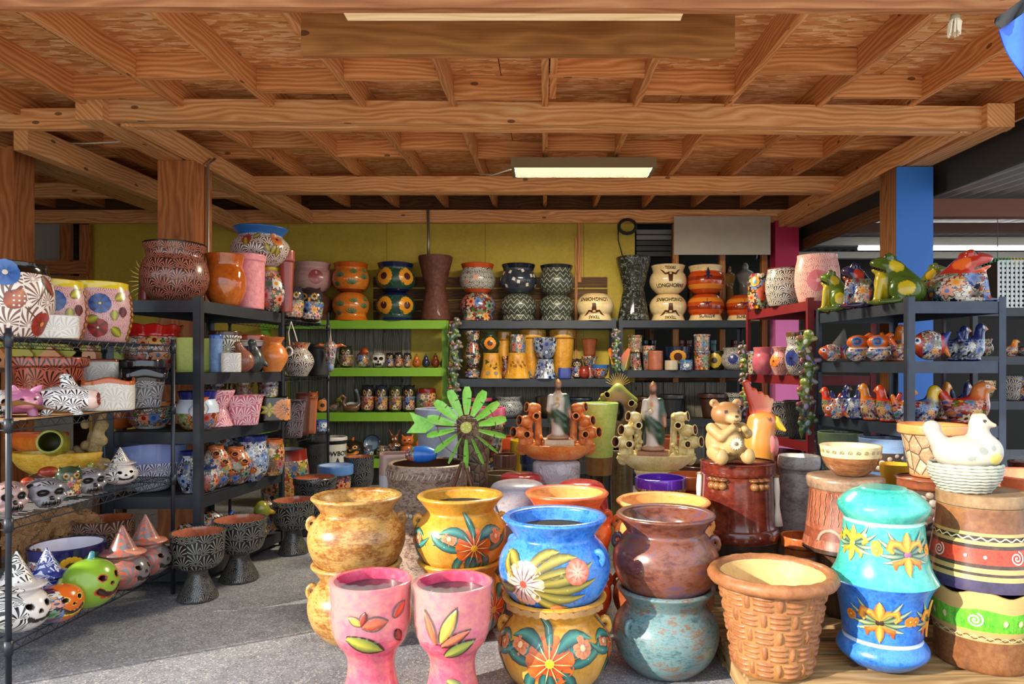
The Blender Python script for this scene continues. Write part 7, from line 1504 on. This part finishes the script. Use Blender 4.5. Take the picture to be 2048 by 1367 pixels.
# statues wrapped in plastic behind the studs
st = thing('rear_table', 'dark bench behind the stud frame', 'bench', (X(1460, 9.3), 9.3, 0)); boxpart('bench_top', DW, st, -1.2, .9, -.25, .3, 2.2, 2.25)
for xx in (-1.1, .8): boxpart('leg', DW, st, xx, xx + .06, -.2, -.14, 0, 2.2); boxpart('leg', DW, st, xx, xx + .06, .2, .26, 0, 2.2)
for px, w, h, k, lab in ((1490, 36, 72, 'statue_plain', 'tall statue wrapped in clear plastic behind the studs'), (1458, 26, 66, 'statue_tan', 'amber statue wrapped in plastic beside the tall one'), (1395, 18, 60, 'statue_tan', 'tan statue head seen above the striped urns'), (1380, 14, 58, 'statue_tan', 'second tan statue head above the striped urns')): fig('wrapped_statue', lab, 'statue', k, px, 9.25, 2.252, w, h * 1.12, 0, 'wrapped statues behind the studs')
# hanging garments-like wind chimes below
for i, (px, c) in enumerate(((1290, '#2a5a6a'), (1305, '#1c2c3a'), (1362, '#8a4a34'), (1376, '#6a3a2c'), (1425, '#3a7a78'), (1470, '#7a3c2c'), (1480, '#2c3a4a'))):
    o = p('rear_column', ['teal pillar candle holder far behind', 'dark blue pillar far behind', 'brick pillar far behind, left of the pair', 'brick pillar far behind, right of the pair', 'green blue pillar far behind', 'clay pillar far behind the striped urn', 'slate pillar far behind the striped urn'][i], 'ornament', px, 9.0, 1.3, 16, 70, 'cyl', G(c), seg=14)
boxpart('lower_bench', DW, st, -1.6, .3, -.5, -.02, 1.24, 1.299)
# --- green shelf 2: small figures
z = g1; dz = 8.36
for px, w, h, k, lab in ((692, 28, 44, 'owl3', 'green and red owl mug at left of the middle green shelf'), (725, 26, 40, 'bird', 'red hatted bird mug on the middle green shelf'), (780, 18, 30, 'owl2', 'small blue faced owl mug beside the skull mug'), (797, 18, 31, 'owl0', 'small orange owl mug on the middle green shelf'), (815, 17, 30, 'owl1', 'small spotted owl mug before the clay pears'), (833, 17, 28, 'pear', 'small orange clay pear with wire handle'), (852, 16, 28, 'pear_blue', 'small navy clay pear with wire handle'), (871, 17, 29, 'pear_red', 'small red clay pear with wire handle'), (886, 12, 24, 'pear_blue', 'small dark clay pear beside the hanging strand'), (664, 26, 36, 'bird_dark', 'black and white checked bird at the green shelf start')): fig('shelf_figure', lab, 'figurine', k, px, dz, z + .002, w, h, 0, 'small figures on the middle green shelf')
fig('skull_mug', 'white skull mug on the middle green shelf', 'mug', 'skull1', 757, dz, z + .002, 29, 31, 0)
z = g2
fig('cat_figure', 'orange cat figure on the lower green shelf', 'figurine', 'cat', 627, dz, z + .002, 24, 42); fig('duck_figure', 'small brown duck on the lower green shelf', 'figurine', 'duck', 668, dz, z + .002, 32, 28)
s_ = p('sunflower_cup', 'orange sunflower cup beside the cat figure', 'cup', 645, 8.3, z, 24, 28, 'straight', G('#3a3020'), seg=20); D = Deco(s_, 0, .5); D.flower(0, 0, .07, 12, '#c86a1c', '#e89040', '#2a140c', None, .35); D.done('raised_petals')
fig('swan_figure', 'brown swan planter on the lower green shelf', 'planter', 'swan', 700, dz - .06, z + .002, 42, 36); fig('swan_figure', 'white swan neck behind the brown swan', 'planter', 'swan_white', 708, dz + .1, z + .002, 34, 46, 0, mirror=True)
for i, px in enumerate((735, 763, 791, 818)): fig('owl_vase', ['red and yellow eared owl vase, first of four', 'orange and blue eared owl vase, second of four', 'yellow and red eared owl vase, third of four', 'blue flowered eared owl vase, last of four'][i], 'vase', ('owl0', 'owl1', 'owl3', 'owl2')[i], px, dz, z + .002, 28, 54, 0, 'eared owl vases')
p('flower_jar', 'flowered jar with dark red rim right of the owl vases', 'jar', 853, dz, z, 42, 46, 'barrel', [(.82, TAL('#6a7a3a', 'warm', .08), 'body'), (1, G('#7a1c18'), 'rim')], seg=28)
z = g3
fig('jack_o_lantern', 'black grinning pumpkin with orange face, beside the lettered pot', 'figurine', 'jack_black', 704, 8.2, z + .002, 50, 44, -.1); fig('bunny_figure', 'patterned rabbit figure on the lowest green shelf', 'figurine', 'bunny', 789, dz, z + .002, 36, 58)
pt = p('plate', 'blue rimmed enamel bowl leaning on the lowest green shelf', 'bowl', 745, 8.45, z + .15, 34, 8, 'dish', [(.8, G('#6a7a90'), 'body'), (1, G('#1c2440'), 'rim')], inner=G('#7a90b0'), seg=28); pt.root.rotation_euler = (1.2, 0, 0)
for px, lab, m in ((735, 'blue patterned cup below the leaning bowl', TAL('#3a5a7a', 'blue', .06)), (765, 'brown patterned cup below the leaning bowl', TAL('#6a4a2a', 'dark', .06))): p('small_cup', lab, 'cup', px, 8.3, z, 24, 24, 'olla2', m, seg=20)
fig('cat_figure', 'orange clay figure behind the windmill tail', 'figurine', 'cat', 815, 8.2, z + .002, 34, 50); fig('pear_figure', 'tall orange clay pear behind the windmill', 'figurine', 'pear', 838, 8.1, z + .002, 26, 48)
# --- dark shelf units, second level
z = BRZ[1]; GR = 'talavera pots on the dark back shelves'
def sm(px, w, h, prof, m, lab, d=8.36, z_=None, nm='talavera_pot', cat='pot', **k): return p(nm, lab, cat, px, d, z if z_ is None else z_, w, h, prof, m, group=GR, seg=28, **k)
AM = MOT(['#a8691c', '#cc9434', '#dcae50'], 6, rough=.12, coat=.8)
sm(945, 36, 46, 'hour', TAL('#5a2a24', 'mex', .09), 'dark red flowered vase at the lower left of the amber bells'); sm(945, 36, 48, 'hour', TAL('#3a4a4a', 'mex', .09), 'white and red flowered vase stacked at the left end', z_=z + .28)
s1_ = sm(982, 46, 50, 'bell', [(.2, AM, 'skirt'), (1, AM, 'body')], 'amber bell planter below the sunflower cup', d=8.32); D = Deco(s1_, 0, .55)
for g in range(7): D.leaf(-.06 + .02 * g, .04 * math.sin(g), 1.57 + g, .04, .02, '#4a5a1c', '#2a3410')
D.disc(-.03, -.1, .022, '#8a8478', 10, 0); D.disc(.05, -.1, .022, '#8a8478', 10, 0); D.done('painted_leaves')
su = sm(980, 40, 42, 'vase', G('#2a3a2c'), 'dark green cup with sunflower on the amber bell', d=8.32, z_=s1_.top + .002); D = Deco(su, 0, .45); D.flower(0, 0, .075, 14, '#d8741c', '#f0922c', '#3a160c', None, .45); D.done('painted_sunflower')
s2_ = sm(1034, 52, 50, 'bell', [(.2, AM, 'skirt'), (1, AM, 'body')], 'amber bell planter with trailing leaves, right of the first', d=8.32); D = Deco(s2_, 0, .6)
for g in range(9): D.leaf(-.08 + .02 * g, .03 * math.sin(g * 2), -1.2 + .3 * (g % 3), .045, .024, '#5a6a24', '#a83c1c')
D.done('painted_leaves')
sm(1036, 32, 36, 'straight', TAL('#8a9a90', 'mex', .07), 'small talavera cup on the right amber bell', d=8.32, z_=s2_.top + .002)
s3_ = sm(1090, 50, 38, 'bell', TAL('#a8b8d8', 'blue', .12), 'blue and white bell base of the stacked vase', d=8.3); sm(1090, 50, 42, 'bowl', TAL('#c8d0e0', 'blue', .14), 'blue and white bowl stacked on its bell base', d=8.3, z_=s3_.top + .002)
sm(1066, 54, 96, 'rimtaper', AM, 'tall amber planter at the back of the shelf', d=8.48); sm(1125, 54, 96, 'rimtaper', AM, 'tall amber planter with etched scenes near the batten', d=8.48); sm(1008, 34, 92, 'rimtaper', AM, 'amber planter behind the sunflower cup', d=8.5)
sm(1012, 16, 44, 'cyl', TAL('#6a3a2c', 'warm', .06), 'narrow brown vase between the amber bells', d=8.42); sm(1062, 18, 44, 'cyl', TAL('#4a4a5a', 'mex', .06), 'narrow flowered vase beside the blue bell base', d=8.42)
sm(1129, 26, 21, 'straight', G('#2a3a8a'), 'small cobalt blue box cup', d=8.26, sq=6); fig('owl_vase', 'blue and cream owl vase beside the cobalt cup', 'vase', 'owl2', 1154, 8.3, z + .002, 24, 40)
st_ = sm(1179, 32, 44, 'hour', TAL('#5a4a3a', 'mex', .09), 'talavera vase base under the brown cup'); sm(1179, 34, 34, 'taper', MOT(['#6a341c', '#8a4a2a'], 8), 'rust brown tapered cup on a talavera vase', z_=st_.top + .002)
sm(1168, 22, 24, 'olla2', G('#8a2c1c'), 'small red pot in front of the talavera vase', d=8.26); sm(1200, 36, 27, 'bowl', [(.75, TAL('#b83a24', 'mex', .07), 'body'), (1, G('#2a5aa0'), 'rim')], 'red flowered bowl with blue rim at the shelf end', d=8.26)
fig('shelf_bird', 'dark flowered bowl at the left front of the amber shelf', 'figurine', 'owl2', 944, 8.24, z + .002, 30, 24)
def butterfly(px, d, z_, s_):
    b = thing('butterfly_ornament', 'orange yellow and green butterfly on the dark shelf post', 'ornament', (X(px, d), d, z_))
    for sg in (-1, 1):
        mb = MB(); V = []
        pts = [(.0, .0), (.03, .06), (.075, .115), (.095, .10), (.085, .05), (.07, .0), (.06, -.06), (.035, -.09), (.01, -.05)]
        cols = [hx('#3a5a20'), hx('#c84a1c'), hx('#d85a1c'), hx('#d8641c'), hx('#e0a028'), hx('#d8b030'), hx('#3a7a34'), hx('#2a6a30'), hx('#3a5a20')]
        n = len(pts)
        for y_ in (0, .006): V += [(sg * a * s_, y_ - .25 * a * s_, b_ * s_) for a, b_ in pts]
        mb.add(V, [tuple(range(n)) if sg < 0 else tuple(range(n))[::-1], tuple(range(2 * n - 1, n - 1, -1)) if sg < 0 else tuple(range(n, 2 * n))] + [(i, (i + 1) % n, (i + 1) % n + n, i + n) for i in range(n)], None, 0, cols * 2).build('wing', ATT(.25, .6), b)
    MB().tube([(0, -.005, -.07 * s_), (0, -.01, .04 * s_)], [.006, .009], 6).build('body', PL('#c8c0a8', .5), b)
butterfly(1238, 8.12, Z(722, 8.12), 1.35)
z = CRZ[1]
sm(1270, 30, 34, 'bell', TAL('#5a5a6a', 'mex', .08), 'blue grey flared vase base under the amber cup'); sm(1270, 30, 34, 'cyl', TAL('#8a5a2c', 'gold', .07), 'amber patterned cup stacked on the flared vase', z_=z + .21)
sm(1297, 30, 48, 'rimtaper', TAL('#c8d0c8', 'mex', .07), 'white cup with green leaves at the back', d=8.48); sm(1311, 30, 38, 'straight', MOT(['#8a4a34', '#b0664a'], 14, bump=.5), 'terracotta embossed cylinder on the dark shelf', d=8.28)
sb_ = sm(1356, 58, 46, 'bowl', G('#15203a', .15, .8), 'navy bowl with big sunflower on the dark shelf', d=8.42); D = Deco(sb_, 0, .6); D.flower(0, -.01, .10, 14, '#c8842c', '#e0a038', '#4a1c10', None, .5, squash=.8); D.done('painted_sunflower')
sm(1343, 27, 19, 'straight', G('#b8aa94'), 'small cream cup in front of the sunflower bowl', d=8.24); sm(1372, 26, 20, 'straight', [(.8, TAL('#4a8ab8', 'blue', .05), 'body'), (1, G('#2a6aa0'), 'rim')], 'small sky blue cup in front of the sunflower bowl', d=8.24)
sr_ = sm(1404, 32, 38, 'cyl', TAL('#a83a20', 'warm', .1), 'red flowered vase base with orange daisy', d=8.3); sm(1404, 33, 32, 'cyl', TAL('#9aa8b0', 'mex', .06), 'black and white talavera cup stacked on red vase', d=8.3, z_=sr_.top + .002)
sq_ = sm(1432, 36, 38, 'barrel', G('#2a2c1c'), 'dark pot with yellow sunflower petals', d=8.44); D = Deco(sq_, 0, .5); D.flower(-.02, 0, .09, 12, '#c8a030', '#d8b848', '#2a1408', None, .4); D.done('painted_sunflower')
sf_ = sm(1468, 50, 44, 'olla2', FAN('#4a3c3c', '#e0dcd6', .05), 'white fan patterned pot with blue flower', d=8.3); D = Deco(sf_, -.1, .5); D.flower(0, 0, .055, 6, '#141c5a', '#2c3c90', '#0c1030'); D.done('painted_flower')
fig('bird_figure', 'orange and white bird beside the red shelving', 'figurine', 'bird', 1486, 8.22, z + .002, 26, 50)
# third level, in shade
z = BRZ[2]
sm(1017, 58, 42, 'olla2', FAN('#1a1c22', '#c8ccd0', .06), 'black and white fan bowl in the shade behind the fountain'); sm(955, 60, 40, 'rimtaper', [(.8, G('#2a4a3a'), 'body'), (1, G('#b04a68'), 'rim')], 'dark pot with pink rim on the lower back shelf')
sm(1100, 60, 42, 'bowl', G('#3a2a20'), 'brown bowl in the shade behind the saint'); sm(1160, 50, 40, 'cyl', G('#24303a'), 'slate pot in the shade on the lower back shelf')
z = CRZ[2]
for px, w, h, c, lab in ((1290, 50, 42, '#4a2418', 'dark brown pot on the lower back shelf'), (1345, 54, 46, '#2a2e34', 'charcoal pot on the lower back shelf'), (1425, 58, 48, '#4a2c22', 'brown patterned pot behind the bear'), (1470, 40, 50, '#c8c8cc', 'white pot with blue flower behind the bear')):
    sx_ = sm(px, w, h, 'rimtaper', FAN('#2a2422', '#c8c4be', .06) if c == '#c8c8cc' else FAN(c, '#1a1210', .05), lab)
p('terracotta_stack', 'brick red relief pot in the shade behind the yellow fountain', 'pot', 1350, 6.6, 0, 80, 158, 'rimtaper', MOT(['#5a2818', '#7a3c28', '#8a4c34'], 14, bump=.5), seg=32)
# ================================================================ right: red shelving, slate shelving, far shelves
z = RRZ[0]
s_ = p('owl_pot', 'flower covered owl pot at the left end of the red shelving', 'pot', 1518, 6.5, z, 44, 70, 'barrel', TAL('#4a2c1c', 'warm', .1), seg=32); D = Deco(s_, .2, .5); D.flower(.03, -.02, .07, 10, '#a83414', '#c8502c', '#3a160c'); D.flower(-.06, .09, .045, 8, '#d8741c', '#e89a3c', '#5a8a9a', None, .5); D.done('raised_flowers')
p('square_planter', 'cream planter with black and white fan vase motif', 'planter', 1571, 6.15, z, 78, 76, 'barrel', [(.97, FAN('#3a2e2c', '#ded6ce', .055), 'body'), (1, G('#5a1c14'), 'rim')], seg=40, sy=.7)
D = Deco(s_, 0, .5)
s_ = p('square_planter', 'pink fan patterned planter with rose flower on red shelving', 'planter', 1634, 5.86, z, 86, 96, 'barrel', FAN('#c87a78', '#f0d0c0', .045), seg=40, sy=.6); D = Deco(s_, .05, .45); D.flower(0, 0, .085, 5, '#c84a58', '#d8707a', '#e8a8a0'); D.done('painted_flower')
z = RRZ[1]
for px, d, w, h, pr, m, lab in ((1526, 6.3, 42, 54, 'olla2', MOT(['#a8485a', '#c06a78'], 8), 'rose pink urn on the red shelving'), (1505, 6.55, 18, 46, 'cyl', TAL('#d8d0c8', 'dark', .07), 'slim white vase with brown figure on the red shelving'), (1560, 6.05, 38, 56, 'vase', FAN('#b84a4a', '#ecd0c4', .05), 'coral vase with white fans on the red shelving'), (1597, 5.8, 52, 76, 'olla2', FAN('#3a3436', '#e8e4e0', .05), 'black and white fan urn behind the lizard strand'), (1588, 6.2, 30, 84, 'hour', G('#6a4a1c'), 'olive flared vase behind the fan urn')):
    s_ = p('fan_vase', lab, 'vase', px, d, z, w, h, pr, m, group='vases on the red shelving', seg=32)
    if 'coral' in lab: D = Deco(s_, -.7, .5); D.flower(0, 0, .05, 7, '#d8641c', '#f08a30', '#5a2410'); D.done('painted_flower')
    if 'fan urn behind the lizard' in lab: D = Deco(s_, -.6, .45); D.flower(0, 0, .06, 6, '#141c5a', '#2c3c90', '#0c1030'); D.done('painted_flower')
z = RRZ[2]
for px, d, w, h, m, lab in ((1560, 6.2, 50, 66, FAN('#2a2426', '#c8c0bc', .06), 'black and white fan planter low on the red shelving'), (1600, 5.95, 66, 74, FAN('#141414', '#3a3c3c', .07), 'matte black fan planter low on the red shelving')): p('fan_planter', lab, 'planter', px, d, z, w, h, 'taper', m, sq=5, seg=36)
p('clay_bowl', 'dark red bowl on the lowest red shelf behind the grey cylinder', 'bowl', 1560, 6.0, RRZ[3], 84, 90, 'bowl', G('#5a1c18'), seg=28)
# hanging lizard strands
def strand(nm, lab, px, d, py0, py1, n, w, keys=('lizard', 'lizard2', 'lizard3')):
    t = thing(nm, lab, 'ornament', (X(px, d), d, Z(py0, d)), 0, 'hanging strands of ceramic lizards'); L = (py1 - py0) * d / F
    MB().tube([(0, .02, .03), (0, .02, -L)], .004, 5).build('cord', PL('#4a4030', .8), t); MB().tube([(0, .0, .03), (0, .14, .03)], .005, 5).build('hook', PL('#4a4030', .6), t)
    rn = random.Random(px)
    for i in range(n):
        q = ob('lizard', FM[keys[i % len(keys)]][0], t, (rn.uniform(-.02, .02), -.01, -L * (i + .5) / n), 0, w * d / F * 1.6)
        q.rotation_euler = (0, rn.uniform(-.7, .7), rn.uniform(-.4, .4))
strand('lizard_strand', 'strand of colourful ceramic lizards on the red shelving post', 1612, 5.5, 668, 862, 6, 38); strand('lizard_strand', 'strand of grey ceramic lizards on the post beside the green shelves', 908, 8.1, 640, 815, 8, 26, ('lizard2', 'lizard3')); strand('lizard_strand', 'short dark lizard strand between the dark shelving units', 1233, 8.08, 660, 742, 4, 20, ('lizard2', 'lizard3')); strand('lizard_strand', 'blue lizard strand on the left post of the red shelving', 1488, 6.6, 690, 830, 5, 24, ('lizard2', 'lizard'))
# slate shelving: frogs
z = R1Z[0] + .002
fig('frog_figure', 'small green and yellow glazed frog at the shelf end', 'figurine', 'frog_yel', 1668, 5.25, z, 62, 82, -.3, 'ceramic frogs on the top shelf'); fig('frog_figure', 'navy frog with talavera body beside the big green frog', 'figurine', 'frog_navy', 1716, 4.98, z, 72, 90, -.3, 'ceramic frogs on the top shelf')
fig('frog_figure', 'big green and yellow glazed frog with wide mouth', 'figurine', 'frog_green', 1788, 4.72, z, 104, 102, -.25, 'ceramic frogs on the top shelf'); fig('frog_figure', 'talavera frog with green head half hidden behind', 'figurine', 'frog_tal', 1862, 4.95, z, 66, 88, .2, 'ceramic frogs on the top shelf', mirror=True)
fr_ = fig('frog_figure', 'large red and orange talavera frog facing right', 'figurine', 'frog_red', 1926, 4.66, z, 122, 106, .2, 'ceramic frogs on the top shelf', mirror=True)
z = R1Z[1] + .002; GH = 'ceramic animals on the slate shelving'
for px, d, w, h, k, lab in ((1664, 5.25, 54, 36, 'fish', 'red and white talavera fish planter at the shelf end'), (1716, 5.0, 52, 58, 'bugeye', 'orange big eyed talavera figure, left one'), (1757, 4.8, 52, 58, 'bugeye', 'orange big eyed talavera figure, right one'), (1786, 4.95, 50, 74, 'hen0', 'orange hen with upright head behind the big eyed figures'), (1806, 4.7, 50, 58, 'hen3', 'orange winged bird behind the shelving post'), (1858, 4.66, 74, 62, 'fish', 'talavera bird bowl with orange wings'), (1912, 4.75, 54, 72, 'hen1', 'blue and white hen, left of the pair'), (1944, 4.62, 56, 76, 'hen1', 'blue and white hen, right of the pair')): fig('hen_figure' if 'hen' in k else 'animal_planter', lab, 'figurine', k, px, d, z, w, h, .1, GH)
z = R1Z[2] + .002
for px, d, w, h, k, lab in ((1662, 5.25, 44, 60, 'hen4', 'orange and white hen at the far end of the hen row'), (1682, 5.15, 42, 68, 'hen2', 'navy hen with green breast, second in the hen row'), (1708, 5.02, 46, 72, 'hen1', 'navy hen with white dots, third in the hen row'), (1742, 4.9, 50, 74, 'hen3', 'orange hen with blue flowers, fourth in the hen row'), (1776, 4.76, 54, 74, 'hen4', 'red headed hen, fifth in the hen row'), (1808, 4.64, 50, 72, 'hen0', 'orange hen behind the shelving post'), (1848, 4.68, 66, 76, 'hen5', 'yellow headed hen with blue body'), (1932, 4.62, 104, 84, 'hen6', 'large red orange hen with blue leaves'), (1880, 4.95, 44, 76, 'hen3', 'orange hen head behind the yellow headed hen'), (1922, 4.95, 40, 76, 'hen2', 'navy hen head behind the large red hen'), (1672, 4.98, 44, 34, 'fish', 'yellow talavera fish in front of the hen row')): fig('hen_figure' if 'hen' in k else 'animal_planter', lab, 'figurine', k, px, d, z, w, h, -.25 if px < 1800 else .1, GH, mirror=(px in (1742, 1776, 1662)))
z = R1Z[3]
p('wide_bowl', 'dark green rimmed bowl on the lower slate shelf', 'bowl', 1680, 5.15, z, 86, 88, 'bowl', [(.7, G('#2a3428'), 'body'), (1, MOT(['#4a5a44', '#6a7a60'], 8), 'rim')], seg=36); s_ = p('wide_bowl', 'pebbled bowl with pale blue rim on the lower slate shelf', 'bowl', 1770, 4.8, z, 98, 92, 'bowl', [(.3, G('#4a6a9a'), 'foot'), (.72, GROUT, 'body'), (1, MOT(['#6a86b0', '#8aa4c8'], 8, (1, 1, 3)), 'rim')], seg=36); pebbles(s_, .36, .68, .04, ['#a8a094', '#988a7c'], 8, 1.2)
bgz = thing('clear_bag', 'clear plastic bag standing at the far end of the shelf', 'bag', (X(1690, 5.3), 5.3, R1Z[1] + .003)); simple('bagshape', [('e', (0, 0, .3), (.3, .2, .34), None, '#ffffff'), ('c', (0, 0, .5), (.1, 0, .9), (.2, .05), '#ffffff')], .06, 24, [FILM]); ob('bag', FM['bagshape'][0], bgz, (0, .08, 0), 0, .27)
# far right shelving seen past the post
fr2 = rack('shelving_unit', 'dark shelving far right behind the slate unit', (3.85, 6.3), (5.0, 6.3), (5.0, 6.8), (3.85, 6.8), 1.98, [Z(615, 6.3), Z(712, 6.3), Z(802, 6.3), .3], BLK)
zz = [Z(615, 6.3), Z(712, 6.3), Z(802, 6.3), .3]
wc = thing('wire_basket', 'grey perforated metal basket at the right edge', 'basket', (X(2040, 6.45), 6.45, zz[0] + .002))
mb = MB(); Wd, Hd = .28, .42
for i in range(15): x_ = -Wd + 2 * Wd * i / 14; mb.box(x_ - .011, x_ + .011, -.13, -.125, 0, Hd)
for j in range(11): z_ = Hd * j / 10; mb.box(-Wd, Wd, -.126, -.121, max(0, z_ - .011), z_ + .011)
mb.build('perforated_front', PL('#a8a8a6', .35, .6), wc); MB().box(-Wd, -Wd + .01, -.12, .2, 0, Hd).build('side_panel', PL('#3a3632', .5, .4), wc); MB().box(Wd - .01, Wd, -.12, .2, 0, Hd).build('side_panel', PL('#3a3632', .5, .4), wc); MB().box(-Wd, Wd, .2, .21, 0, Hd).build('back_panel', PL('#3a3632', .5, .4), wc)
for px, w, h, zi, k, lab in ((1988, 30, 34, 1, 'hen4', 'small yellow and grey hens left of the far shelving'), (2020, 34, 34, 1, 'hen3', 'small orange bird on the far right shelf'), (2046, 34, 34, 1, 'duck', 'small dark duck at the right edge')): fig('small_bird', lab, 'figurine', k, px, 6.5, zz[zi] + .002, w, h) if px > 2000 else None
for px, w, h, zi, m, lab in ((2024, 38, 48, 2, FAN('#3a3430', '#c8c0b8', .06), 'white and grey fan planter on the far right shelf'), (2052, 34, 46, 2, TAL('#4a3020', 'warm', .08), 'orange flowered planter at the right edge'), (2022, 40, 40, 2, None, '')):
    if m: p('fan_planter', lab, 'planter', px, 6.5, zz[zi], w, h, 'taper', m, sq=5, seg=28)
gt2 = thing('wire_grid', 'green and yellow wire grids hanging far right', 'grid', (X(1995, 7.4), 7.4, Z(560, 7.4)))
for nm_, c, x0, n_ in (('green_grid', '#2aa848', -.1, 7), ('yellow_grid', '#c8b830', .14, 8)):
    mb = MB()
    for i in range(n_): mb.box(x0 + i * .035, x0 + i * .035 + .012, 0, .008, 0, .24); mb.box(x0, x0 + n_ * .035, .008, .014, i * .03, i * .03 + .011)
    mb.build(nm_, PL(c, .5), gt2)
MB().tube([(0, 0, .24), (0, 0, .9)], .004, 5).build('hanging_wire', PL('#4a4a44', .5), gt2)
ld = thing('folded_ladder', 'grey folded step ladder leaning behind the slate shelving', 'ladder', (X(1988, 5.7), 5.7, 0))
for q in (-.05, .05): MB().beam((q - .08, .12, 1.05), (q + .16, -.05, .0), .025, .05).build('rail', PL('#8a98a8', .4, .5), ld)
for i in range(4): f_ = .2 + .2 * i; MB().beam((-.13 + .24 * (1 - f_) , .12 * f_, 1.05 * f_), (-.0 + .24 * (1 - f_), .12 * f_, 1.05 * f_), .03, .02).build('rung', PL('#8a98a8', .4, .5), ld)
# remaining floor pieces in the middle ground
pot('planter', 'large pale blue grey planter with orange daisy behind the windmill', 'planter', 876, 5.8, 0, 92, 0, 'rimtaper', MOT(['#7a84a0', '#98a2b8', '#8a8ea0'], 6, rough=.3), seg=40, hm=1.06)
s_ = pot('flower_planter', 'dark flower planter with pink rim right of the windmill', 'planter', 968, 6.3, 0, 86, 0, 'rimtaper', [(.86, TAL('#3a2c2c', 'dark', .12), 'body'), (1, G('#b04a6a'), 'rim')], seg=36, hm=1.04)
pot('carved_planter', 'brown leaf carved planter directly behind the windmill', 'planter', 948, 4.95, .45, 76, 0, 'taper', [(.06, G('#8a3a24'), 'foot'), (1, STONE(['#4a3828', '#7a6450', '#5c4836'], '#2a1c12', .06), 'body')], seg=36, hm=.60)
s_ = pot('painted_drum', 'white painted planter with cobalt blue rim under the carved one', 'planter', 955, 4.95, 0, 84, 0, 'straight', [(.72, G('#c8c8cc'), 'body'), (.9, G('#1c44b0', .12, .8), 'rim'), (1, G('#b8bcc8'), 'lip')], seg=40, hm=.448); D = Deco(s_, -.2, .5)
for a in (-.05, 0, .05): D.disc(a, .03, .028, '#b8c8e0', 10, .001)
D.leaf(-.03, -.06, .3, .12, .07, '#3a8a2c', '#1c4a18'); D.done('painted_frog')
lg_ = pot('painted_log', 'blue cylinder vase lying down with parrot painting', 'vase', 842, 4.62, .80, 34, 0, 'ball', [(.3, TAL('#c84a5a', 'mex', .06), 'painted_end'), (1, MOT(['#1c5ab8', '#2f7ad8'], 6), 'body')], seg=32, hm=.2); lg_.root.rotation_euler = (0, 1.5708, 0); lg_.root.location.x -= .1; lg_.root.location.z = .772 + .057
pot('stone_planter', 'olive stone planter beside the windmill base', 'planter', 1000, 5.2, 0, 70, 0, 'rimtaper', MOT(['#4a4030', '#6a5c40', '#7a7050'], 9), seg=32, hm=.62)
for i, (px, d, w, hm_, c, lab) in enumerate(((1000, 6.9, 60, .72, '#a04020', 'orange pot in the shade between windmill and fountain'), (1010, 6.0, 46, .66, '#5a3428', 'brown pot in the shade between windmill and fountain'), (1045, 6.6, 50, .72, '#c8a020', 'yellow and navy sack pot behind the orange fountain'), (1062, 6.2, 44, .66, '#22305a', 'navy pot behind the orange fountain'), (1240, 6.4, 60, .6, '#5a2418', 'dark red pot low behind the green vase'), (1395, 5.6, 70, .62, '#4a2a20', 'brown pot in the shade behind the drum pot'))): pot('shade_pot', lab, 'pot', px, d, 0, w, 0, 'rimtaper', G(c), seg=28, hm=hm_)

FR_ = 'dark pots on the far right shelving'
for i, (xx, zi, w_, h_, m, pr, lab) in enumerate(((4.08, 1, .2, .16, TAL('#5a4a30', 'dark', .07), 'olla2', 'brown flowered pot left on the upper far shelf'), (4.62, 1, .22, .18, TAL('#3a4a5a', 'mex', .08), 'barrel', 'blue grey flowered pot right on the upper far shelf'), (4.86, 1, .16, .2, G('#6a4020'), 'cyl', 'plain brown cylinder at the end of the upper far shelf'), (4.08, 2, .24, .18, TAL('#4a3a2c', 'gold', .08), 'bowl', 'amber bowl left on the middle far shelf'), (4.72, 2, .26, .2, TAL('#3c3030', 'warm', .08), 'rimtaper', 'red patterned pot right on the middle far shelf'), (4.1, 3, .3, .26, G('#3a2420'), 'rimtaper', 'dark brown pot left on the lowest far shelf'), (4.5, 3, .3, .22, G('#6a2a20'), 'bowl', 'dark red bowl in the middle of the lowest far shelf'), (4.82, 3, .22, .3, G('#2c3440'), 'cyl', 'slate cylinder at the end of the lowest far shelf'), (4.84, 0, .28, .34, TAL('#5a5040', 'dark', .1), 'olla2', 'big dark urn on top of the far shelving'))):
    pot('far_pot', lab, 'pot', 0, 6.55, zz[zi] + .002, 0, 0, pr, m, wm=w_, hm=h_, xy=(xx, 6.55), seg=24, group=FR_)
